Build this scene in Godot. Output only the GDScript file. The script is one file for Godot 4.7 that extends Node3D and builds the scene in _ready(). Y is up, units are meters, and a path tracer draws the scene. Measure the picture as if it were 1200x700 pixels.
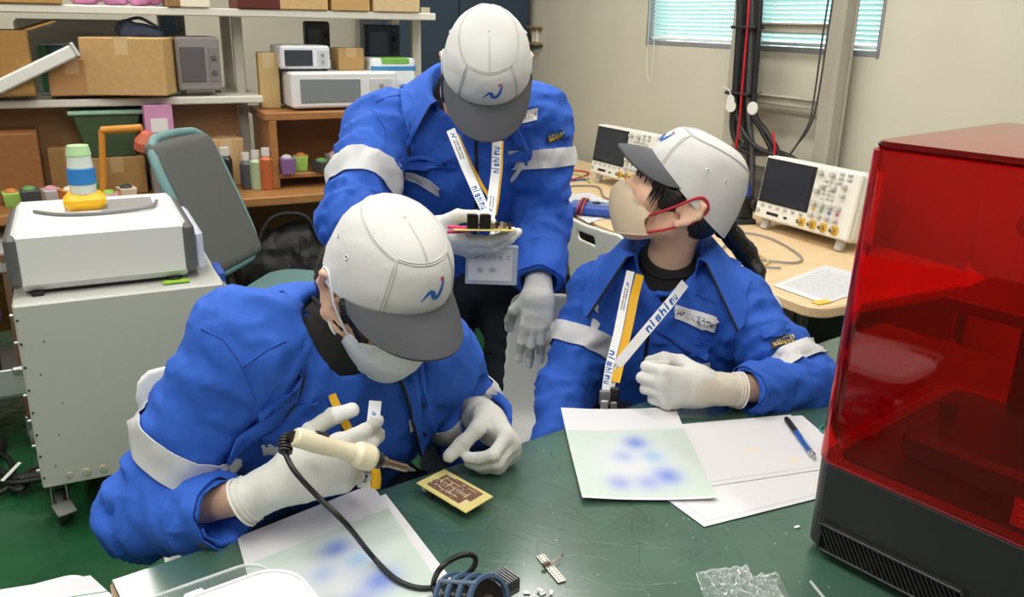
extends Node3D

const E0 := [0, 2, 4, 6, 0, 1, 4, 5, 0, 1, 2, 3]
const E1 := [1, 3, 5, 7, 2, 3, 6, 7, 4, 5, 6, 7]
const LAMP := 1.6

func _ready() -> void:
	# camera: 1.38 m up, looking a little down over the work table
	var cam := Camera3D.new()
	cam.name = "camera"
	add_child(cam)
	cam.position = Vector3(0, 1.38, 0)
	cam.rotation_degrees = Vector3(-18.06, 0, 1.15)
	cam.fov = 38.58
	cam.near = 0.05
	cam.current = true
	# daylight outside the blinds
	var sky := ProceduralSkyMaterial.new()
	sky.sky_top_color = rgb(190, 215, 235); sky.sky_horizon_color = rgb(232, 244, 246)
	sky.ground_bottom_color = rgb(150, 155, 150); sky.ground_horizon_color = rgb(220, 230, 228)
	sky.energy_multiplier = 1.0
	var env := Environment.new()
	env.background_mode = Environment.BG_SKY
	env.sky = Sky.new()
	env.sky.sky_material = sky
	env.background_energy_multiplier = 4.2
	env.tonemap_mode = Environment.TONE_MAPPER_LINEAR
	env.tonemap_exposure = 1.18
	env.sdfgi_enabled = true; env.ssao_enabled = true; env.ssil_enabled = true
	var we := WorldEnvironment.new()
	we.name = "world_environment"
	we.environment = env
	add_child(we)
	# ceiling fluorescent fittings: v, u, length along v
	for q in [[-0.1, 0.6, "over the near left end of the work table"], [-0.1, 2.2, "over the grey trolley"], [-0.1, 3.8, "over the left shelving"], [1.5, 1.4, "over the table's far right end"], [1.5, 3.0, "over the oscilloscope bench"], [-1.9, 1.4, "near the left wall, nearer of two"], [-1.9, 3.0, "near the left wall, farther of two"], [0.9, -0.6, "behind the camera on the right"], [-1.3, -0.9, "behind the camera on the left"]]:
		ceiling_lamp(q[0], q[1], q[2])
	build_room()
	build_bench()
	build_rack()
	build_table()
	build_printer()
	build_cart()
	build_clutter()
	build_chairs()
	build_people()
	build_small()

func ceiling_lamp(v: float, u: float, where: String) -> void:
	var o := thing("ceiling_lamp", "white fluorescent ceiling fitting " + where, "lamp", RM(v, 2.62, u), 27.0, "fluorescent ceiling fittings")
	part("housing", Mb.new().box(Vector3(0.3, 0.06, 1.25), 0.01, T(Vector3(0, 0.045, 0))), M(rgb(235, 235, 232), 0.5), o)
	var em := StandardMaterial3D.new()
	em.albedo_color = Color.WHITE
	em.emission_enabled = true
	em.emission = rgb(255, 252, 245)
	em.emission_energy_multiplier = 2.2
	for s in [-0.075, 0.075]:
		part("fluorescent_tube", Mb.new().cyl(0.016, 1.2, TE(Vector3(s, -0.004, 0), Vector3(90, 0, 0)), 12), em, o)
	var l := AreaLight3D.new()
	l.name = "tube_light"
	l.area_size = Vector2(0.24, 1.2)
	l.light_color = rgb(255, 251, 244)
	l.light_energy = LAMP
	l.shadow_enabled = true
	o.add_child(l, true)
	l.position = Vector3(0, -0.03, 0)
	l.rotation_degrees = Vector3(-90, 0, 0)

# ---------------------------------------------------------------- the room
func build_room() -> void:
	var yaw := Basis(Vector3.UP, deg_to_rad(27.0))
	# painted concrete floor: green with a slight orange peel
	var fm := mottled(StandardMaterial3D.new(), rgb(30, 76, 47), rgb(42, 92, 60), 0.012, 0.7, 4, true)
	fm.roughness = 0.24
	bumpy(fm, 0.05, 0.10, 0.7, 9, true)
	structure("floor", Mb.new().box(Vector3(7.2, 0.1, 9.0)), fm, Transform3D(yaw, RM(-0.9, -0.05, 1.0)))
	var wm := mottled(StandardMaterial3D.new(), rgb(198, 194, 177), rgb(205, 201, 185), 0.01, 0.6, 7, true)
	wm.roughness = 0.75
	var cm := M(rgb(226, 226, 220), 0.85)
	structure("ceiling", Mb.new().box(Vector3(7.2, 0.1, 9.0)), cm, Transform3D(yaw, RM(-0.9, 2.75, 1.0)))
	# window wall: solid below and above, piers beside the two openings
	var w := Mb.new()
	var V := 2.48
	var wall := func(u0: float, u1: float, y0: float, y1: float) -> void:
		w.box(Vector3(0.12, y1 - y0, u1 - u0), 0.0, Transform3D(yaw, RM(V, (y0 + y1) / 2, (u0 + u1) / 2)))
	wall.call(-3.5, 5.1, 0.0, 1.285)
	wall.call(-3.5, 5.1, 2.1, 2.7)
	wall.call(-3.5, 2.09, 1.285, 2.1)
	wall.call(2.74, 2.79, 1.285, 2.1)
	wall.call(3.43, 5.1, 1.285, 2.1)
	structure("wall_right", w, wm)
	structure("wall_far", Mb.new().box(Vector3(7.2, 2.7, 0.12)), wm, Transform3D(yaw, RM(-0.9, 1.35, 5.1)))
	structure("wall_left", Mb.new().box(Vector3(0.12, 2.7, 9.0)), wm, Transform3D(yaw, RM(-4.4, 1.35, 1.0)))
	structure("wall_near", Mb.new().box(Vector3(7.2, 2.7, 0.12)), wm, Transform3D(yaw, RM(-0.9, 1.35, -3.4)))
	window("window_1", 2.79, 3.43)
	window("window_2", 2.09, 2.74)
	# little catch on the wall beyond the standing man
	var hk := thing("wall_catch", "small wooden wall catch with a white plate beside the standing person's cap", "hook", RM(2.41, 1.3, 4.5), 27.0)
	part("plate", Mb.new().box(Vector3(0.02, 0.075, 0.06), 0.004, T(Vector3(0, 0, 0))), M(rgb(232, 228, 215), 0.5), hk)
	part("bar", Mb.new().box(Vector3(0.05, 0.012, 0.16), 0.003, T(Vector3(-0.02, -0.045, 0))), M(rgb(150, 120, 80), 0.6), hk)
	part("bar", Mb.new().box(Vector3(0.05, 0.012, 0.1), 0.003, T(Vector3(-0.02, 0.045, 0.02))), M(rgb(150, 120, 80), 0.6), hk)
	# steel locker at the end wall
	var lk := thing("steel_cabinet", "dark blue steel cabinet behind the standing person's shoulder", "cabinet", RM(1.95, 0, 4.75), 27.0)
	var lm := M(rgb(44, 62, 80), 0.4)
	part("body", Mb.new().box(Vector3(0.88, 1.8, 0.4), 0.01, T(Vector3(0, 0.9, 0))), lm, lk)
	for s in [-1.0, 1.0]:
		var d := part("door", Mb.new().box(Vector3(0.43, 1.72, 0.02), 0.006, T(Vector3(s * 0.217, 0.91, 0.212))), lm, lk)
		part("handle", Mb.new().box(Vector3(0.02, 0.12, 0.02), 0.005, T(Vector3(s * 0.05, 1.05, 0.232))), M(rgb(170, 172, 170), 0.3, 0.8), d)
		part("label_holder", Mb.new().box(Vector3(0.05, 0.035, 0.006), 0.002, T(Vector3(s * 0.2, 1.42, 0.225))), M(rgb(225, 215, 190), 0.5), d)

func window(called: String, u0: float, u1: float) -> void:
	var yaw := Basis(Vector3.UP, deg_to_rad(27.0))
	var x := Transform3D(yaw, RM(2.44, 1.285, (u0 + u1) / 2))
	var L := u1 - u0
	var al := M(rgb(152, 154, 158), 0.45, 0.3)
	var f := Mb.new()
	f.box(Vector3(0.07, 0.02, L), 0.003, T(Vector3(0.014, 0.01, 0)))
	f.box(Vector3(0.07, 0.02, L), 0.003, T(Vector3(0.014, 0.805, 0)))
	for s in [-1.0, 1.0]: f.box(Vector3(0.07, 0.815, 0.018), 0.003, T(Vector3(0.014, 0.4, s * (L / 2 - 0.009))))
	var win := structure(called, f, al, x)
	part("pane", Mb.new().box(Vector3(0.005, 0.75, L - 0.05), 0.0, T(Vector3(0.045, 0.405, 0))), clear(rgb(215, 238, 235), 0.06), win)
	var sm := M(rgb(216, 238, 234), 0.5)
	sm.backlight_enabled = true
	sm.backlight = rgb(232, 246, 243)
	var bl := part("blind_rail", Mb.new().box(Vector3(0.022, 0.014, L - 0.04), 0.003, T(Vector3(0.006, 0.03, 0))), M(rgb(225, 240, 238), 0.5), win)
	var sl := Mb.new().box(Vector3(0.021, 0.0012, L - 0.045)).mesh()
	for i in 44:
		part("slat", sl, sm, bl, TE(Vector3(0.006, 0.05 + i * 0.0165, 0), Vector3(0, 0, -38)))
	for s in [-0.3, 0.3]:
		part("ladder_cord", Mb.new().rod(Vector3(-0.007, 0.03, s * L), Vector3(-0.007, 0.78, s * L), 0.0012, 6), M(rgb(235, 240, 238), 0.6), bl)
	part("pull_cord", Mb.new().tube([Vector3(-0.045, 0.7, -L * 0.42), Vector3(-0.045, 0.1, -L * 0.42), Vector3(-0.05, -0.1, -L * 0.4), Vector3(-0.05, -0.15, -L * 0.36), Vector3(-0.05, -0.1, -L * 0.33), Vector3(-0.045, 0.6, -L * 0.37)], 0.0015, 6), M(rgb(225, 228, 222), 0.6), win)

# ---------------------------------------------------------------- bench by the window wall with its instruments
func wood(c0: Color, c1: Color, sd: int) -> StandardMaterial3D:
	var m := mottled(StandardMaterial3D.new(), c0, c1, 0.02, 1.0, sd)
	m.uv1_scale = Vector3(0.6, 6.0, 6.0)
	m.roughness = 0.45
	return m

func rounded(w: float, d: float, r: float, n := 6) -> PackedVector2Array:
	var p := PackedVector2Array()
	for q in [[1, 1, 0.0], [-1, 1, 90.0], [-1, -1, 180.0], [1, -1, 270.0]]:
		for i in n + 1:
			var a := deg_to_rad(q[2] + 90.0 * i / n)
			p.append(Vector2(q[0] * (w / 2 - r) + r * cos(a), q[1] * (d / 2 - r) + r * sin(a)))
	return p

func build_bench() -> void:
	var o := thing("bench", "long beige wood-topped bench along the window wall carrying the oscilloscopes", "table", RM(1.96, 0, 2.75), 27.0)
	var flat := Transform3D(Basis(Vector3.RIGHT, PI / 2), Vector3(0, 0.685, 0))
	part("bench_top", Mb.new().prism(rounded(0.7, 2.56, 0.06), 0.03, flat, 0.004), wood(rgb(222, 190, 146), rgb(235, 208, 168), 3), o)
	var st := M(rgb(60, 64, 66), 0.5, 0.3)
	for z in [-1.2, 0.0, 1.1]:
		for x in [-0.24, 0.3]:
			part("leg", Mb.new().box(Vector3(0.04, 0.67, 0.04), 0.004, T(Vector3(x, 0.335, z))), st, o)
	part("apron", Mb.new().box(Vector3(0.02, 0.08, 2.3), 0.003, T(Vector3(-0.24, 0.62, 0))), st, o)
	part("modesty_panel", Mb.new().box(Vector3(0.015, 0.5, 2.4), 0.003, T(Vector3(0.31, 0.4, 0))), M(rgb(70, 74, 74), 0.6), o)
	var s1 := oscilloscope(Vector3(0.897, 0.7, -2.752) + RM(0.05, 0, 0), -62.0)
	s1.scale = Vector3.ONE * 1.1
	s1.set_meta("label", "large benchtop oscilloscope nearest the red-covered machine, screen dark, four yellow inputs")
	copy(s1, "far benchtop oscilloscope half hidden behind the seated woman's cap brim", Vector3(0.385, 0.7, -3.60) + RM(0.06, 0, 0), -60.0)
	# smoked acrylic guard standing behind the nearer oscilloscope
	var gd := thing("acrylic_guard", "smoked clear acrylic guard standing behind the nearer oscilloscope", "guard", RM(2.29, 0.7, 2.3), 27.0)
	part("sheet", Mb.new().box(Vector3(0.004, 0.17, 0.5), 0.0, T(Vector3(0, 0.09, 0))), clear(rgb(45, 48, 56), 0.55, 0.1), gd)
	part("foot", Mb.new().box(Vector3(0.03, 0.012, 0.5), 0.003, T(Vector3(0, 0.006, 0))), M(rgb(40, 42, 46), 0.4), gd)
	var ad := thing("power_adaptor", "black power adaptor behind the seated woman's ponytail", "adaptor", Vector3(0.8307, 0.7, -3.0121), 10.0)
	part("body", Mb.new().box(Vector3(0.05, 0.085, 0.03), 0.006, T(Vector3(0, 0.06, 0))), M(rgb(22, 23, 26), 0.5), ad)
	part("foot", Mb.new().box(Vector3(0.07, 0.02, 0.05), 0.005, T(Vector3(0, 0.01, 0))), M(rgb(26, 28, 34), 0.5), ad)
	part("stem", Mb.new().rod(Vector3(0, 0.1, 0), Vector3(0, 0.14, 0), 0.012), M(rgb(40, 60, 150), 0.5), ad)
	part("plug", Mb.new().cyl(0.018, 0.03, TE(Vector3(0.02, 0.075, 0.02), Vector3(90, 0, 0)), 14, 0.004), M(rgb(30, 30, 32), 0.5), ad)
	# papers and leads
	paper("instruction_sheet", [Vector3(0.7134, 0.701, -2.2419), Vector3(0.9348, 0.701, -2.4641), Vector3(1.049, 0.701, -2.2888), Vector3(0.8026, 0.701, -2.0848)], "printed instruction sheet lying on the bench corner in front of the nearer oscilloscope", 1, 0.001)
	paper("instruction_sheet", [Vector3(0.1296, 0.701, -3.4023), Vector3(0.312, 0.701, -3.529), Vector3(0.4307, 0.701, -3.1871), Vector3(0.2666, 0.701, -2.9577)], "white printed sheet under the blue meter on the bench", 1, 0.001)
	tag(solo("sticky_note", Mb.new().box(Vector3(0.05, 0.001, 0.025)), M(rgb(235, 190, 60), 0.7), "", "", T(Vector3(0.8014, 0.7025, -2.1011), Basis(Vector3.UP, 0.5))), "small yellow sticky tab at the corner of the bench sheet", "note")
	meter()
	for q in [["grey", rgb(150, 150, 148), [Vector3(0.6191, 0.706, -2.5286), Vector3(0.7718, 0.706, -2.8273), Vector3(0.8608, 0.706, -2.7632), Vector3(0.8869, 0.706, -2.5491), Vector3(0.8408, 0.706, -2.4677), Vector3(0.7444, 0.706, -2.4891), Vector3(0.7007, 0.706, -2.4201), Vector3(0.785, 0.706, -2.408)], "thin grey lead looping on the bench before the nearer oscilloscope"],
			["tan", rgb(205, 180, 110), [Vector3(0.732, 0.705, -2.6233), Vector3(0.7644, 0.705, -2.5434), Vector3(0.7637, 0.705, -2.4655), Vector3(0.7097, 0.705, -2.397)], "short tan lead beside the grey loop on the bench"],
			["grey", rgb(120, 122, 124), [Vector3(0.1633, 0.706, -3.5626), Vector3(0.2551, 0.706, -3.6506), Vector3(0.3574, 0.706, -3.6418), Vector3(0.3653, 0.706, -3.4188), Vector3(0.4173, 0.706, -3.3892), Vector3(0.5046, 0.706, -3.505)], "grey probe lead curling behind the blue meter"],
			["red", rgb(185, 40, 70), [Vector3(0.1807, 0.706, -3.8086), Vector3(0.2656, 0.706, -3.8182), Vector3(0.348, 0.706, -3.9859), Vector3(0.28, 0.706, -4.0494), Vector3(0.2261, 0.706, -3.9482)], "red lead on the bench beside the far oscilloscope"],
			["blue", rgb(50, 70, 170), [Vector3(0.173, 0.706, -3.6219), Vector3(0.2235, 0.706, -3.7495), Vector3(0.3353, 0.706, -3.8262)], "blue lead on the bench beside the far oscilloscope"],
			["lime", rgb(170, 200, 70), [Vector3(0.1844, 0.706, -3.8976), Vector3(0.2446, 0.706, -3.9972), Vector3(0.3028, 0.706, -3.9113), Vector3(0.3361, 0.706, -3.7411)], "lime green lead on the bench beside the far oscilloscope"]]:
		solo("lead", Mb.new().tube(q[2], 0.0035, 8), M(q[1], 0.5), q[3], "cable")

func oscilloscope(at: Vector3, yaw: float) -> Node3D:
	var o := thing("oscilloscope", "", "oscilloscope", at, yaw)
	var tilt := Transform3D(Basis(Vector3.RIGHT, deg_to_rad(-9.0)), Vector3(0, 0.035, 0))
	var sh := M(rgb(222, 219, 208), 0.5)
	var gr := M(rgb(178, 178, 172), 0.5)
	var h := 0.2
	var body := part("case", Mb.new().box(Vector3(0.382, h, 0.1), 0.012, T(Vector3(0, h / 2, -0.06))).box(Vector3(0.34, h * 0.9, 0.05), 0.02, T(Vector3(0, h / 2, -0.125))), sh, o, tilt)
	part("front_bezel", Mb.new().box(Vector3(0.376, h - 0.006, 0.012), 0.005, T(Vector3(0, h / 2, -0.006))), M(rgb(232, 230, 222), 0.45), body)
	# screen with its dark surround
	part("screen_surround", Mb.new().box(Vector3(0.205, 0.137, 0.004), 0.0015, T(Vector3(-0.078, 0.122, 0.001))), M(rgb(38, 40, 44), 0.35), body)
	part("screen", Mb.new().box(Vector3(0.188, 0.12, 0.003), 0.001, T(Vector3(-0.078, 0.122, 0.003))), M(rgb(46, 50, 58), 0.12), body)
	for i in 6:
		part("softkey", Mb.new().box(Vector3(0.013, 0.007, 0.005), 0.0015, T(Vector3(-0.158 + i * 0.032, 0.045, 0.002))), gr, body)
	part("power_button", Mb.new().cyl(0.007, 0.006, TE(Vector3(-0.172, 0.026, 0.002), Vector3(90, 0, 0)), 14, 0.001), gr, body)
	part("drive_slot", Mb.new().box(Vector3(0.05, 0.009, 0.003), 0.001, T(Vector3(-0.11, 0.023, 0.0005))), M(rgb(30, 30, 32), 0.5), body)
	part("usb_port", Mb.new().box(Vector3(0.014, 0.007, 0.003), 0.001, T(Vector3(-0.055, 0.022, 0.0005))), M(rgb(35, 35, 38), 0.5), body)
	var km := M(rgb(196, 194, 186), 0.45)
	for k in [[0.045, 0.178, 0.0085], [0.088, 0.178, 0.008], [0.045, 0.125, 0.008], [0.062, 0.14, 0.007], [0.102, 0.14, 0.007], [0.14, 0.152, 0.008], [0.14, 0.126, 0.007],
			[0.045, 0.088, 0.0095], [0.075, 0.088, 0.0095], [0.105, 0.088, 0.0095], [0.135, 0.088, 0.0095], [0.045, 0.053, 0.007], [0.075, 0.053, 0.007], [0.105, 0.053, 0.007], [0.135, 0.053, 0.007]]:
		part("knob", Mb.new().cyl(k[2], 0.016, TE(Vector3(k[0], k[1], 0.008), Vector3(90, 0, 0)), 16, 0.002), km, body)
	for r in 5:
		for cidx in 3:
			part("button", Mb.new().box(Vector3(0.011, 0.006, 0.005), 0.0015, T(Vector3(0.068 + cidx * 0.018, 0.108 + r * 0.0125, 0.002))), gr if (r + cidx) % 3 else M(rgb(210, 214, 205), 0.5), body)
	for i in 5: part("button", Mb.new().box(Vector3(0.016, 0.007, 0.005), 0.0015, T(Vector3(0.118 + (i % 2) * 0.03, 0.186 - (i / 2) * 0.013, 0.002))), gr, body)
	for i in 4: part("channel_key", Mb.new().box(Vector3(0.012, 0.008, 0.005), 0.002, T(Vector3(0.045 + i * 0.03, 0.07, 0.002))), [M(rgb(225, 200, 90), 0.5), M(rgb(120, 190, 120), 0.5), M(rgb(110, 140, 210), 0.5), M(rgb(215, 110, 150), 0.5)][i], body)
	for i in 4:
		var px := 0.012 + i * 0.042
		part("input_surround", Mb.new().prism(rounded(0.028, 0.025, 0.008), 0.003, T(Vector3(px, 0.025, 0.001))), M(rgb(226, 176, 50), 0.45), body)
		part("input_socket", Mb.new().cyl(0.0065, 0.02, TE(Vector3(px, 0.025, 0.01), Vector3(90, 0, 0)), 14, 0.001), M(rgb(176, 168, 140), 0.25, 0.9), body)
	for s in [-0.15, 0.15]:
		part("front_foot", Mb.new().box(Vector3(0.026, 0.042, 0.02), 0.004, TE(Vector3(s, 0.0205, -0.022), Vector3(-20, 0, 0))), gr, o)
		part("rear_foot", Mb.new().box(Vector3(0.026, 0.02, 0.02), 0.004, T(Vector3(s, 0.0095, -0.145))), gr, o)
	return o

func meter() -> void:
	var at := Vector3(0.2941, 0.7, -3.1042)
	var o := thing("multimeter", "blue handheld meter box with red and black leads wound round it on the bench", "meter", at, -20.0)
	var bm := M(rgb(52, 84, 168), 0.45)
	part("case", Mb.new().box(Vector3(0.19, 0.035, 0.1), 0.008, T(Vector3(0, 0.024, 0))), bm, o)
	part("face", Mb.new().box(Vector3(0.165, 0.004, 0.075), 0.001, T(Vector3(0, 0.042, 0))), M(rgb(90, 110, 160), 0.4), o)
	part("dial", Mb.new().cyl(0.014, 0.008, T(Vector3(0.01, 0.046, 0)), 16, 0.002), M(rgb(40, 42, 50), 0.5), o)
	part("display", Mb.new().box(Vector3(0.05, 0.003, 0.035), 0.001, T(Vector3(0.055, 0.044, 0))), M(rgb(150, 165, 175), 0.2), o)
	for s in [-0.07, 0.07]: part("foot", Mb.new().box(Vector3(0.03, 0.008, 0.09), 0.002, T(Vector3(s, 0.004, 0))), bm, o)
	for i in 3:
		var pts := []
		for k in 13:
			var a := TAU * k / 12.0
			pts.append(Vector3(-0.045 + i * 0.008 + sin(a * 2) * 0.004, 0.027 + cos(a) * 0.03, sin(a) * 0.062))
		solo("test_lead", Mb.new().tube(pts, 0.003, 8), M([rgb(205, 45, 45), rgb(28, 28, 30), rgb(215, 60, 55)][i], 0.4), ["red test lead turn at the left of the blue meter", "black test lead turn between the red ones on the blue meter", "red test lead turn nearest the dial of the blue meter"][i], "cable", o.transform)

# a sheet of paper lying flat: q holds its corners; kind 0 plain, 1 printed lines, 2 with a soft blue diagram
var sheet_mats := {}
func paper(called: String, q: Array, label: String, kind: int, lift := 0.001, bend := 0.0, group := "") -> MeshInstance3D:
	var g := []
	var rn := FastNoiseLite.new()
	rn.seed = int(absf(q[0].x) * 1000); rn.frequency = 6.0
	for i in 13:
		var row := []
		for j in 13:
			var s := j / 12.0
			var t := i / 12.0
			var p: Vector3 = q[0].lerp(q[1], s).lerp(q[3].lerp(q[2], s), t)
			p.y += lift + bend * (0.5 + 0.5 * rn.get_noise_2d(p.x, p.z)) * (pow(absf(s - 0.5) * 2, 3) + pow(absf(t - 0.5) * 2, 3)) * 0.5
			row.append(p)
		g.append(row)
	var m := Mb.new().grid(g, 0.0004, true)
	if not sheet_mats.has(kind):
		var im := blank(256, 362, rgb(214, 214, 219))
		if kind == 1:
			var r := RandomNumberGenerator.new()
			r.seed = 5
			for k in 30:
				var y := 40 + k * 10
				var x := 28
				while x < 190 + r.randi() % 40:
					var l := 4 + r.randi() % 16
					im.fill_rect(Rect2i(x, y, l, 3), rgb(150, 150, 155))
					x += l + 4
			for k in 3: im.fill_rect(Rect2i(150, 60 + k * 70, 60, 40), rgb(205, 206, 210))
		elif kind == 2:
			im.fill_rect(Rect2i(0, 96, 256, 266), rgb(188, 203, 194))
			blob(im, 128, 225, 110, 120, Color(0.81, 0.82, 0.845, 1.0), 1.3)
			for b in [[140, 150, 34, 0.42, 0.50, 0.80], [105, 205, 30, 0.62, 0.68, 0.82], [165, 205, 32, 0.58, 0.70, 0.84], [80, 305, 32, 0.56, 0.60, 0.82], [135, 305, 32, 0.60, 0.62, 0.83], [180, 280, 38, 0.42, 0.50, 0.82]]:
				blob(im, b[0], b[1], b[2], b[2] * 1.1, Color(b[3], b[4], b[5], 0.85), 0.8)
			im.fill_rect(Rect2i(0, 355, 256, 7), rgb(216, 216, 220))
		elif kind == 3:
			for k in 2: im.fill_rect(Rect2i(8, 340 + k * 4, 240, 1), rgb(150, 160, 170))
			im.fill_rect(Rect2i(12, 8, 1, 340), rgb(175, 180, 190))
			for b in [[60, 120], [150, 200], [190, 290]]: blob(im, b[0], b[1], 12, 10, Color(0.96, 0.85, 0.6, 0.8), 0.8)
		elif kind == 4:
			im.fill_rect(Rect2i(120, 170, 136, 192), rgb(70, 150, 95))
			im.fill_rect(Rect2i(130, 180, 126, 182), rgb(240, 244, 240))
			im.fill_rect(Rect2i(150, 200, 60, 6), rgb(120, 130, 125))
		sheet_mats[kind] = printed(im, 0.75)
	return solo(called, m, sheet_mats[kind], label, "paper", Transform3D(), group)

# ---------------------------------------------------------------- cable rack on the window wall
func build_rack() -> void:
	var yaw := Basis(Vector3.UP, deg_to_rad(27.0))
	var pm := M(rgb(176, 172, 158), 0.5, 0.1)
	var o := thing("cable_rack", "beige steel cable ladder of two posts with crossbars on the window wall", "rack", RM(2.37, 0, 2.44), 27.0)
	for u in [2.70, 2.212]:
		var m := Mb.new().box(Vector3(0.05, 2.69, 0.07), 0.006, T(Vector3(-0.015, 1.345, 2.44 - u)))
		m.box(Vector3(0.012, 2.69, 0.085), 0.003, T(Vector3(0.012, 1.345, 2.44 - u)))
		part("post", m, pm, o)
	for y in [0.45, 0.78, 1.113, 1.37, 1.66, 1.95, 2.25]:
		var m := Mb.new().box(Vector3(0.03, 0.034, 0.42), 0.004, T(Vector3(-0.005, y, -0.005)))
		m.box(Vector3(0.045, 0.008, 0.42), 0.002, T(Vector3(-0.008, y + 0.017, -0.005)))
		part("crossbar", m, pm, o)
	# the bundle of cables: they drop between the posts and fan out behind the instruments
	var bk := M(rgb(30, 31, 34), 0.45)
	var paths := [
		[[2.697, 1.591], [2.669, 1.408], [2.653, 1.141], [2.646, 0.994], [2.588, 0.935], [2.471, 0.925], [2.369, 0.933], [2.267, 0.911], [2.212, 0.879]],
		[[2.651, 1.589], [2.628, 1.408], [2.610, 1.135], [2.619, 0.998], [2.580, 0.930], [2.509, 0.914], [2.331, 0.933], [2.222, 0.906]],
		[[2.650, 1.590], [2.622, 1.378], [2.603, 1.128], [2.584, 1.001], [2.538, 0.892], [2.520, 0.712]],
		[[2.602, 1.587], [2.574, 1.378], [2.554, 1.126], [2.536, 1.039], [2.498, 0.915], [2.477, 0.722]],
		[[2.588, 1.587], [2.565, 1.379], [2.553, 1.126], [2.545, 1.070], [2.468, 0.999], [2.414, 0.943], [2.384, 0.868], [2.373, 0.741]],
		[[2.549, 1.584], [2.530, 1.379], [2.518, 1.129], [2.503, 1.059], [2.414, 0.990], [2.354, 0.920], [2.331, 0.750]],
		[[2.647, 1.588], [2.620, 1.378], [2.609, 1.145], [2.583, 1.035], [2.479, 0.951], [2.322, 0.922], [2.260, 0.901], [2.221, 0.773]]]
	var vs := [2.305, 2.29, 2.31, 2.288, 2.30, 2.285, 2.275]
	for k in paths.size():
		var pts := []
		for q in paths[k]: pts.append(RM(vs[k], q[1], q[0]))
		solo("black_cable", Mb.new().tube(pts, [0.011, 0.009, 0.011, 0.010, 0.011, 0.009, 0.008][k], 10), bk if k != 3 else M(rgb(70, 72, 76), 0.45), ["black cable leftmost of the rack bundle, sweeping right behind the oscilloscope", "second black cable from the left of the rack bundle", "straight black cable dropping behind the seated woman's cap", "dark grey cable dropping straight from the middle of the rack bundle", "black cable with the white disc tag, curving right", "rightmost black cable of the rack bundle", "thin black cable in front of the bundle, bending right low down"][k], "cable")
	for k in 2:
		var pr: Array = [[[2.588, 1.585], [2.575, 1.378], [2.569, 1.126], [2.565, 1.005], [2.575, 0.873], [2.570, 0.705]], [[2.386, 1.010], [2.366, 0.966], [2.364, 0.904], [2.387, 0.821], [2.397, 0.739]]][k]
		var pts := []
		for q in pr: pts.append(RM(2.268, q[1], q[0]))
		solo("red_cable", Mb.new().tube(pts, 0.0048, 8), M(rgb(190, 28, 48), 0.4), ["long thin red cable in front of the black bundle on the rack", "short thin red cable hanging behind the nearer oscilloscope's left edge"][k], "cable")
	for k in 2:
		var pr: Array = [[[2.205, 1.570], [2.212, 1.356], [2.220, 1.136], [2.243, 1.040], [2.296, 0.968], [2.338, 0.912]], [[2.213, 1.571], [2.223, 1.356], [2.227, 1.136], [2.237, 1.056], [2.281, 0.976], [2.318, 0.922]]][k]
		var pts := []
		for q in pr: pts.append(RM(2.3 - k * 0.01, q[1], q[0]))
		solo("grey_cable", Mb.new().tube(pts, 0.0035, 8), M(rgb(70, 70, 72), 0.5), ["thin grey cord hanging on the left beside the right rack post", "thin grey cord hanging on the right beside the right rack post"][k], "cable")
	for y in [1.372, 1.13]:
		var c := RM(2.29, y, 2.6)
		solo("cable_tie", Mb.new().box(Vector3(0.055, 0.012, 0.135), 0.005), M(rgb(24, 24, 26), 0.5), ["black tie round the cable bundle at the upper crossbar", "black tie round the cable bundle at the lower crossbar"][0 if y > 1.2 else 1], "tie", Transform3D(yaw, c))
	var wt := M(rgb(222, 222, 218), 0.5)
	var tg := thing("cable_tag", "cluster of white oval tags tied to the left of the cable bundle", "tag", Vector3(0.8226, 1.1031, -3.3526), 27.0)
	for q in [[0, 0, 0], [0.012, -0.02, 20], [-0.01, -0.012, -25]]:
		part("oval", Mb.new().cyl(0.022, 0.005, TE(Vector3(-q[0] * 0.5, q[1], q[0]), Vector3(0, q[2], 90)), 18, 0.001), wt, tg)
	part("wire", Mb.new().tube([Vector3(0, 0.02, 0), Vector3(0.01, 0.04, -0.03), Vector3(0.015, 0.045, -0.07)], 0.002, 6), wt, tg)
	var t2 := thing("cable_tag", "single white disc tag hanging at the right of the cable bundle", "tag", Vector3(0.878, 1.0868, -3.2328), 27.0)
	part("disc", Mb.new().cyl(0.024, 0.005, TE(Vector3.ZERO, Vector3(0, 10, 90)), 20, 0.001), wt, t2)
	part("wire", Mb.new().tube([Vector3(0, 0.022, 0), Vector3(0.01, 0.05, 0), Vector3(0.02, 0.06, 0.02)], 0.002, 6), M(rgb(40, 40, 42), 0.5), t2)

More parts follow.
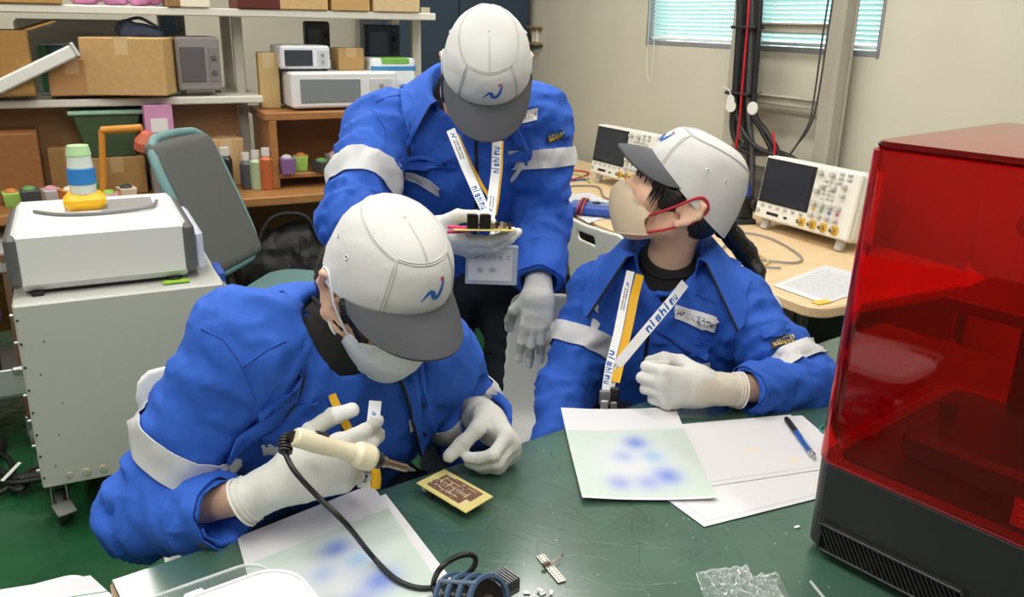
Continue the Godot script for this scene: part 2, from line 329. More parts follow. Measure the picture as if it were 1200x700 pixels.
# ---------------------------------------------------------------- the green work table
func table_print() -> Image:
	var im := blank(1024, 2048, rgb(64, 95, 81))
	var r := RandomNumberGenerator.new()
	r.seed = 21
	var nz := FastNoiseLite.new()
	nz.seed = 3; nz.frequency = 0.006; nz.fractal_octaves = 4
	for y in range(0, 2048, 2):
		for x in range(0, 1024, 2):
			var k := 1.0 + 0.10 * nz.get_noise_2d(x, y)
			im.fill_rect(Rect2i(x, y, 2, 2), Color(0.252 * k, 0.372 * k, 0.318 * k))
	for i in 420:   # scuffs: most where the work is done
		var near := i < 330
		var p := Vector2(r.randfn(330, 150), r.randfn(600, 190)) if near else Vector2(r.randf() * 1024, r.randf() * 2048)
		var a := r.randf() * TAU if i % 3 else r.randfn(0.9, 0.25)
		var l := 12 + r.randf() * (110 if i % 5 == 0 else 46)
		var bend := r.randfn(0, 0.004)
		var c := rgb(98, 126, 112) if i % 6 == 0 else (rgb(74, 106, 91) if i % 4 < 2 else rgb(48, 76, 64))
		var q := p
		for s in int(l / 4):
			var e := q + Vector2.from_angle(a) * 4.0
			line(im, q, e, c, 1.0)
			q = e
			a += bend * 4.0
	for i in 90:
		var p := Vector2(r.randfn(400, 220), r.randfn(700, 380))
		im.fill_rect(Rect2i(int(p.x), int(p.y), 2 + r.randi() % 2, 2), rgb(165, 182, 172))
	return im

func build_table() -> void:
	var o := thing("work_table", "large work table with a scuffed dark green top and thin tan edging", "table", Vector3(-0.498, 0, -0.909), 36.9)
	var top := printed(table_print(), 0.22)
	top.texture_repeat = true
	top.metallic_specular = 0.7
	top.clearcoat_enabled = true; top.clearcoat = 0.5; top.clearcoat_roughness = 0.16
	part("tabletop", Mb.new().box(Vector3(1.75, 0.004, 0.92), 0.0015, T(Vector3(0.875, 0.698, 0.46))), top, o)
	part("edging", Mb.new().box(Vector3(1.754, 0.03, 0.924), 0.003, T(Vector3(0.875, 0.681, 0.46))), M(rgb(176, 140, 104), 0.5), o)
	var st := M(rgb(70, 76, 76), 0.45, 0.4)
	for q in [[0.06, 0.06], [1.69, 0.06], [0.06, 0.86], [1.69, 0.86]]:
		part("leg", Mb.new().box(Vector3(0.045, 0.665, 0.045), 0.005, T(Vector3(q[0], 0.3325, q[1]))), st, o)
	part("rail", Mb.new().box(Vector3(1.58, 0.05, 0.025), 0.003, T(Vector3(0.875, 0.63, 0.86))), st, o)

func build_printer() -> void:
	var o := thing("resin_printer", "tall machine with a transparent dark red cover on a black base at the table's right", "machine", Vector3(0.680, 0.70, -0.988), -50.3)
	var bk := bumpy(M(rgb(34, 34, 36), 0.42).duplicate(), 0.3, 0.06, 8.0, 3)
	var flat := Basis(Vector3.RIGHT, PI / 2)
	var base := part("base", Mb.new().prism(rounded(0.392, 0.392, 0.028), 0.128, T(Vector3(0, 0.074, 0), flat), 0.004), bk, o)
	for q in [[-0.15, -0.15], [0.15, -0.15], [-0.15, 0.15], [0.15, 0.15]]:
		part("rubber_foot", Mb.new().cyl(0.018, 0.012, T(Vector3(q[0], 0.006, q[1])), 14, 0.002), M(rgb(20, 20, 20), 0.8), o)
	# slanted louvres low on the front
	for q in [[-0.068, 0.0145, 0.2, 0.004, 0], [-0.076, 0.0515, 0.182, 0.004, 0], [-0.168, 0.033, 0.004, 0.041, 0], [0.024, 0.033, 0.004, 0.041, 28]]:
		part("vent_frame", Mb.new().box(Vector3(q[2], q[3], 0.009), 0.0012, TE(Vector3(q[0], q[1], 0.1995), Vector3(0, 0, q[4]))), bk, base)
	for i in 27:
		var x := -0.163 + i * 0.0068
		part("vent_slat", Mb.new().box(Vector3(0.0024, 0.040, 0.008), 0.0006, TE(Vector3(x + 0.002, 0.033, 0.199), Vector3(0, 0, 32))), bk, base)
	part("top_plate", Mb.new().prism(rounded(0.35, 0.35, 0.02), 0.004, T(Vector3(0, 0.142, 0), flat)), M(rgb(26, 26, 28), 0.35), base)
	part("seam_strip", Mb.new().prism(rounded(0.394, 0.394, 0.029), 0.004, T(Vector3(0, 0.139, 0), flat)), M(rgb(150, 36, 40), 0.35), base)
	# the cover: a hollow shell of tinted acrylic
	var red := StandardMaterial3D.new()
	red.albedo_color = Color(rgb(228, 12, 28), 0.05)
	red.roughness = 0.03
	red.refraction_enabled = true; red.refraction_scale = 0.045
	red.transparency = BaseMaterial3D.TRANSPARENCY_ALPHA
	var loop := rounded(0.388, 0.388, 0.026, 8)
	var rows := []
	for y in [0.141, 0.27, 0.41, 0.544]:
		var row := []
		var tap: float = 1.0 - 0.035 * (y - 0.141) / 0.4
		for k in loop.size() + 1:
			var q := loop[k % loop.size()] * tap
			row.append(Vector3(q.x, y, q.y))
		rows.append(row)
	var cover := part("cover", Mb.new().grid(rows, 0.004, true), red, o)
	part("cover_top", Mb.new().prism(rounded(0.375, 0.375, 0.026), 0.010, T(Vector3(0, 0.5495, 0), flat), 0.004), red, cover)
	# mechanism inside
	var dk := M(rgb(40, 38, 40), 0.4, 0.3)
	var col := part("column", Mb.new().box(Vector3(0.25, 0.37, 0.07), 0.008, T(Vector3(0.045, 0.33, -0.13))), M(rgb(34, 32, 34), 0.4, 0.2), o)
	for s in [-0.025, 0.025]: part("guide_rail", Mb.new().box(Vector3(0.012, 0.34, 0.012), 0.002, T(Vector3(0.02 + s, 0.324, -0.09))), M(rgb(180, 180, 182), 0.25, 0.9), col)
	part("lead_screw", Mb.new().cyl(0.005, 0.34, T(Vector3(0.02, 0.324, -0.085)), 12), M(rgb(190, 190, 190), 0.25, 0.9), col)
	var arm := part("platform_arm", Mb.new().box(Vector3(0.05, 0.04, 0.16), 0.006, T(Vector3(0.02, 0.40, -0.01))), dk, o)
	part("clamp_knob", Mb.new().cyl(0.014, 0.03, T(Vector3(0.02, 0.436, 0.05)), 18, 0.003), M(rgb(200, 60, 60), 0.4), arm)
	part("build_plate", Mb.new().box(Vector3(0.21, 0.018, 0.14), 0.003, T(Vector3(0.0, 0.362, 0.04))), M(rgb(150, 150, 152), 0.35, 0.8), arm)
	var vat := part("resin_vat", Mb.new().box(Vector3(0.24, 0.04, 0.17), 0.008, T(Vector3(0, 0.166, 0.04))), dk, o)
	for s in [-0.1, 0.1]: part("vat_screw", Mb.new().cyl(0.011, 0.03, T(Vector3(s, 0.195, 0.04)), 16, 0.002), M(rgb(60, 60, 62), 0.4, 0.6), vat)
	var seal := part("round_seal", Mb.new().lathe([Vector2(0.008, -0.002), Vector2(0.012, -0.002), Vector2(0.012, 0.002), Vector2(0.008, 0.002)], 20, TE(Vector3(0.0, 0.487, 0.1875), Vector3(90, 0, 0))), M(rgb(190, 40, 44), 0.35), cover)
	part("warning_label", Mb.new().box(Vector3(0.06, 0.034, 0.001), 0.0003, T(Vector3(0.075, 0.175, 0.1942))), M(rgb(196, 44, 40), 0.5), cover)
	for i in 4: part("label_line", Mb.new().box(Vector3(0.044 - (i % 2) * 0.008, 0.002, 0.0006), 0.0, T(Vector3(0.073, 0.186 - i * 0.0065, 0.1949))), M(rgb(236, 150, 140), 0.5), cover)

# ---------------------------------------------------------------- equipment trolley on the left
func build_cart() -> void:
	var at := Vector3(-1.272, 0, -2.047) + RM(0.26, 0, 0.3)
	var o := thing("equipment_trolley", "light grey sheet metal equipment cabinet on castors behind the soldering man", "cart", at, 27.0)
	var g := M(rgb(190, 192, 186), 0.5, 0.05)
	var body := part("body", Mb.new().box(Vector3(0.52, 0.53, 0.58), 0.004, T(Vector3(0, 0.40, 0))), g, o)
	part("front_panel", Mb.new().box(Vector3(0.515, 0.525, 0.012), 0.003, T(Vector3(0, 0.40, 0.294))), M(rgb(196, 198, 192), 0.5, 0.05), o)
	for i in 3: part("cap_plug", Mb.new().cyl(0.011 if i else 0.009, 0.006, TE(Vector3(-0.19 + i * 0.042, 0.165 , 0.301), Vector3(90, 0, 0)), 18, 0.002), M(rgb(186, 180, 160), 0.5), o)
	for i in 8: part("screw", Mb.new().cyl(0.0035, 0.004, TE(Vector3(-0.252, 0.17 + i * 0.065, 0.301), Vector3(90, 0, 0)), 10, 0.001), M(rgb(90, 90, 88), 0.4, 0.8), o)
	for i in 7: part("side_bolt", Mb.new().cyl(0.005, 0.012, TE(Vector3(-0.264, 0.18 + i * 0.075, 0.27), Vector3(0, 0, 90)), 10, 0.001), M(rgb(200, 200, 200), 0.3, 0.9), o)
	for i in 5: part("side_bolt", Mb.new().cyl(0.002, 0.003, TE(Vector3(-0.22 + (i % 3) * 0.02, 0.2 + i * 0.09, 0.3005), Vector3(90, 0, 0)), 8), M(rgb(60, 60, 60), 0.4), o)
	var hd := part("handle", Mb.new().tube([Vector3(0.262, 0.63, 0.27), Vector3(0.3, 0.632, 0.272), Vector3(0.318, 0.62, 0.272), Vector3(0.32, 0.5, 0.272), Vector3(0.318, 0.4, 0.272), Vector3(0.262, 0.385, 0.27)], 0.008, 10), M(rgb(196, 196, 192), 0.35, 0.4), o)
	part("handle_plate", Mb.new().box(Vector3(0.012, 0.07, 0.04), 0.002, T(Vector3(0.264, 0.62, 0.27))), M(rgb(150, 152, 150), 0.4, 0.6), hd)
	part("blue_bracket", Mb.new().box(Vector3(0.02, 0.09, 0.12), 0.003, T(Vector3(0.268, 0.625, 0.15))), M(rgb(45, 80, 170), 0.5), o)
	for q in [[-0.225, 0.235], [0.225, 0.235], [-0.225, -0.22], [0.225, -0.22]]:
		var c := part("caster", Mb.new().box(Vector3(0.06, 0.008, 0.07), 0.002, T(Vector3(q[0], 0.129, q[1]))), M(rgb(170, 172, 172), 0.35, 0.8), o)
		var fk := Mb.new()
		for s in [-0.019, 0.019]: fk.box(Vector3(0.005, 0.085, 0.045), 0.001, TE(Vector3(q[0] + s, 0.088, q[1] + 0.008), Vector3(-12, 0, 0)))
		part("fork", fk, M(rgb(180, 182, 182), 0.3, 0.85), c)
		part("wheel", Mb.new().cyl(0.05, 0.026, TE(Vector3(q[0], 0.05, q[1] + 0.018), Vector3(0, 0, 90)), 24, 0.006), M(rgb(52, 52, 54), 0.6), c)
		part("brake_lever", Mb.new().box(Vector3(0.05, 0.006, 0.05), 0.002, TE(Vector3(q[0] + 0.01, 0.072, q[1] + 0.075), Vector3(18, 20, 0))), M(rgb(176, 176, 176), 0.35, 0.8), c)
	# white desktop instrument standing on it
	var p := thing("bench_instrument", "white box-shaped instrument with dark end strips on top of the grey trolley", "instrument", at + RM(-0.03, 0.665, 0.02), 27.0)
	var wm := M(rgb(226, 226, 224), 0.5)
	part("housing", Mb.new().box(Vector3(0.44, 0.165, 0.42), 0.02, T(Vector3(0, 0.095, 0.05))), wm, p)
	for s in [-1.0, 1.0]: part("end_strip", Mb.new().box(Vector3(0.035, 0.14, 0.41), 0.012, T(Vector3(s * 0.214, 0.095, 0.06))), M(rgb(96, 96, 98), 0.5), p)
	part("side_cover", Mb.new().box(Vector3(0.03, 0.12, 0.36), 0.012, T(Vector3(0.242, 0.075, 0.05))), M(rgb(206, 212, 232), 0.5), p)
	part("base_gap", Mb.new().box(Vector3(0.38, 0.014, 0.46), 0.002, T(Vector3(0, 0.007, 0))), M(rgb(24, 24, 26), 0.6), p)
	for s in [-0.17, 0.17]: part("foot", Mb.new().box(Vector3(0.03, 0.012, 0.03), 0.003, T(Vector3(s, 0.006, 0.245))), M(rgb(20, 20, 22), 0.7), p)
	part("top_inset", Mb.new().box(Vector3(0.14, 0.004, 0.16), 0.001, T(Vector3(0.08, 0.1785, 0.0))), M(rgb(150, 150, 152), 0.4), p)
	part("green_label", Mb.new().box(Vector3(0.07, 0.003, 0.03), 0.0, TE(Vector3(0.17, 0.005, 0.27), Vector3(0, 0, 0))), M(rgb(150, 200, 60), 0.5), p)
	# small yellow-footed device on the instrument
	var y := thing("desk_gadget", "small upright gadget with a yellow foot and blue band on the white instrument", "gadget", at + RM(-0.06, 0.843, 0.0), 27.0)
	part("foot", Mb.new().box(Vector3(0.11, 0.045, 0.09), 0.015, T(Vector3(0, 0.023, 0))), M(rgb(240, 186, 26), 0.5), y)
	part("body", Mb.new().lathe([Vector2(0, 0.045), Vector2(0.034, 0.045), Vector2(0.036, 0.1), Vector2(0.03, 0.16), Vector2(0, 0.165)], 20), M(rgb(205, 214, 206), 0.5), y)
	part("band", Mb.new().lathe([Vector2(0.0365, 0.072), Vector2(0.0375, 0.075), Vector2(0.0365, 0.115), Vector2(0.0345, 0.118)], 20), M(rgb(40, 120, 190), 0.5), y)
	part("cap", Mb.new().lathe([Vector2(0.031, 0.15), Vector2(0.033, 0.155), Vector2(0.028, 0.18), Vector2(0, 0.182)], 20), M(rgb(176, 214, 160), 0.5), y)
	solo("coiled_lead", Mb.new().tube([at + RM(-0.19, 0.848, -0.02), at + RM(-0.12, 0.848, -0.09), at + RM(-0.02, 0.848, -0.11), at + RM(0.1, 0.851, -0.09), at + RM(0.13, 0.851, 0.0)], 0.005, 8), M(rgb(120, 120, 124), 0.5), "grey lead lying across the top of the white instrument", "cable")

# ---------------------------------------------------------------- shelving and workbench at the left
func carton(label: String, at: Vector3, s: Vector3, yaw: float, c: Color, open := false, group := "") -> Node3D:
	var o := thing("cardboard_box", label, "box", at, yaw, group)
	var m := mottled(StandardMaterial3D.new(), c.darkened(0.06), c.lightened(0.04), 0.03, 2.0, 8) if s.x > 0.2 else M(c, 0.8)
	m.roughness = 0.85
	if open:
		var w := Mb.new()
		var t := 0.006
		w.box(Vector3(s.x, t, s.z), 0.0, T(Vector3(0, t / 2, 0)))
		for q in [-1.0, 1.0]:
			w.box(Vector3(t, s.y, s.z), 0.001, T(Vector3(q * (s.x / 2 - t / 2), s.y / 2, 0)))
			w.box(Vector3(s.x, s.y, t), 0.001, T(Vector3(0, s.y / 2, q * (s.z / 2 - t / 2))))
		part("body", w, m, o)
		for q in [-1.0, 1.0]:
			part("flap", Mb.new().box(Vector3(s.x * 0.45, 0.005, s.z * 0.96), 0.001, TE(Vector3(q * s.x * 0.7, s.y + s.x * 0.07, 0), Vector3(0, 0, q * 18.0))), m, o)
	else:
		part("body", Mb.new().box(s, 0.004, T(Vector3(0, s.y / 2, 0))), m, o)
		part("tape", Mb.new().box(Vector3(0.045, 0.0012, s.z + 0.002), 0.0, T(Vector3(0, s.y + 0.0002, 0))).box(Vector3(0.045, minf(0.06, s.y * 0.4), 0.0012), 0.0, T(Vector3(0, s.y - minf(0.06, s.y * 0.4) / 2, s.z / 2 + 0.0003))), M(c.lightened(0.18), 0.35), o)
		part("flap_line", Mb.new().box(Vector3(s.x * 0.98, 0.0016, 0.0016), 0.0, T(Vector3(0, s.y, s.z * 0.001))), M(c.darkened(0.4), 0.9), o)
	return o

func build_clutter() -> void:
	var tan := rgb(196, 158, 104)
	# steel shelving: posts, top board, middle board
	var sh := thing("shelving", "beige steel shelving behind the trolley with cartons along its top board", "shelf", RM(0.32, 0, 3.8), 27.0)
	var sm := M(rgb(206, 202, 190), 0.5, 0.1)
	part("shelf_board", Mb.new().box(Vector3(2.36, 0.03, 0.5), 0.004, T(Vector3(-0.08, 1.388, 0))), M(rgb(222, 219, 208), 0.5), sh)
	part("shelf_board", Mb.new().box(Vector3(1.6, 0.028, 0.5), 0.004, T(Vector3(-0.44, 1.062, 0))), M(rgb(214, 211, 200), 0.5), sh)
	for x in [-1.22, 0.31, 1.08]:
		for z in [-0.23, 0.055]:
			part("post", Mb.new().box(Vector3(0.04, 1.39, 0.03), 0.003, T(Vector3(x, 0.695, z))), sm, sh)
	# wooden bench in front of and under it, with a small wooden shelf on its right
	var wb := thing("wooden_workbench", "brown wooden workbench running below the shelving at the left", "table", RM(0.25, 0, 3.75), 27.0)
	part("bench_top", Mb.new().box(Vector3(2.3, 0.035, 0.42), 0.004, T(Vector3(0, 0.7, 0.24))), wood(rgb(148, 102, 56), rgb(176, 126, 76), 5), wb)
	for x in [-1.1, 1.05]: part("leg", Mb.new().box(Vector3(0.06, 0.68, 0.06), 0.004, T(Vector3(x, 0.34, 0.4))), wood(rgb(148, 102, 56), rgb(176, 126, 76), 6), wb)
	part("back_panel", Mb.new().box(Vector3(2.3, 0.5, 0.02), 0.0, T(Vector3(0, 0.43, 0.04))), wood(rgb(148, 102, 56), rgb(176, 126, 76), 5), wb)
	part("back_board", Mb.new().box(Vector3(1.5, 0.34, 0.012), 0.0, T(Vector3(-0.4, 0.888, 0.05))), wood(rgb(140, 104, 66), rgb(160, 120, 80), 9), wb)
	for k in 5:
		var c: Array = [["grey", 84, 86, 92], ["pale green", 176, 196, 160], ["orange", 190, 104, 60], ["light blue", 120, 170, 200], ["black", 40, 40, 44]][k]
		var can := thing("spray_can", "%s spray can among those standing between the blue file box and the wooden rack" % c[0], "can", RM(0.585 + (k % 3) * 0.035 if k < 3 else 0.42 + (k - 3) * 0.07, 0.7175 if k < 3 else 0.7175, 3.5 - 0.02 * k if k < 3 else 3.385), 27.0, "spray cans on the workbench")
		part("can", Mb.new().lathe([Vector2(0, 0), Vector2(0.024, 0), Vector2(0.026, 0.004), Vector2(0.026, 0.1 + 0.01 * k), Vector2(0.015, 0.115 + 0.01 * k), Vector2(0, 0.115 + 0.01 * k)], 18), M(rgb(c[1], c[2], c[3]), 0.35, 0.2), can)
		part("cap", Mb.new().lathe([Vector2(0.016, 0.112 + 0.01 * k), Vector2(0.018, 0.116 + 0.01 * k), Vector2(0.017, 0.145 + 0.01 * k), Vector2(0, 0.147 + 0.01 * k)], 18), M(rgb(210, 206, 200), 0.4), can)
	var ws := thing("wooden_rack", "brown wooden shelf unit under the white benchtop oven", "shelf", RM(0.99, 0.7175, 3.72), 27.0)
	var wd := wood(rgb(150, 100, 56), rgb(178, 124, 74), 8)
	part("top_board", Mb.new().box(Vector3(0.66, 0.03, 0.34), 0.003, T(Vector3(0, 0.285, 0.1))), wd, ws)
	part("side_board", Mb.new().box(Vector3(0.03, 0.27, 0.34), 0.003, T(Vector3(-0.3, 0.135, 0.1))), wd, ws)
	part("side_board", Mb.new().box(Vector3(0.03, 0.27, 0.34), 0.003, T(Vector3(0.3, 0.135, 0.1))), wd, ws)
	part("low_board", Mb.new().box(Vector3(0.57, 0.02, 0.34), 0.003, T(Vector3(0, 0.05, 0.1))), wd, ws)
	part("back_board", Mb.new().box(Vector3(0.57, 0.25, 0.012), 0.0, T(Vector3(0, 0.145, -0.06))), wd, ws)
	# cartons and packets along the top board
	var g := "cartons and packets on the top shelf board"
	var row := [[30, 66, rgb(180, 140, 80), "brown carton at the left end of the top shelf"], [192, 40, rgb(236, 228, 208), "cream carton beside the pink packets on the top shelf"], [176, 14, rgb(150, 112, 72), "narrow brown carton beside the pink packets on the top shelf"], [268, 46, rgb(92, 40, 32), "dark red carton on the top shelf between cream and tan cartons"], [318, 56, rgb(206, 172, 120), "long tan carton right of the dark red one on the top shelf"], [376, 44, rgb(190, 154, 100), "second tan carton right of the dark red one on the top shelf"], [434, 56, rgb(212, 186, 140), "pale tan carton at the right end of the top shelf"]]
	for q in row:
		var p := top_spot(q[0])
		carton(q[3], p, Vector3(q[1] * 0.0036, 0.13, 0.2), 27.0, q[2], false, g)
	for k in 3:
		var b := thing("plastic_packet", ["pink plastic packet leftmost on the top shelf", "pink plastic packet in the middle of the three on the top shelf", "pink plastic packet nearest the cream carton on the top shelf"][k], "packet", top_spot([93, 122, 150][k]), 27.0 + k * 9, g)
		var f := Field.new()
		f.add(Vector3(-0.03, 0.04, 0), Vector3(0.03, 0.045, 0), 0.04, 0.038, 0.03)
		f.folds(k + 2, 14.0, 0.01)
		part("packet", net(f, 0.012), M(rgb(216, 140, 190), 0.3), b)
		part("seal", Mb.new().box(Vector3(0.1, 0.012, 0.004), 0.001, T(Vector3(0, 0.088, 0))), M(rgb(235, 190, 215), 0.3), b)
	# middle shelf
	carton("large open brown carton at the far left of the middle shelf", Vector3(-1.8526, 1.0949, -3.1189), Vector3(0.22, 0.22, 0.26), 34.0, rgb(160, 118, 62), true)
	carton("low brown carton with a pink side on the middle shelf", Vector3(-1.6425, 1.0887, -3.2484), Vector3(0.16, 0.13, 0.2), 27.0, rgb(176, 132, 86))
	carton("big tan carton in the middle of the middle shelf", Vector3(-1.4464, 1.0895, -3.3259), Vector3(0.29, 0.205, 0.26), 8.0, tan)
	var tb := thing("white_profile", "long white square profile leaning at the left of the middle shelf", "bar", Vector3(-1.7018, 1.1548, -3.061), 27.0)
	part("bar", Mb.new().box(Vector3(0.34, 0.045, 0.045), 0.006, TE(Vector3(0, 0.02, 0), Vector3(0, 0, 26))), M(rgb(222, 222, 216), 0.5), tb)
	part("end_cap", Mb.new().box(Vector3(0.012, 0.05, 0.05), 0.003, TE(Vector3(0.156, 0.098, 0), Vector3(0, 0, 26))), M(rgb(200, 200, 196), 0.5), tb)
	var bg := thing("white_foam_board", "white foam packing sheet standing at the back of the middle shelf", "board", Vector3(-1.7451, 1.0716, -3.5216), 27.0)
	part("sheet", Mb.new().box(Vector3(0.42, 0.28, 0.05), 0.012, T(Vector3(0, 0.14, 0))), M(rgb(232, 236, 238), 0.7), bg)
	part("notch", Mb.new().box(Vector3(0.1, 0.06, 0.012), 0.004, T(Vector3(0.05, 0.2, 0.026))), M(rgb(206, 212, 220), 0.7), bg)
	for q in [[58, 62, 3.8, rgb(96, 150, 186), "light blue bottle-shaped spool on the low brown carton's left", 0.035], [44, 66, 3.8, rgb(80, 150, 110), "green spool beside the light blue spool", 0.02]]:
		var s := thing("spool", q[4], "spool", spot_mid(q[0], q[2]), 27.0)
		part("barrel", Mb.new().cyl(q[5], 0.17, T(Vector3(0, 0.095, 0)), 18, 0.004), M(q[3], 0.5), s)
		part("flange", Mb.new().cyl(q[5] + 0.012, 0.01, T(Vector3(0, 0.005, 0)), 18, 0.002), M(rgb(190, 205, 215), 0.5), s)
		part("flange", Mb.new().cyl(q[5] + 0.012, 0.01, T(Vector3(0, 0.185, 0)), 18, 0.002), M(rgb(190, 205, 215), 0.5), s)
	var pd := thing("tool_pouch", "dark blue cloth tool pouch lying on the big tan carton", "pouch", Vector3(-1.4072, 1.2767, -3.3458), 20.0)
	var pf := Field.new()
	pf.add(Vector3(-0.05, 0.04, 0), Vector3(0.05, 0.025, 0), 0.042, 0.026, 0.03)
	pf.folds(5, 10.0, 0.008)
	part("pouch", net(pf, 0.012), M(rgb(52, 62, 82), 0.8), pd)
	part("strap", Mb.new().tube([Vector3(-0.05, 0.075, 0.02), Vector3(0, 0.085, 0.04), Vector3(0.06, 0.05, 0.02)], 0.006, 8), M(rgb(36, 44, 60), 0.8), pd)
	machine("grey case machine with dark slots right of the big tan carton", "grey_machine", Vector3(-1.2686, 1.0872, -3.4838), Vector3(0.16, 0.21, 0.22), rgb(140, 134, 132), rgb(98, 94, 94))
	machine("pale grey desktop unit next to the shelf's middle post", "desk_unit", Vector3(-1.4451, 1.2155, -3.7306), Vector3(0.1, 0.26, 0.1), rgb(156, 160, 166), rgb(90, 120, 150))
	# right bay: oven, boxes, monitors above the wooden rack
	machine("white benchtop oven with a dark grey window on the wooden rack", "benchtop_oven", RM(1.0, 1.0175, 3.62), Vector3(0.44, 0.15, 0.26), rgb(222, 222, 224), rgb(128, 132, 136))
	machine("white box printer with a dark slot on top of the benchtop oven", "box_printer", RM(0.86, 1.1675, 3.66), Vector3(0.2, 0.1, 0.2), rgb(220, 222, 230), rgb(60, 62, 70))
	carton("small tan carton standing beside the white box printer", RM(1.06, 1.1675, 3.66), Vector3(0.11, 0.09, 0.12), 27.0, rgb(176, 142, 90))
	carton("tan carton on end left of the white box printer", RM(0.73, 1.0175, 3.68), Vector3(0.08, 0.22, 0.12), 20.0, rgb(196, 168, 116))
	machine("dark monitor at the back above the white box printer", "small_monitor", RM(1.0, 1.2, 3.92), Vector3(0.11, 0.16, 0.05), rgb(60, 64, 76), rgb(74, 80, 94))
	machine("dark blue monitor at the right end of the shelving", "small_monitor", RM(1.3, 1.18, 3.92), Vector3(0.17, 0.17, 0.05), rgb(44, 56, 78), rgb(54, 70, 96))
	var pk := thing("paper_pack", "white paper pack with a green and blue top right of the box printer", "packet", RM(1.24, 1.0175, 3.66), 27.0)
	part("pack", Mb.new().box(Vector3(0.2, 0.2, 0.14), 0.01, T(Vector3(0, 0.1, 0))), M(rgb(232, 236, 240), 0.5), pk)
	part("green_stripe", Mb.new().box(Vector3(0.13, 0.03, 0.142), 0.006, T(Vector3(0.01, 0.186, 0.001))), M(rgb(120, 180, 80), 0.5), pk)
	part("blue_stripe", Mb.new().box(Vector3(0.2, 0.025, 0.143), 0.006, T(Vector3(0.002, 0.158, 0.001))), M(rgb(60, 130, 190), 0.5), pk)
	machine("light blue-grey instrument at the right end of the wooden rack", "bench_meter", RM(1.3, 1.0175, 3.47), Vector3(0.12, 0.1, 0.12), rgb(150, 176, 204), rgb(190, 204, 220))
	# on the bench below the middle shelf
	carton("tall brown carton at the far left of the wooden workbench", RM(-0.28, 0.7175, 3.62), Vector3(0.3, 0.25, 0.26), 27.0, rgb(142, 92, 48))
	carton("small brown carton beside the tall one on the wooden workbench", RM(-0.02, 0.7175, 3.66), Vector3(0.16, 0.18, 0.16), 20.0, rgb(158, 122, 74))
	carton("tan carton with torn top near the blue file on the workbench", RM(0.52, 0.7175, 3.66), Vector3(0.14, 0.19, 0.16), 33.0, rgb(204, 168, 118))
	var bin := thing("parts_bin", "dark green parts bin under the middle shelf", "bin", RM(0.12, 0.86, 3.66), 27.0)
	part("bin", Mb.new().prism(PackedVector2Array([Vector2(-0.09, 0), Vector2(0.07, 0), Vector2(0.1, 0.16), Vector2(-0.13, 0.16)]), 0.2, T(Vector3.ZERO), 0.004), M(rgb(58, 78, 50), 0.5), bin)
	part("lip", Mb.new().box(Vector3(0.26, 0.015, 0.22), 0.004, T(Vector3(-0.015, 0.165, 0))), M(rgb(150, 190, 170), 0.5), bin)
	carton("brown carton under the dark green parts bin", RM(0.12, 0.7175, 3.66), Vector3(0.2, 0.142, 0.22), 27.0, rgb(172, 136, 84))
	for q in [[0.28, 0.86, rgb(206, 146, 186), "pink file box under the middle shelf", 0.1, 0.2], [0.36, 0.7175, rgb(62, 140, 196), "bright blue file box leaning below the pink one", 0.06, 0.2], [0.28, 0.7175, rgb(150, 148, 150), "grey file box supporting the pink one", 0.09, 0.1425]]:
		var b := thing("file_box", q[3], "file box", RM(q[0], q[1], 3.6), 27.0)
		part("body", Mb.new().box(Vector3(q[4], q[5] - 0.01, 0.22), 0.004, T(Vector3(0, q[5] / 2, 0))), M(q[2], 0.5), b)
		part("spine_label", Mb.new().box(Vector3(q[4] * 0.6, 0.05, 0.002), 0.0, T(Vector3(0, q[5] * 0.6, 0.111))), M(rgb(226, 224, 226), 0.6), b)
	machine("small grey power supply on the workbench below the pink file box", "power_supply", RM(0.44, 0.7175, 3.5), Vector3(0.12, 0.09, 0.12), rgb(86, 88, 104), rgb(130, 134, 150))
	# orange arm of a desk lamp over the instrument
	var lp := thing("desk_lamp", "orange articulated desk lamp behind the white instrument", "lamp", RM(0.06, 0.7175, 3.42), 27.0)
	var om := M(rgb(206, 140, 52), 0.45)
	part("base", Mb.new().cyl(0.06, 0.03, T(Vector3(0, 0.015, 0)), 24, 0.006), om, lp)
	part("arm", Mb.new().rod(Vector3(0, 0.03, 0), Vector3(0.02, 0.26, 0), 0.012), om, lp)
	part("arm", Mb.new().rod(Vector3(0.02, 0.26, 0), Vector3(0.15, 0.27, 0.05), 0.014), om, lp)
	part("lamp_head", Mb.new().lathe([Vector2(0.045, 0), Vector2(0.04, 0.03), Vector2(0.015, 0.06), Vector2(0, 0.062)], 20, TE(Vector3(0.16, 0.2, 0.05), Vector3(20, 0, 0))), M(rgb(190, 96, 70), 0.45), lp)
	# small bright parts heaped along the bench: each its own
	var r := RandomNumberGenerator.new()
	r.seed = 77
	var hues := [["pink", rgb(206, 150, 170)], ["cream", rgb(220, 210, 190)], ["purple", rgb(120, 90, 140)], ["lime", rgb(150, 190, 90)], ["dark", rgb(60, 62, 66)], ["grey", rgb(180, 180, 180)], ["orange", rgb(200, 120, 60)], ["green", rgb(90, 140, 80)]]
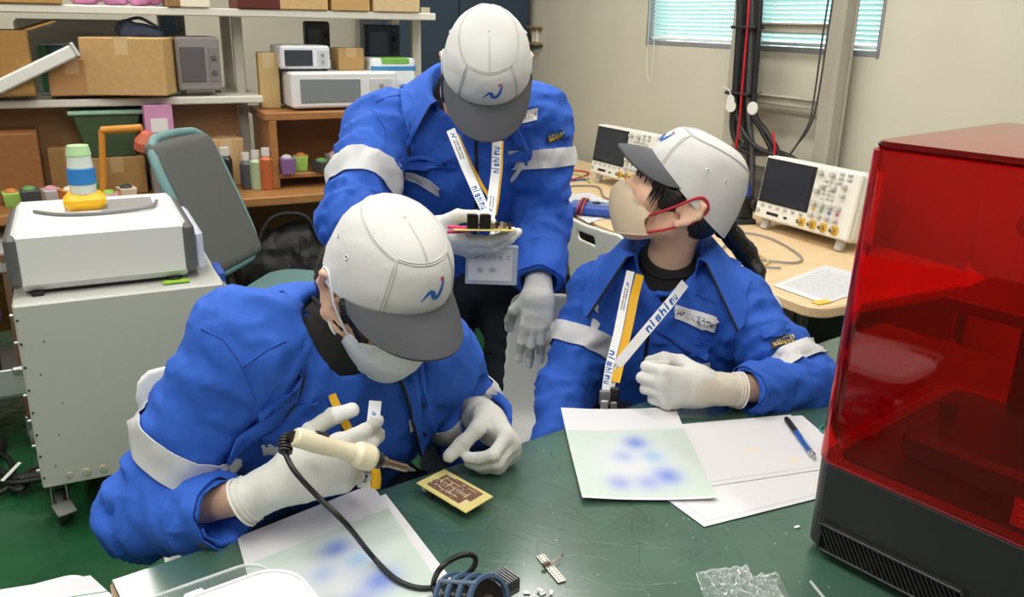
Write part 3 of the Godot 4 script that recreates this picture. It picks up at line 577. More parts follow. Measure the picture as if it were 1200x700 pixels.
	for i in 18:
		var left := i < 10
		var h: Array = hues[i % 8]
		var at := RM(-0.42 + i * 0.062, 0.7175, 3.36 + 0.1 * (i % 2)) if left else RM(0.735 + (i - 10) * 0.07, 0.778, 3.45 + 0.06 * (i % 2))
		var b := thing("parts_tray", "small %s parts tray %s on the wooden workbench" % [h[0], ["at the left among cables", "inside the wooden rack"][0 if left else 1]], "tray", at, 27.0 + r.randf_range(-25, 25), "small parts trays on the workbench")
		b.set_meta("label", "small %s parts tray %s, %s from the left there" % [h[0], "left of the orange lamp" if left else "inside the wooden rack", ["first", "second", "third", "fourth", "fifth", "sixth", "seventh", "eighth", "ninth", "tenth"][i if left else i - 10]])
		var hh := r.randf_range(0.03, 0.075)
		part("tray", Mb.new().prism(PackedVector2Array([Vector2(-0.024, 0), Vector2(0.024, 0), Vector2(0.03, hh), Vector2(-0.03, hh)]), 0.07, T(Vector3.ZERO), 0.003), M(h[1], 0.5), b)
		part("contents", Mb.new().ball(Vector3(0, hh, 0), 0.022, Vector3(1, 0.6, 1.2), 8), M(hues[(i + 3) % 8][1], 0.5), b)
	# cables spilling at the far left
	for i in 6:
		var c: Array = [[150, 70, 130], [70, 90, 160], [40, 40, 44], [180, 180, 184], [150, 60, 70], [120, 80, 150]][i]
		var x0 := -0.5 + i * 0.03
		solo("loose_lead", Mb.new().tube([RM(x0, 0.73, 3.4), RM(x0 + 0.08, 0.78, 3.25), RM(x0 - 0.02, 0.72, 3.12), RM(x0 + 0.05, 0.58 - i * 0.03, 3.1), RM(x0 - 0.04, 0.4, 3.14)], 0.007, 8), M(rgb(c[0], c[1], c[2]), 0.5), "%s lead hanging off the left end of the workbench" % ["purple", "blue", "black", "pale grey", "dull red", "violet"][i], "cable")
	# office chair turned away, and a black bag under the bench
	var oc := thing("office_chair", "grey office chair with teal edging between the trolley and the bench", "chair", RM(0.60, 0, 2.86), 80.0)
	var bf := FnField.new()
	bf.bb = AABB(Vector3(-0.26, 0.48, -0.48), Vector3(0.52, 0.62, 0.46))
	bf.f = func(p: Vector3) -> float:
		var q := Vector3(absf(p.x), absf(p.y - 0.77), absf(p.z + 0.19 + (p.y - 0.5) * 0.42 - p.x * p.x * 0.5)) - Vector3(0.15, 0.19, 0.004)
		return Vector3(maxf(q.x, 0), maxf(q.y, 0), maxf(q.z, 0)).length() + minf(maxf(q.x, maxf(q.y, q.z)), 0.0) - 0.028
	part("backrest", net(bf, 0.016), M(rgb(92, 94, 92), 0.85), oc)
	var rim := []
	for k in 25:
		var a := TAU * k / 24.0
		var px := 0.185 * signf(cos(a)) * pow(absf(cos(a)), 0.45)
		var py := 0.77 + 0.225 * signf(sin(a)) * pow(absf(sin(a)), 0.45)
		rim.append(Vector3(px, py, -0.19 - (py - 0.5) * 0.42 + px * px * 0.5))
	part("backrest_rim", Mb.new().tube(rim, 0.016, 8), M(rgb(110, 146, 146), 0.6), oc)
	part("seat", Mb.new().prism(rounded(0.46, 0.44, 0.1), 0.07, T(Vector3(0, 0.45, 0.05), Basis(Vector3.RIGHT, PI / 2)), 0.015), M(rgb(96, 128, 126), 0.85), oc)
	part("back_stem", Mb.new().tube([Vector3(0, 0.44, -0.1), Vector3(0, 0.46, -0.22), Vector3(0, 0.7, -0.305)], 0.02, 8), M(rgb(40, 40, 42), 0.5), oc)
	part("gas_column", Mb.new().cyl(0.03, 0.34, T(Vector3(0, 0.25, 0.03)), 16), M(rgb(40, 40, 42), 0.4, 0.4), oc)
	for k in 5:
		var a := TAU * k / 5.0
		var e := Vector3(sin(a) * 0.27, 0.07, cos(a) * 0.27 + 0.03)
		part("base_spoke", Mb.new().rod(Vector3(0, 0.1, 0.03), e, 0.02, 8, 0.014), M(rgb(44, 44, 46), 0.5), oc)
		part("castor", Mb.new().cyl(0.03, 0.04, TE(e - Vector3(0, 0.04, 0), Vector3(0, rad_to_deg(a), 90)), 14, 0.006), M(rgb(30, 30, 32), 0.5), oc)
	var bag := thing("black_bag", "black bag slumped on a stool under the wooden workbench", "bag", Vector3(-0.9122, 0.3, -3.3092), 20.0)
	var gf := Field.new()
	gf.add(Vector3(-0.1, 0.1, 0), Vector3(0.1, 0.1, 0), 0.11, 0.12, 0.05)
	gf.add(Vector3(-0.06, 0.2, 0), Vector3(0.07, 0.22, 0), 0.07, 0.08, 0.06)
	gf.folds(9, 9.0, 0.012)
	part("bag", net(gf, 0.016), M(rgb(22, 22, 25), 0.6), bag)
	part("strap", Mb.new().tube([Vector3(-0.12, 0.2, 0.06), Vector3(-0.05, 0.33, 0.05), Vector3(0.08, 0.33, 0.05), Vector3(0.14, 0.2, 0.06)], 0.009, 8), M(rgb(30, 30, 33), 0.6), bag)
	var st := thing("low_stool", "low dark stool under the black bag", "stool", Vector3(-0.9122, 0.3, -3.3092) - Vector3(0, 0.3, 0), 20.0)
	part("seat", Mb.new().cyl(0.17, 0.04, T(Vector3(0, 0.275, 0)), 24, 0.01), M(rgb(50, 60, 60), 0.7), st)
	for k in 4: part("leg", Mb.new().rod(Vector3(0.1 * (1 if k & 1 else -1), 0.26, 0.1 * (1 if k & 2 else -1)), Vector3(0.14 * (1 if k & 1 else -1), 0.0, 0.14 * (1 if k & 2 else -1)), 0.012), M(rgb(60, 60, 62), 0.4, 0.6), st)
	# low steel rack at the left edge, its castors, and cables on the floor
	var lr := thing("low_rack", "low aluminium-framed rack on castors at the left edge beside the grey trolley", "rack", Vector3(-1.8428, 0, -2.6425), 27.0)
	var am := M(rgb(206, 208, 210), 0.35, 0.5)
	for y in [0.2, 0.62]: part("tray", Mb.new().box(Vector3(0.4, 0.035, 0.42), 0.004, T(Vector3(0, y, 0))), am, lr)
	part("tray_lip", Mb.new().box(Vector3(0.42, 0.09, 0.012), 0.003, T(Vector3(0, 0.24, 0.215))), am, lr)
	part("corner_bracket", Mb.new().box(Vector3(0.05, 0.03, 0.05), 0.006, T(Vector3(0.185, 0.275, 0.2))), M(rgb(190, 192, 194), 0.3, 0.8), lr)
	for q in [[-0.19, -0.2], [0.19, -0.2], [-0.19, 0.2], [0.19, 0.2]]:
		part("post", Mb.new().box(Vector3(0.02, 0.56, 0.02), 0.002, T(Vector3(q[0], 0.38, q[1]))), M(rgb(120, 90, 70), 0.5), lr)
		part("wheel", Mb.new().cyl(0.032, 0.02, TE(Vector3(q[0], 0.032, q[1]), Vector3(0, 0, 90)), 18, 0.004), M(rgb(120, 126, 122), 0.5), lr)
		part("caster_fork", Mb.new().box(Vector3(0.034, 0.07, 0.02), 0.003, T(Vector3(q[0], 0.075, q[1]))), M(rgb(180, 182, 182), 0.3, 0.8), lr)
	var dr := thing("dark_canister", "dark canister with a grey band standing in the low rack", "canister", Vector3(-1.8428, 0, -2.6425) + Vector3(0.06, 0.2175, 0.05), 0.0)
	part("body", Mb.new().cyl(0.09, 0.3, T(Vector3(0, 0.15, 0)), 24, 0.01), M(rgb(34, 32, 34), 0.5), dr)
	part("band", Mb.new().cyl(0.0925, 0.03, T(Vector3(0, 0.06, 0)), 24, 0.004), M(rgb(110, 104, 98), 0.4, 0.4), dr)
	for k in 5:
		var pts: Array = [[Vector3(-1.7444, 0.012, -2.5303), Vector3(-1.5922, 0.012, -2.4212), Vector3(-1.5227, 0.012, -2.3169), Vector3(-1.4812, 0.012, -2.3819), Vector3(-1.4155, 0.02, -2.4139)], [Vector3(-1.6614, 0.012, -2.3909), Vector3(-1.452, 0.03, -2.2142), Vector3(-1.4577, 0.03, -2.3087), Vector3(-1.4309, 0.03, -2.3679)], [Vector3(-1.5299, 0.012, -2.1702), Vector3(-1.4903, 0.025, -2.2357), Vector3(-1.4764, 0.04, -2.2701), Vector3(-1.4107, 0.04, -2.2626), Vector3(-1.3553, 0.05, -2.2777)], [Vector3(-1.7883, 0.012, -2.6534), Vector3(-1.6781, 0.012, -2.5331), Vector3(-1.6192, 0.012, -2.3926), Vector3(-1.4678, 0.04, -2.2454)], [Vector3(-1.6092, 0.012, -2.3033), Vector3(-1.4721, 0.045, -2.2317), Vector3(-1.4125, 0.05, -2.2403), Vector3(-1.3351, 0.055, -2.2647)]][k]
		solo("floor_cable", Mb.new().tube(pts, 0.009 if k < 4 else 0.007, 8), M(rgb(24, 25, 26), 0.5), "black power cable on the floor left of the trolley, %s" % ["uppermost loop", "second loop from the top", "nearest loop", "coming from the low rack", "running straight to the trolley plug"][k], "cable")
	tag(solo("cable_label", Mb.new().box(Vector3(0.024, 0.002, 0.07), 0.0005), M(rgb(230, 230, 226), 0.6), "", "", T(Vector3(-1.4962, 0.06, -2.2698), Basis.from_euler(Vector3(0.5, -0.5, 0.3)))), "white label wrapped on the floor cables", "label")
	var pl := thing("power_plug", "black plug on the floor at the trolley's lower left edge", "plug", Vector3(-1.4308, 0.045, -2.2632), 20.0)
	part("body", Mb.new().rod(Vector3(-0.03, 0, 0), Vector3(0.06, 0.004, 0), 0.015, 12, 0.018), M(rgb(20, 20, 22), 0.5), pl)
	for k in 4: part("grip_ring", Mb.new().cyl(0.018, 0.006, TE(Vector3(-0.02 + k * 0.012, 0.001, 0), Vector3(0, 0, 90)), 12, 0.001), M(rgb(30, 30, 32), 0.5), pl)

func top_spot(x: float) -> Vector3:
	return RM(-0.21 + 0.00335 * x, 1.403, 3.64)
func spot_mid(x: float, u: float) -> Vector3:
	return RM(-0.225 + 0.0034 * x, 1.076, u)

func machine(label: String, called: String, at: Vector3, s: Vector3, c: Color, face: Color) -> Node3D:
	var cat := called.get_slice("_", called.count("_"))
	var o := thing(called, label, cat, at, 27.0)
	part("case", Mb.new().box(s - Vector3(0, 0.01, 0), 0.008, T(Vector3(0, s.y / 2 + 0.005, 0))), M(c, 0.5), o)
	part("window", Mb.new().box(Vector3(s.x * 0.56, s.y * 0.62, 0.006), 0.002, T(Vector3(-s.x * 0.14, s.y * 0.52, s.z / 2 + 0.001))), M(face, 0.25), o)
	part("control_panel", Mb.new().box(Vector3(s.x * 0.22, s.y * 0.62, 0.005), 0.002, T(Vector3(s.x * 0.34, s.y * 0.52, s.z / 2 + 0.001))), M(c.darkened(0.1), 0.5), o)
	for k in 2: part("knob", Mb.new().cyl(minf(s.x, s.y) * 0.06, 0.012, TE(Vector3(s.x * 0.34, s.y * (0.38 + k * 0.26), s.z / 2 + 0.008), Vector3(90, 0, 0)), 14, 0.002), M(c.darkened(0.35), 0.4), o)
	for k in 4: part("foot", Mb.new().box(Vector3(0.02, 0.01, 0.02), 0.002, T(Vector3(s.x * (0.4 if k & 1 else -0.4), 0.005, s.z * (0.4 if k & 2 else -0.4)))), M(rgb(40, 40, 42), 0.7), o)
	return o

# ---------------------------------------------------------------- white shell chairs
func build_chairs() -> void:
	var o := thing("shell_chair", "white plastic shell chair of the seated woman, the standing person leaning on its back", "chair", Vector3.ZERO, 0.0, "white plastic shell chairs")
	var wm := M(rgb(222, 222, 216), 0.42)
	var f := FnField.new()
	f.bb = AABB(Vector3(-0.25, 0.38, -0.34), Vector3(0.5, 0.47, 0.6))
	f.f = func(p: Vector3) -> float:
		# seat pan and back: two bent slabs joined by a soft bend
		var cx := p.x * p.x
		var y0 := p.y - 0.44 - cx * 0.35 + 0.02 * (1.0 - p.z * 8.0 if p.z > 0.125 else 0.0)
		var q := Vector3(absf(p.x), absf(y0), absf(p.z + 0.01)) - Vector3(0.17, 0.0, 0.17)
		var d1 := Vector3(maxf(q.x, 0), maxf(q.y, 0), maxf(q.z, 0)).length() + minf(maxf(q.x, maxf(q.y, q.z)), 0.0)
		d1 = maxf(d1 - 0.035, absf(y0) - 0.006)
		var zb := p.z + 0.19 + (p.y - 0.46) * 0.2 - cx * 0.7
		var r := Vector3(absf(p.x), absf(p.y - 0.625), 0) - Vector3(0.175, 0.135, 0)
		var d2 := Vector2(maxf(r.x, 0), maxf(r.y, 0)).length() + minf(maxf(r.x, r.y), 0.0) - 0.045
		d2 = maxf(d2, absf(zb) - 0.0065)
		var s := Vector2(maxf(absf(p.x) - 0.045, 0), p.y - 0.752).length() - 0.016
		d2 = maxf(d2, -s)
		var h := clampf(0.5 + 0.5 * (d2 - d1) / 0.05, 0.0, 1.0)
		return lerpf(d2, d1, h) - 0.05 * h * (1.0 - h)
	part("shell", net(f, 0.0075), wm, o)
	var st := M(rgb(186, 188, 188), 0.3, 0.85)
	for k in 4:
		var sx := 1.0 if k & 1 else -1.0
		var sz := 1.0 if k & 2 else -1.0
		part("leg", Mb.new().tube([Vector3(sx * 0.15, 0.425, sz * 0.12 - 0.02), Vector3(sx * 0.19, 0.4, sz * 0.16 - 0.02), Vector3(sx * 0.2, 0.2, sz * 0.19 - 0.02), Vector3(sx * 0.21, 0.012, sz * 0.21 - 0.02)], 0.0105, 10), st, o)
		part("foot", Mb.new().cyl(0.014, 0.02, T(Vector3(sx * 0.21, 0.01, sz * 0.21 - 0.02)), 12, 0.003), M(rgb(60, 60, 62), 0.7), o)
	for s in [-1.0, 1.0]: part("seat_rail", Mb.new().rod(Vector3(s * 0.15, 0.425, -0.14), Vector3(s * 0.15, 0.425, 0.1), 0.009), st, o)
	o.scale = Vector3.ONE * 0.93
	o.position = Vector3(0.125, 0, -1.735)
	o.rotation.y = deg_to_rad(-18)
	copy(o, "white plastic shell chair under the man with the soldering iron", Vector3(-0.425, 0, -1.34), 24.0)
	copy(o, "white plastic shell chair behind the seated woman, tucked under the bench's near corner", Vector3(0.76, 0, -2.28), 117.0)
	copy(o, "white plastic shell chair with its back to us at the bench, beside the blue meter", Vector3(0.2706, 0.7265, -2.7728) * Vector3(1, 0, 1) + RM(0.2, 0, 0), 117.0)

# ---------------------------------------------------------------- figure building
func lp(F: Field, X: Transform3D, p: Vector3, q: Vector3, r0: float, r1: float, k := 0.02, ax := Vector3.ZERO, s := 1.0) -> int:
	return F.add(X * p, X * q, r0, r1, k, X.basis * ax if ax != Vector3.ZERO else ax, s)

func head_shape(F: Field, X: Transform3D) -> void:
	lp(F, X, Vector3(0, 0.03, -0.026), Vector3(0, 0.034, 0.018), 0.0765, 0.074)
	lp(F, X, Vector3(0, -0.005, 0.036), Vector3(0, -0.066, 0.048), 0.06, 0.04, 0.03)
	for s in [-1.0, 1.0]:
		lp(F, X, Vector3(s * 0.047, -0.045, 0.0), Vector3(s * 0.02, -0.088, 0.056), 0.021, 0.018, 0.03)
		lp(F, X, Vector3(s * 0.037, -0.018, 0.062), Vector3(s * 0.03, -0.035, 0.066), 0.026, 0.024, 0.02)
		lp(F, X, Vector3(s * 0.011, -0.031, 0.1), Vector3(s * 0.011, -0.031, 0.097), 0.0085, 0.0085, 0.008)
		F.cut(X * Vector3(s * 0.031, 0.012, 0.108), X * Vector3(s * 0.034, 0.012, 0.104), 0.016, 0.016, 0.014)
		var ear := [Vector3(0.0745, 0.022, 0.002), Vector3(0.081, 0.033, -0.012), Vector3(0.088, 0.026, -0.03), Vector3(0.087, 0.004, -0.033), Vector3(0.08, -0.018, -0.02), Vector3(0.0755, -0.031, -0.006)]
		for i in ear.size() - 1:
			lp(F, X, ear[i] * Vector3(s, 1, 1), ear[i + 1] * Vector3(s, 1, 1), 0.0052, 0.0052 + (0.0025 if i == 4 else 0.0), 0.006)
		lp(F, X, Vector3(s * 0.0775, 0.012, -0.016), Vector3(s * 0.0765, -0.012, -0.01), 0.013, 0.01, 0.008, Vector3(1, 0, 0.25), 3.0)
		lp(F, X, Vector3(s * 0.074, -0.004, 0.004), Vector3(s * 0.074, -0.008, 0.004), 0.006, 0.005, 0.006)
	lp(F, X, Vector3(0, -0.09, 0.066), Vector3(0, -0.093, 0.064), 0.019, 0.018, 0.025)
	lp(F, X, Vector3(0, 0.014, 0.09), Vector3(0, -0.026, 0.106), 0.008, 0.0115, 0.014)
	lp(F, X, Vector3(-0.034, 0.032, 0.08), Vector3(0.034, 0.032, 0.08), 0.011, 0.011, 0.02)
	lp(F, X, Vector3(-0.018, -0.056, 0.086), Vector3(0.018, -0.056, 0.086), 0.006, 0.006, 0.008)
	lp(F, X, Vector3(-0.015, -0.066, 0.084), Vector3(0.015, -0.066, 0.084), 0.007, 0.007, 0.008)

func eyes(X: Transform3D, body: Node, off: Transform3D) -> void:
	for s in [-1.0, 1.0]:
		var e := part("eye", Mb.new().ball(Vector3.ZERO, 0.012, Vector3.ONE, 8), M(rgb(236, 232, 226), 0.25), body, off * X * T(Vector3(s * 0.031, 0.012, 0.0745)))
		part("iris", Mb.new().ball(Vector3(0, 0.0, 0.0072), 0.0058, Vector3(1, 1, 0.9), 6), M(rgb(32, 20, 14), 0.15), e)

# --- cap: dome on an oval hem, front panel, peak
func dome(th: float, e: float, out := 0.0) -> Vector3:
	var c := pow(maxf(cos(e * PI / 2), 0.0), 0.58)
	var s := pow(sin(e * PI / 2), 0.98)
	var yh := 0.018 + 0.036 * cos(th)
	var front := 0.004 * maxf(cos(th), 0.0) * sin(e * PI)
	return Vector3((0.087 + out) * sin(th) * c, lerpf(yh, 0.140 + out, s), -0.007 + (0.107 + out + front) * cos(th) * c)

const PANEL := 0.62

func cap(X: Transform3D, person: Node, off: Transform3D, sd: int) -> void:
	var wm := cap_white
	var nz := FastNoiseLite.new()
	nz.seed = sd; nz.frequency = 16.0
	var root := part("cap", cap_dome(nz), wm, person, off * X)
	var line_m := M(rgb(205, 203, 200), 0.8)
	var stitch := func(path: Array) -> Mb:
		var pts := []
		for q in path: pts.append(dome_n(q[0], q[1], 0.0006, nz))
		return Mb.new().tube(pts, 0.0009, 6, false)
	for s in [-1.0, 1.0]:
		for d in [0.0, 0.05]:
			var up := []
			var back := []
			for i in 13: up.append([s * (0.66 + d), i / 12.0 * PANEL])
			for i in 25: back.append([s * lerpf(0.66 + d, PI * 0.96, i / 24.0), PANEL + 0.10 * sin(i / 24.0 * PI) - d * 0.3])
			part("seam", stitch.call(up), line_m, root)
			part("seam", stitch.call(back), line_m, root)
	for d in [0.0, 0.035]:
		var cross := []
		for i in 17: cross.append([lerpf(-0.66, 0.66, i / 16.0), PANEL + d * 0.7])
		part("seam", stitch.call(cross), line_m, root)
	for s in [-0.022, 0.022]:
		var mid := []
		for i in 15: mid.append([s, lerpf(PANEL + 0.03, 0.985, i / 14.0)])
		part("seam", stitch.call(mid), line_m, root)
	for q in [[-1.5, 0.36], [-1.95, 0.4], [1.5, 0.36], [1.95, 0.4]]:
		var p := dome_n(q[0], q[1], 0.0005, nz)
		var nn := (dome(q[0], q[1], 0.01) - dome(q[0], q[1])).normalized()
		var bs := Basis(Quaternion(Vector3.UP, nn))
		part("eyelet", Mb.new().lathe([Vector2(0.0016, -0.0008), Vector2(0.0022, 0.0012), Vector2(0.0038, 0.0012), Vector2(0.0046, -0.0008)], 14, Transform3D(bs, p)), M(rgb(225, 224, 222), 0.6), root)
		part("eyelet_hole", Mb.new().cyl(0.0017, 0.0012, Transform3D(bs, p)), M(rgb(70, 70, 72), 0.9), root)
	# peak
	var g := []
	var W := 1.27
	for i in 37:
		var th := lerpf(-W, W, i / 36.0)
		var base := dome(th, 0.0)
		var k := pow(maxf(cos(th / W * PI / 2), 0.0), 0.55)
		var row := []
		for j in 9:
			var t := j / 8.0
			var p := base + Vector3(sin(th) * 0.006 * t * k, 0, 0.063 * k * t)
			p.y += 0.003 - 0.012 * t * k - 0.020 * t * k * pow(absf(base.x) / 0.085, 2.0) - 0.010 * t * t * k
			row.append(p)
		g.append(row)
	var peak := part("peak", Mb.new().grid(g, 0.0035), peak_grey, root)
	for j in [3, 5, 7, 8]:
		var pts := []
		for i in range(3, 34): pts.append(g[i][j] + Vector3(0, 0.0002, 0))
		part("stitch_row" if j < 8 else "peak_edge", Mb.new().tube(pts, 0.0007 if j < 8 else 0.0022, 6, false), M(rgb(74, 75, 80), 0.85), peak)
	# embroidered mark: a blue wave and a red dot
	var pa := [[0.0, 0.05, 0.02], [0.12, 0.25, 0.06], [0.24, 0.42, 0.10], [0.34, 0.49, 0.14], [0.42, 0.44, 0.17], [0.46, 0.30, 0.17], [0.52, 0.17, 0.17], [0.62, 0.13, 0.17], [0.74, 0.23, 0.15], [0.86, 0.45, 0.12], [0.95, 0.72, 0.08], [1.0, 0.98, 0.02]]
	var rows := [[], [], []]
	for i in pa.size():
		var a: Array = pa[maxi(i - 1, 0)]
		var b: Array = pa[mini(i + 1, pa.size() - 1)]
		var d := Vector2(b[0] - a[0], b[1] - a[1]).normalized()
		var n2: Vector2 = Vector2(-d.y, d.x) * pa[i][2] * 0.6
		for r in 3:
			var q: Vector2 = Vector2(pa[i][0], pa[i][1]) + n2 * (1 - r)
			rows[r].append(dome_n(lerpf(-0.14, 0.32, q.x), lerpf(0.2, 0.46, q.y), 0.0012, nz))
	part("blue_wave", Mb.new().grid(rows, 0.0006), M(rgb(24, 92, 178), 0.6), root)
	var dc := []
	for r in 4:
		var row := []
		for k in 13: row.append(dome_n(lerpf(-0.14, 0.32, 0.86 + 0.062 * r / 3.0 * cos(TAU * k / 12.0)), lerpf(0.2, 0.46, 0.93 + 0.085 * r / 3.0 * sin(TAU * k / 12.0)), 0.0014, nz))
		dc.append(row)
	part("red_dot", Mb.new().grid(dc, 0.0005, true), M(rgb(222, 40, 52), 0.6), root)

func dome_n(th: float, e: float, out: float, nz: FastNoiseLite) -> Vector3:
	var p := dome(th, e, out)
	var n := nz.get_noise_3dv(p) * 0.0035 * sin(clampf(e * 1.2, 0.0, 1.0) * PI)
	return p + p.normalized() * n

func cap_dome(nz: FastNoiseLite) -> Mb:
	var g := []
	for i in 31:
		var row := []
		for k in 73: row.append(dome_n(TAU * k / 72.0, minf(i / 30.0, 0.9995), 0.0, nz))
		g.append(row)
	return Mb.new().grid(g, 0.002, true)

# --- face masks
func mask_point(f: float, t: float, cup: bool) -> Vector3:   # f -1..1 ear to ear, t 0..1 nose to chin
	var a := absf(f)
	var ph := f * 1.28 * (1.0 - (0.10 * sin(t * PI) if cup else 0.0))
	var top := (-0.017 if cup else 0.004) - (0.024 if cup else 0.030) * pow(a, 1.3)
	var bot := (-0.117 if cup else -0.106) + (0.040 if cup else 0.046) * pow(a, 1.6)
	var y := lerpf(top, bot, t)
	var bow := sin(t * PI)
	var p := Vector3(0.0735 * sin(ph), y, 0.022 + 0.082 * cos(ph) - 0.010 * t)
	if cup:
		p.z += 0.022 * exp(-a * a * 4.0) * pow(sin(pow(t, 0.75) * PI), 0.8) + 0.012 * exp(-a * a * 22.0) * (1.0 - 0.8 * t)
		p.x *= 1.0 + 0.06 * bow
		p.z -= 0.014 * t * t * (1.0 - 0.5 * a)
	else:
		p.z += 0.013 * exp(-a * a * 16.0) * (1.0 - t) + 0.012 * bow * (1.0 - a * a)
		p.z += 0.0022 * (fmod(t * 3.0 + 0.15, 1.0) - 0.5) * (1.0 - a)
		p.x *= 1.0 + 0.05 * bow
	return p

func face_mask(HF: Field, X: Transform3D, person: Node, off: Transform3D, cup: bool, m: Material, strap_m: Material, r: float) -> void:
	var g := []
	for i in 25:
		var row := []
		for j in 41: row.append(X.affine_inverse() * HF.push(X * mask_point(lerpf(-1, 1, j / 40.0), i / 24.0, cup), 0.004))
		g.append(row)
	var o := part("face_mask", Mb.new().grid(g, 0.0015), m, person, off * X)
	for i in ([0, 24] if cup else [0, 1, 24]):
		part("binding", Mb.new().tube(g[i], 0.0012, 6, false), m, o)
	for s in [-1.0, 1.0]:
		var a := mask_point(s, 0.08, cup)
		var b := mask_point(s, 0.92, cup)
		var loop := [a, a.lerp(Vector3(s * 0.086, 0.036, -0.012), 0.5) + Vector3(s * 0.007, 0.0, 0), Vector3(s * 0.088, 0.038, -0.016), Vector3(s * 0.084, 0.024, -0.04), Vector3(s * 0.081, -0.012, -0.03), Vector3(s * 0.079, -0.03, -0.012), b.lerp(Vector3(s * 0.079, -0.03, -0.012), 0.5) + Vector3(s * 0.006, 0, 0), b]
		part("ear_loop", Mb.new().tube(loop, r, 8), strap_m, o)

# --- hands in knitted gloves
func hand(F: Field, wrist: Vector3, f: Vector3, n: Vector3, right: bool, pose: Array, thumb: Array, cols: Array, size := 1.0) -> void:
	f = f.normalized()
	n = (n - f * n.dot(f)).normalized()
	var t := n.cross(f) if right else f.cross(n)
	var X := Transform3D(Basis(t, n, f) * size, wrist)
	F.use_col = true
	F.cur_col = cols[0]
	var kn := [Vector3(0.031, 0, 0.088), Vector3(0.0105, 0.003, 0.092), Vector3(-0.0105, 0.001, 0.087), Vector3(-0.030, -0.003, 0.079)]
	var ln := [[0.043, 0.026, 0.021], [0.047, 0.030, 0.022], [0.043, 0.028, 0.021], [0.034, 0.021, 0.019]]
	for i in 4:
		F.add(X * Vector3(kn[i].x * 0.55, 0.0, 0.012), X * kn[i], 0.0165, 0.0125, 0.016)
	F.add(X * Vector3(0.018, -0.004, 0.02), X * Vector3(-0.018, -0.004, 0.03), 0.017, 0.017, 0.016)
	F.add(X * Vector3(0.012, 0.0, 0.055), X * Vector3(-0.012, 0.0, 0.055), 0.014, 0.014, 0.016)
	for i in 4:
		var p: Vector3 = kn[i]
		var ang := 0.0
		var sp: float = pose[i][3]
		for k in 3:
			ang += deg_to_rad(pose[i][k])
			var d := Vector3(sin(sp) * cos(ang), -sin(ang), cos(sp) * cos(ang))
			var q: Vector3 = p + d * ln[i][k]
			F.cur_col = cols[mini(k, 2)] if k < 2 else cols[2]
			if k == 1: F.cur_col = cols[1]
			F.add(X * p, X * q, 0.0108 - k * 0.0008, 0.0102 - k * 0.0010, 0.004 if k else 0.006)
			p = q
	var tp := Vector3(0.026, -0.006, 0.022)
	var tl := [0.046, 0.036, 0.029]
	for k in 3:
		var d: Vector3 = thumb[k]
		var q: Vector3 = tp + d.normalized() * tl[k]
		F.cur_col = cols[0] if k == 0 else (cols[1] if k == 1 else cols[2])
		F.add(X * tp, X * q, [0.0165, 0.0125, 0.0118][k], [0.013, 0.0118, 0.0105][k], 0.012 if k == 0 else 0.005)
		tp = q
	F.cur_col = cols[0]

func glove(called: String, person: Node, off: Transform3D, wrist: Vector3, f: Vector3, n: Vector3, right: bool, pose: Array, thumb: Array, cols: Array, arm: Vector3, size := 1.0) -> void:
	var F := Field.new()
	hand(F, wrist, f, n, right, pose, thumb, cols, size)
	F.cur_col = cols[3]
	var back := (arm - wrist).normalized()
	F.add(wrist + f.normalized() * 0.012, wrist + back * 0.02, 0.026, 0.0285, 0.02)
	F.add(wrist + back * 0.02, wrist + back * 0.075, 0.0285, 0.033, 0.01)
	F.chop(wrist + back * 0.062, back, 0.09)
	F.folds(3, 60.0, 0.0009)
	var o := part(called, net(F, 0.0035), knit, person, off)
	for k in 3:
		var c := wrist + back * (0.061 - k * 0.006)
		var rr := []
		var s := back.cross(Vector3.UP if absf(back.y) < 0.9 else Vector3.RIGHT).normalized()
		var u := back.cross(s)
		for i in 25:
			var d := s * cos(TAU * i / 24.0) + u * sin(TAU * i / 24.0)
			rr.append(F.hit(c + d * 0.06, -d, 0.05) + d * 0.0006)
		part("cuff_rib", Mb.new().tube(rr, 0.0021 if k == 0 else 0.0012, 6, false), M(rgb(228, 226, 220), 0.9), o)

# --- jackets
class Jacket:
	var F := Field.new()
	var arm_r := PackedInt32Array()
	var arm_l := PackedInt32Array()
	var s: Dictionary
	var node: Node
	var off: Transform3D

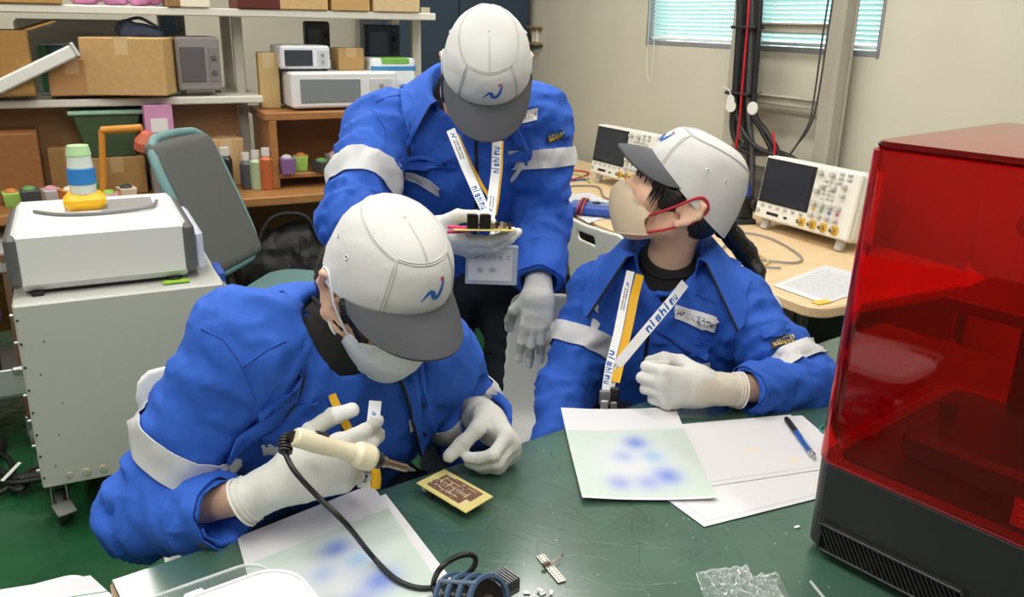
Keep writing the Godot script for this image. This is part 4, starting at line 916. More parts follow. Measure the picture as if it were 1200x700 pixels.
func jacket_field(s: Dictionary) -> Jacket:
	var j := Jacket.new()
	j.s = s
	var F := j.F
	var side: Vector3 = (s.shL - s.shR).normalized()
	var fw: Vector3 = s.fw.normalized()
	var N: Vector3 = s.neck
	var hip: Vector3 = s.hip
	var up := (N - hip).normalized()
	var g: float = s.girth
	F.cur_wr = 0.7
	F.cur_st = 0.4
	F.add(s.shR - up * 0.035 + side * 0.02, s.shL - up * 0.035 - side * 0.02, 0.078, 0.078, 0.05)
	F.add(N - up * 0.035 - side * 0.02, s.shR + side * 0.015, 0.060, 0.060, 0.05)
	F.add(N - up * 0.035 + side * 0.02, s.shL - side * 0.015, 0.060, 0.060, 0.05)
	var cc: Vector3 = (s.shR + s.shL) * 0.5 - up * 0.13 + fw * 0.012
	var wc := cc.lerp(hip, 0.55)
	var w: float = s.width
	F.cur_st = -0.55
	F.cur_wr = 0.85
	F.add(cc + fw * 0.012, wc + fw * 0.012, 0.108 * g, 0.112 * g, 0.06, fw, 1.1)
	for q in [-1.0, 1.0]:
		F.add(cc + side * q * w * 0.085, wc + side * q * w * 0.075, 0.108 * g, 0.112 * g, 0.06, fw, 1.12)
		F.add(wc + side * q * w * 0.075, hip + side * q * w * 0.075, 0.112 * g, 0.128 * g, 0.05, fw, 1.1)
	for q in [["shR", "elR", "wrR"], ["shL", "elL", "wrL"]]:
		var a: Vector3 = s[q[0]]
		var b: Vector3 = s[q[1]]
		var c: Vector3 = s[q[2]]
		var ids := PackedInt32Array()
		F.cur_st = 0.7
		F.cur_wr = 0.9
		ids.append(F.add(a, a.lerp(b, 0.5), 0.073 * s.arm, 0.065 * s.arm, 0.045))
		F.cur_wr = 1.0
		ids.append(F.add(a.lerp(b, 0.5), b, 0.065 * s.arm, 0.059 * s.arm, 0.03))
		F.cur_st = 1.4
		F.cur_wr = 1.0
		ids.append(F.add(b, c, 0.060 * s.arm, 0.046 * s.arm, 0.03))
		if q[0] == "shR": j.arm_r = ids
		else: j.arm_l = ids
		var d := (c - b).normalized()
		F.cut(c - d * 0.03, c + d * 0.1, 0.036 * s.arm, 0.040 * s.arm, 0.004)
		F.chop(c, d, 0.07)
	for e in s.get("extra", []): F.add(e[0], e[1], e[2], e[3], e[4])
	F.cut(N + up * 0.0 + fw * 0.01, N + up * 0.12 + fw * 0.02, 0.062, 0.075, 0.01)
	if s.has("vee"): F.cut(N + fw * 0.075, s.vee, 0.05, 0.008, 0.01)
	F.chop(hip - up * s.hem, -up, 0.32)
	F.folds(s.seed, 8.0, s.get("fold", 0.0082))
	return j

func jacket(s: Dictionary, person: Node, off: Transform3D) -> Jacket:
	var j := jacket_field(s)
	j.off = off
	j.node = part("jacket", net(j.F, 0.0068), blue_cloth, person, off)
	return j

func arm_band(j: Jacket, all_ids: PackedInt32Array, fore: bool, a: Vector3, b: Vector3, t0: float, t1: float, called: String, m: Material, off := 0.0028) -> void:
	var ids := all_ids.slice(2) if fore else all_ids.slice(0, 2)
	var d := (b - a).normalized()
	var s := d.cross(Vector3.UP if absf(d.y) < 0.9 else Vector3.RIGHT).normalized()
	var u := d.cross(s)
	var g := []
	for i in 5:
		var c := a.lerp(b, lerpf(t0, t1, i / 4.0))
		var row := []
		for k in 49:
			var dd := s * cos(TAU * k / 48.0) + u * sin(TAU * k / 48.0)
			if fore: row.append(j.F.push(j.F.hit(c + dd * 0.125, -dd, 0.12, ids), off))
			else: row.append(j.F.out(c, dd, 0.073 * j.s.arm + 0.006) + dd * (off + 0.0015))
		g.append(row)
	part(called, Mb.new().grid(g, 0.002), m, j.node)

func patch(j: Jacket, called: String, q: Array, m: Material, off := 0.004, thick := 0.003, n := 10, parent: Node = null) -> MeshInstance3D:
	var g := []
	for i in n + 1:
		var row := []
		for k in n + 1:
			var p: Vector3 = q[0].lerp(q[1], float(k) / n).lerp(q[3].lerp(q[2], float(k) / n), float(i) / n)
			row.append(j.F.stick(p, off))
		g.append(row)
	return part(called, Mb.new().grid(g, thick), m, parent if parent else j.node)

func seam(j: Jacket, pts: Array, called := "seam", r := 0.0016, m: Material = null, off := 0.0004) -> void:
	var P := []
	for i in pts.size() - 1:
		for k in 8: P.append(j.F.stick(pts[i].lerp(pts[i + 1], k / 8.0), off))
	P.append(j.F.stick(pts[-1], off))
	part(called, Mb.new().tube(P, r, 6, false), m if m else M(rgb(32, 80, 174), 0.8), j.node)

func button(j: Jacket, p: Vector3) -> void:
	var q := j.F.stick(p, 0.005)
	var nn := j.F.grad(q, j.F.all)
	part("snap_button", Mb.new().cyl(0.0075, 0.004, Transform3D(Basis(Quaternion(Vector3.UP, nn)), q), 16, 0.0012), M(rgb(110, 112, 116), 0.35, 0.7), j.node)

func collar(j: Jacket, half: float, fall: float, point: float, flare := 0.0) -> void:
	var s := j.s
	var side: Vector3 = (s.shL - s.shR).normalized()
	var fw: Vector3 = s.cfw.normalized() if s.has("cfw") else s.fw.normalized()
	var up: Vector3 = s.cup.normalized()
	side = (side - up * side.dot(up)).normalized()
	fw = side.cross(up)
	var N: Vector3 = s.neck
	var g := []
	var edges := [[], []]
	for i in 45:
		var ph := lerpf(-half, half, i / 44.0)
		var dir := -fw * cos(ph) + side * sin(ph)
		var f := smoothstep(1.5, half, absf(ph))
		var sd := 1.0 + 0.18 * f
		var base := N + dir * 0.066 * sd - up * 0.012 + fw * 0.01
		var topp := N + dir * (0.068 + flare * 0.4) * sd + up * (0.040 - 0.012 * f) + fw * 0.01
		var fold := N + dir * (0.079 + flare) * sd + up * (0.041 - 0.014 * f) + fw * 0.01
		var edge := N + dir * (0.079 + flare + fall * 0.75) * (1.0 + 0.12 * f) - up * (fall * 0.35 + point * f) + fw * (0.01 + 0.02 * f) + side * signf(ph) * point * 0.45 * f
		var row := [base, topp, fold]
		for k in range(1, 5):
			var q := fold.lerp(edge, k / 4.0)
			row.append(j.F.push(q, 0.006 + 0.004 * (1.0 - k / 4.0)))
		g.append(row)
	var c := part("collar", Mb.new().grid(g, 0.003, true), blue_cloth, j.node)
	for e in [0, 44]:
		part("zip_edge", Mb.new().tube(g[e].slice(2), 0.0028, 6), M(rgb(22, 22, 26), 0.6), c)
	var stitch := []
	for i in 45: stitch.append(g[i][6] + (g[i][5] - g[i][6]).normalized() * 0.005)
	part("seam", Mb.new().tube(stitch, 0.0012, 6, false), M(rgb(32, 80, 174), 0.8), c)

# --- lanyards
func strap(called: String, parent: Node, off: Transform3D, path: Array, n: Vector3, w: float, m: Material, F = null, lift := 0.004, thick := 0.0012) -> MeshInstance3D:
	var P := []
	for i in path.size() - 1:
		for k in 8: P.append(path[i].lerp(path[i + 1], k / 8.0))
	P.append(path[-1])
	var g := [[], [], []]
	for i in P.size():
		if F: P[i] = F.push(P[i], lift)
	for i in P.size():
		var d: Vector3 = (P[mini(i + 1, P.size() - 1)] - P[maxi(i - 1, 0)]).normalized()
		var u := n.cross(d).normalized()
		for r in 3:
			var q: Vector3 = P[i] + u * w * 0.5 * (1 - r)
			g[r].append(F.push(q, lift) if F else q)
	return part(called, Mb.new().grid(g, thick), m, parent, off)

func strap_print(start: int) -> StandardMaterial3D:
	var im := blank(640, 40, rgb(238, 239, 241))
	var b := rgb(28, 96, 178)
	var x := start
	# wave mark, two short lines of small print, then the word
	line(im, Vector2(x, 26), Vector2(x + 12, 14), b, 4); line(im, Vector2(x + 12, 14), Vector2(x + 17, 26), b, 4); line(im, Vector2(x + 17, 26), Vector2(x + 30, 10), b, 4)
	im.fill_rect(Rect2i(x + 28, 6, 4, 4), rgb(215, 50, 60))
	var r := RandomNumberGenerator.new()
	r.seed = 4
	for k in 22:
		im.fill_rect(Rect2i(x + 40 + k * 5, 10, 2 + r.randi() % 3, 7), rgb(70, 74, 82))
		im.fill_rect(Rect2i(x + 40 + k * 5, 22, 2 + r.randi() % 3, 7), rgb(70, 74, 82))
	x = start + 330
	for ch in "nishimu":
		var wd := 27.0 if ch == "m" else (9.0 if ch == "i" else 17.0)
		glyph(im, ch, x - (4.0 if ch == "i" else 0.0), 6, wd * 1.2 if ch != "i" else 17.0, 27, b, 6.0, 0.18)
		x += int(wd) + 12
	return printed(im, 0.55)

func name_print() -> StandardMaterial3D:
	var im := blank(256, 84, rgb(240, 241, 243))
	var b := rgb(28, 60, 130)
	line(im, Vector2(14, 54), Vector2(30, 32), b, 5); line(im, Vector2(30, 32), Vector2(38, 54), b, 5); line(im, Vector2(38, 54), Vector2(58, 26), b, 5)
	im.fill_rect(Rect2i(54, 20, 6, 6), rgb(215, 50, 60))
	var x := 72.0
	for k in ["ni", "si", "mu", "den", "ko", "kou", "gyo"]:
		var wd := 18.0 if k in ["ni", "si", "mu"] else 25.0
		glyph(im, k, x, 27, wd, 32, rgb(44, 50, 66), 2.0)
		x += wd + 4
	return printed(im, 0.55)

func safety_print() -> StandardMaterial3D:
	var im := blank(192, 96, rgb(34, 34, 36))
	var x := 26.0
	im.fill_rect(Rect2i(0, 6, 14, 84), rgb(18, 18, 20))
	im.fill_rect(Rect2i(18, 8, 168, 36), rgb(168, 170, 168))
	for ch in "MIDORI":
		glyph(im, ch, x, 12, 18, 26, rgb(20, 20, 22), 6.0)
		x += 26
	x = 26
	for ch in "SAFETY":
		glyph(im, ch, x, 52, 18, 28, rgb(226, 190, 50), 6.0)
		x += 26
	return printed(im, 0.5)

func badge(parent: Node, off: Transform3D, x: Transform3D) -> void:
	var o := part("badge_holder", Mb.new().box(Vector3(0.1, 0.075, 0.0012), 0.0005, T(Vector3(0, -0.04, 0.004))), clear(rgb(225, 232, 240), 0.10), parent, off * x)
	part("badge_back", Mb.new().box(Vector3(0.1, 0.075, 0.001), 0.0004, T(Vector3(0, -0.04, -0.002))), M(rgb(180, 188, 205), 0.4), o)
	var im := blank(256, 176, rgb(238, 238, 242))
	var gx := 26.0
	for k in ["mo", "no", "zu", "ku", "ri", "kko", "bar", "su"]:
		glyph(im, k, gx, 34, 17, 22, rgb(50, 52, 60), 2.6)
		gx += 22
	for k in ["kou"]: glyph(im, k, 222, 34, 18, 22, rgb(60, 62, 80), 2.6)
	im.fill_rect(Rect2i(20, 26, 186, 2), rgb(170, 174, 190))
	im.fill_rect(Rect2i(20, 62, 186, 2), rgb(170, 174, 190))
	blob(im, 70, 118, 26, 18, Color(0.5, 0.52, 0.58, 0.8), 0.7)
	blob(im, 140, 116, 34, 20, Color(0.45, 0.47, 0.54, 0.8), 0.7)
	part("name_card", Mb.new().grid([[Vector3(-0.045, -0.008, 0.0015), Vector3(0.04, -0.008, 0.0015)], [Vector3(-0.045, -0.07, 0.0015), Vector3(0.04, -0.07, 0.0015)]], 0.0006), printed(im, 0.6), o)
	part("top_edge", Mb.new().box(Vector3(0.102, 0.008, 0.008), 0.003, T(Vector3(0, -0.003, 0.001))), clear(rgb(220, 228, 240), 0.35, 0.1), o)
	part("clip", Mb.new().box(Vector3(0.014, 0.022, 0.005), 0.002, T(Vector3(0, 0.01, 0.001))), M(rgb(205, 208, 212), 0.3, 0.4), o)
	part("hook", Mb.new().tube([Vector3(-0.005, 0.02, 0.002), Vector3(-0.006, 0.034, 0.002), Vector3(0, 0.04, 0.002), Vector3(0.006, 0.034, 0.002), Vector3(0.005, 0.02, 0.002)], 0.0016, 6), M(rgb(190, 192, 196), 0.3, 0.8), o)

func frame(origin: Vector3, f: Vector3) -> Transform3D:   # a head frame: z along f, x level, y up the crown
	f = f.normalized()
	var x := Vector3.UP.cross(f).normalized()
	return Transform3D(Basis(x, f.cross(x), f), origin)

# ---------------------------------------------------------------- the three people
var blue_cloth: StandardMaterial3D
var navy_cloth: StandardMaterial3D
var cap_white: StandardMaterial3D
var peak_grey: StandardMaterial3D
var knit: StandardMaterial3D
var skin: StandardMaterial3D
var reflective: StandardMaterial3D
var black_knit: StandardMaterial3D
var hair_m: StandardMaterial3D

func people_materials() -> void:
	blue_cloth = bumpy(M(rgb(36, 90, 192), 0.78).duplicate(), 0.03, 0.22, 2.2, 12)
	blue_cloth.rim_enabled = true; blue_cloth.rim = 0.15; blue_cloth.rim_tint = 0.8
	navy_cloth = bumpy(M(rgb(26, 30, 44), 0.85).duplicate(), 0.06, 0.3, 5.0, 13)
	cap_white = bumpy(M(rgb(214, 213, 212), 0.85).duplicate(), 0.3, 0.12, 9.0, 14)
	peak_grey = bumpy(M(rgb(84, 85, 91), 0.85).duplicate(), 0.35, 0.14, 9.0, 15)
	knit = bumpy(M(Color.WHITE, 0.95).duplicate(), 0.35, 0.3, 14.0, 16)
	knit.vertex_color_use_as_albedo = true
	skin = M(rgb(238, 194, 164), 0.5).duplicate()
	skin.subsurf_scatter_enabled = true; skin.subsurf_scatter_strength = 0.1
	reflective = bumpy(M(rgb(206, 207, 210), 0.5).duplicate(), 0.3, 0.08, 9.0, 17)
	black_knit = bumpy(M(rgb(20, 20, 22), 0.9).duplicate(), 0.3, 0.2, 9.0, 18)
	hair_m = M(rgb(24, 19, 17), 0.42).duplicate()

func body_mesh(s: Dictionary, X: Transform3D, person: Node, off: Transform3D) -> Field:
	var F := Field.new()
	var side: Vector3 = (s.shL - s.shR).normalized()
	var up: Vector3 = (s.neck - s.hip).normalized()
	F.add(s.neck - up * 0.03, X * Vector3(0, -0.02, -0.02), s.get("nr", 0.055), s.get("nr", 0.055) - 0.003, 0.02)
	F.add(s.shR + side * 0.03, s.shL - side * 0.03, 0.042, 0.042, 0.03)
	F.add((s.shR + s.shL) * 0.5 - up * 0.1, s.hip, 0.075, 0.085, 0.05)
	for q in [["shR", "elR", "haR"], ["shL", "elL", "haL"]]:
		F.add(s[q[0]], s[q[1]], 0.044, 0.036, 0.02)
		F.add(s[q[1]], s[q[2]], 0.035, 0.024, 0.02)
	for q in [["hpR", "knR", "anR"], ["hpL", "knL", "anL"]]:
		F.add(s[q[0]], s[q[1]], 0.07, 0.05, 0.03)
		F.add(s[q[1]], s[q[2]], 0.048, 0.034, 0.02)
	var m := net(F, 0.010)
	var H := Field.new()
	head_shape(H, X)
	H.add(s.neck, X * Vector3(0, -0.02, -0.02), s.get("nr", 0.055), s.get("nr", 0.055) - 0.002, 0.03)
	net(H, 0.0042, m)
	var b := part("body", m, skin, person, off)
	eyes(X, b, Transform3D())
	return H

func trousers(s: Dictionary, person: Node, off: Transform3D) -> void:
	var F := Field.new()
	F.cur_wr = 1.0
	F.add(s.hpR, s.hpL, 0.115, 0.115, 0.04)
	F.add(s.hip, (s.hpR + s.hpL) * 0.5, 0.115, 0.115, 0.05)
	for q in [["hpR", "knR", "anR"], ["hpL", "knL", "anL"]]:
		F.add(s[q[0]], s[q[1]], 0.098, 0.075, 0.04)
		F.add(s[q[1]], s[q[2]], 0.075, 0.062, 0.03)
	F.folds(s.seed + 3, 7.0, 0.007)
	part("trousers", net(F, 0.012), navy_cloth, person, off)
	for q in [["anR", "knR"], ["anL", "knL"]]:
		var a: Vector3 = s[q[0]]
		var fd: Vector3 = s.toe
		var S := Field.new()
		S.add(Vector3(a.x, 0.05, a.z) - fd * 0.03, Vector3(a.x, 0.04, a.z) + fd * 0.13, 0.042, 0.038, 0.03)
		S.add(Vector3(a.x, 0.09, a.z) - fd * 0.02, Vector3(a.x, 0.05, a.z) + fd * 0.06, 0.045, 0.04, 0.04)
		S.chop(Vector3(a.x, 0.004, a.z), Vector3.DOWN, 0.4)
		part("shoe", net(S, 0.009), M(rgb(28, 28, 30), 0.5), person, off)

func shirt(s: Dictionary, X: Transform3D, person: Node, off: Transform3D, m: Material, high: float) -> void:
	var F := Field.new()
	var side: Vector3 = (s.shL - s.shR).normalized()
	var fw: Vector3 = s.fw.normalized()
	var up: Vector3 = (s.neck - s.hip).normalized()
	var nx: Vector3 = (X * Vector3(0, -0.06, -0.02) - s.neck).normalized()
	F.add(s.neck - up * 0.03, s.neck + nx * high, 0.070, s.get("nr", 0.055) + 0.0065, 0.02)
	F.add(s.shR + side * 0.06 - up * 0.02, s.shL - side * 0.06 - up * 0.02, 0.06, 0.06, 0.05)
	F.add((s.shR + s.shL) * 0.5 - up * 0.10 + fw * s.get("bib", 0.0), (s.shR + s.shL) * 0.5 - up * 0.22, 0.09 * s.girth, 0.08 * s.girth, 0.05)
	F.chop(s.neck + nx * high, nx, 0.12)
	F.folds(8, 9.0, 0.003)
	var o := part("undershirt", net(F, 0.008), m, person, off)
	var rr := []
	var sx := nx.cross(fw).normalized()
	var fx := sx.cross(nx)
	for i in 25:
		var d := sx * cos(TAU * i / 24.0) + fx * sin(TAU * i / 24.0)
		rr.append(F.hit(s.neck + nx * (high - 0.006) + d * 0.13, -d, 0.1) + d * 0.001)
	part("neck_rib", Mb.new().tube(rr, 0.0035, 6, false), m, o)

const CREAM := Color(0.66, 0.62, 0.52)
const PALE := Color(0.70, 0.70, 0.67)
const TIP := Color(0.80, 0.81, 0.80)
const GREYKNIT := Color(0.42, 0.42, 0.38)

func build_people() -> void:
	people_materials()
	var L := [strap_print(20), strap_print(80)]
	var yellow := M(rgb(232, 178, 26), 0.6)
	var nm := name_print()
	var sf := safety_print()
	soldering_man(L, yellow)
	seated_woman(L, yellow, nm, sf)
	standing_man(L, yellow, nm, sf)

func soldering_man_pose() -> Dictionary:
	return {
		"neck": Vector3(-0.2691, 0.9125, -1.2149), "shR": Vector3(-0.3791, 0.9414, -1.1192), "shL": Vector3(-0.1268, 0.8477, -1.299),
		"elR": Vector3(-0.5335, 0.6816, -1.087), "wrR": Vector3(-0.3806, 0.7428, -1.0018), "haR": Vector3(-0.3411, 0.765, -1.0143),
		"elL": Vector3(-0.0671, 0.6501, -1.4134), "wrL": Vector3(-0.0418, 0.7482, -1.2981), "haL": Vector3(-0.0441, 0.7597, -1.2808),
		"fw": Vector3(0.48, -0.57, 0.66), "hip": Vector3(-0.44, 0.53, -1.40), "girth": 1.02, "width": 1.0, "arm": 1.0, "hem": 0.1, "seed": 11,
		"cup": Vector3(0.42, 0.75, 0.35),
		"hpR": Vector3(-0.49, 0.53, -1.36), "hpL": Vector3(-0.35, 0.53, -1.47), "knR": Vector3(-0.18, 0.52, -1.05), "knL": Vector3(-0.02, 0.52, -1.22), "anR": Vector3(-0.17, 0.09, -0.98), "anL": Vector3(0.0, 0.09, -1.17), "toe": Vector3(0.6, 0, 0.8)}

func soldering_man(L: Array, yellow: Material) -> void:
	var s := soldering_man_pose()
	var base := Vector3(-0.43, 0, -1.43)
	var off := T(-base)
	var X := frame(Vector3(-0.1905, 0.9977, -1.2006), Vector3(0.515, -0.53, 0.674))
	var o := thing("person", "person in a blue work jacket and white cap bent over soldering, white face mask", "person", base)
	var HF := body_mesh(s, X, o, off)
	trousers(s, o, off)
	shirt(s, X, o, off, black_knit, 0.028)
	var j := jacket(s, o, off)
	collar(j, 2.35, 0.085, 0.075, 0.006)
	arm_band(j, j.arm_r, false, s.shR, s.elR, 0.50, 0.67, "reflective_band", reflective)
	arm_band(j, j.arm_l, false, s.shL, s.elL, 0.38, 0.60, "reflective_band", reflective)
	arm_band(j, j.arm_r, true, s.elR, s.wrR, 0.70, 0.98, "cuff", blue_cloth, 0.002)
	button(j, Vector3(-0.4027, 0.7124, -0.9749))
	patch(j, "pocket_flap", [Vector3(-0.3475, 0.8539, -1.0668), Vector3(-0.2755, 0.8567, -1.1142), Vector3(-0.2733, 0.7898, -1.1227), Vector3(-0.353, 0.7938, -1.0959)], blue_cloth, 0.006)
	patch(j, "chest_strip", [Vector3(-0.3561, 0.7991, -1.0909), Vector3(-0.3267, 0.798, -1.0994), Vector3(-0.3291, 0.7746, -1.1121), Vector3(-0.3569, 0.7764, -1.1052)], reflective, 0.006, 0.002, 3)
	patch(j, "chest_strip", [Vector3(-0.1574, 0.7916, -1.1977), Vector3(-0.1379, 0.7964, -1.2129), Vector3(-0.1398, 0.7741, -1.2159), Vector3(-0.1575, 0.7658, -1.2051)], reflective, 0.006, 0.002, 3)
	button(j, Vector3(-0.1482, 0.8243, -1.2024))
	seam(j, [Vector3(-0.4128, 0.982, -1.0655), Vector3(-0.3795, 0.9722, -1.0516), Vector3(-0.3537, 0.9374, -1.0431), Vector3(-0.3432, 0.8842, -1.0517)])
	seam(j, [Vector3(-0.3537, 0.9374, -1.0431), Vector3(-0.3294, 0.9527, -1.0608), Vector3(-0.3066, 0.9588, -1.0846)])
	seam(j, [Vector3(-0.2463, 0.8342, -1.1345), Vector3(-0.2452, 0.7588, -1.1452), Vector3(-0.25, 0.6563, -1.2203)], "zip", 0.004, M(rgb(22, 22, 26), 0.6))
	cap(X, o, off, 1)
	face_mask(HF, X, o, off, false, M(rgb(232, 234, 238), 0.8), M(rgb(230, 232, 236), 0.7), 0.0018)
	var H := Field.new()
	lp(H, X, Vector3(0, 0.024, -0.022), Vector3(0, 0.024, 0.006), 0.0785, 0.0775, 0.02)
	lp(H, X, Vector3(-0.02, -0.01, -0.045), Vector3(0.02, -0.01, -0.045), 0.062, 0.062, 0.02)
	lp(H, X, Vector3(0, -0.045, -0.052), Vector3(0, -0.075, -0.052), 0.05, 0.042, 0.02)
	for q in [-1.0, 1.0]:
		lp(H, X, Vector3(q * 0.060, 0.014, 0.035), Vector3(q * 0.05, 0.014, 0.060), 0.021, 0.021, 0.01)
		lp(H, X, Vector3(q * 0.0675, 0.015, 0.018), Vector3(q * 0.067, -0.022, 0.022), 0.013, 0.007, 0.01)
		lp(H, X, Vector3(q * 0.063, 0.012, 0.036), Vector3(q * 0.058, -0.008, 0.064), 0.019, 0.014, 0.01)
		H.cut(X * Vector3(q * 0.088, 0.004, -0.012), X * Vector3(q * 0.088, -0.014, -0.006), 0.027, 0.024, 0.008)
	H.cut(X * Vector3(0, -0.055, 0.07), X * Vector3(0, -0.035, 0.13), 0.055, 0.066, 0.008)
	H.chop(X * Vector3(0, 0.05, 0), X.basis.y, 0.2)
	H.folds(5, 70.0, 0.0024)
	part("hair", net(H, 0.0036), hair_m, o, off)
	# gloves
	glove("glove", o, off, Vector3(-0.3042, 0.7862, -1.0107), Vector3(0.93, 0.20, -0.25), Vector3(0.10, 0.22, 0.95), true,
		[[26, 30, 14, 0.02], [36, 32, 14, 0.0], [46, 40, 18, -0.03], [54, 46, 22, -0.07]],
		[Vector3(0.55, -0.50, 0.70), Vector3(0.30, -0.15, 0.92), Vector3(0.02, -0.05, 1.0)], [PALE, GREYKNIT * 1.35, TIP, PALE], Vector3(-0.3806, 0.7428, -1.0018), 0.97)
	glove("glove", o, off, Vector3(-0.0409, 0.7588, -1.27), Vector3(0.55, -0.20, 0.80), Vector3(0.80, 0.45, -0.43), false,
		[[66, 54, 22, 0.02], [70, 58, 24, 0.0], [74, 60, 26, -0.01], [78, 62, 28, -0.03]],
		[Vector3(0.45, -0.6, 0.66), Vector3(0.0, -1.0, 0.2), Vector3(-0.25, -1.0, -0.05)], [PALE, PALE * 0.9, TIP, PALE], Vector3(-0.0771, 0.7281, -1.3652), 0.92)
	# lanyard: a white printed strap and a yellow one, hanging from the collar
	var fw := Vector3(0.1, 0.1, 1.0)
	var ln := strap("lanyard", o, off, [Vector3(-0.1954, 0.8504, -1.1316), Vector3(-0.1962, 0.8182, -1.1), Vector3(-0.201, 0.7824, -1.0778), Vector3(-0.2034, 0.7508, -1.057)], fw, 0.018, L[1], j.F)
	strap("yellow_strap", ln, Transform3D(), [Vector3(-0.2579, 0.8628, -1.1251), Vector3(-0.238, 0.8325, -1.1047), Vector3(-0.2144, 0.7982, -1.0883), Vector3(-0.191, 0.7642, -1.0719)], fw, 0.012, yellow, j.F)
	part("yellow_toggle", Mb.new().tube([Vector3(-0.1881, 0.7868, -1.0582), Vector3(-0.1842, 0.7699, -1.0527), Vector3(-0.1851, 0.7563, -1.0483)], 0.007, 10), yellow, ln)

func seated_woman_pose() -> Dictionary:
	return {
		"neck": Vector3(0.3257, 0.9156, -1.7208), "shR": Vector3(0.1923, 0.8137, -1.7612), "shL": Vector3(0.4666, 0.8235, -1.6908),
		"elR": Vector3(0.119, 0.6445, -1.6535), "wrR": Vector3(0.0744, 0.5171, -1.4857), "haR": Vector3(0.074, 0.5037, -1.4603),
		"elL": Vector3(0.5776, 0.7154, -1.5293), "wrL": Vector3(0.4317, 0.7382, -1.4473), "haL": Vector3(0.3854, 0.7465, -1.4343),
		"fw": Vector3(-0.28, -0.12, 0.95), "hip": Vector3(0.32, 0.50, -1.86), "girth": 0.9, "width": 0.92, "arm": 0.94, "hem": 0.08, "seed": 23,
		"cup": Vector3(-0.05, 0.97, 0.12), "bib": 0.02, "nr": 0.046, "vee": Vector3(0.2663, 0.8227, -1.5853),
		"hpR": Vector3(0.25, 0.5, -1.83), "hpL": Vector3(0.40, 0.5, -1.80), "knR": Vector3(0.2, 0.5, -1.45), "knL": Vector3(0.36, 0.5, -1.42), "anR": Vector3(0.18, 0.09, -1.42), "anL": Vector3(0.34, 0.09, -1.38), "toe": Vector3(-0.28, 0, 0.96)}

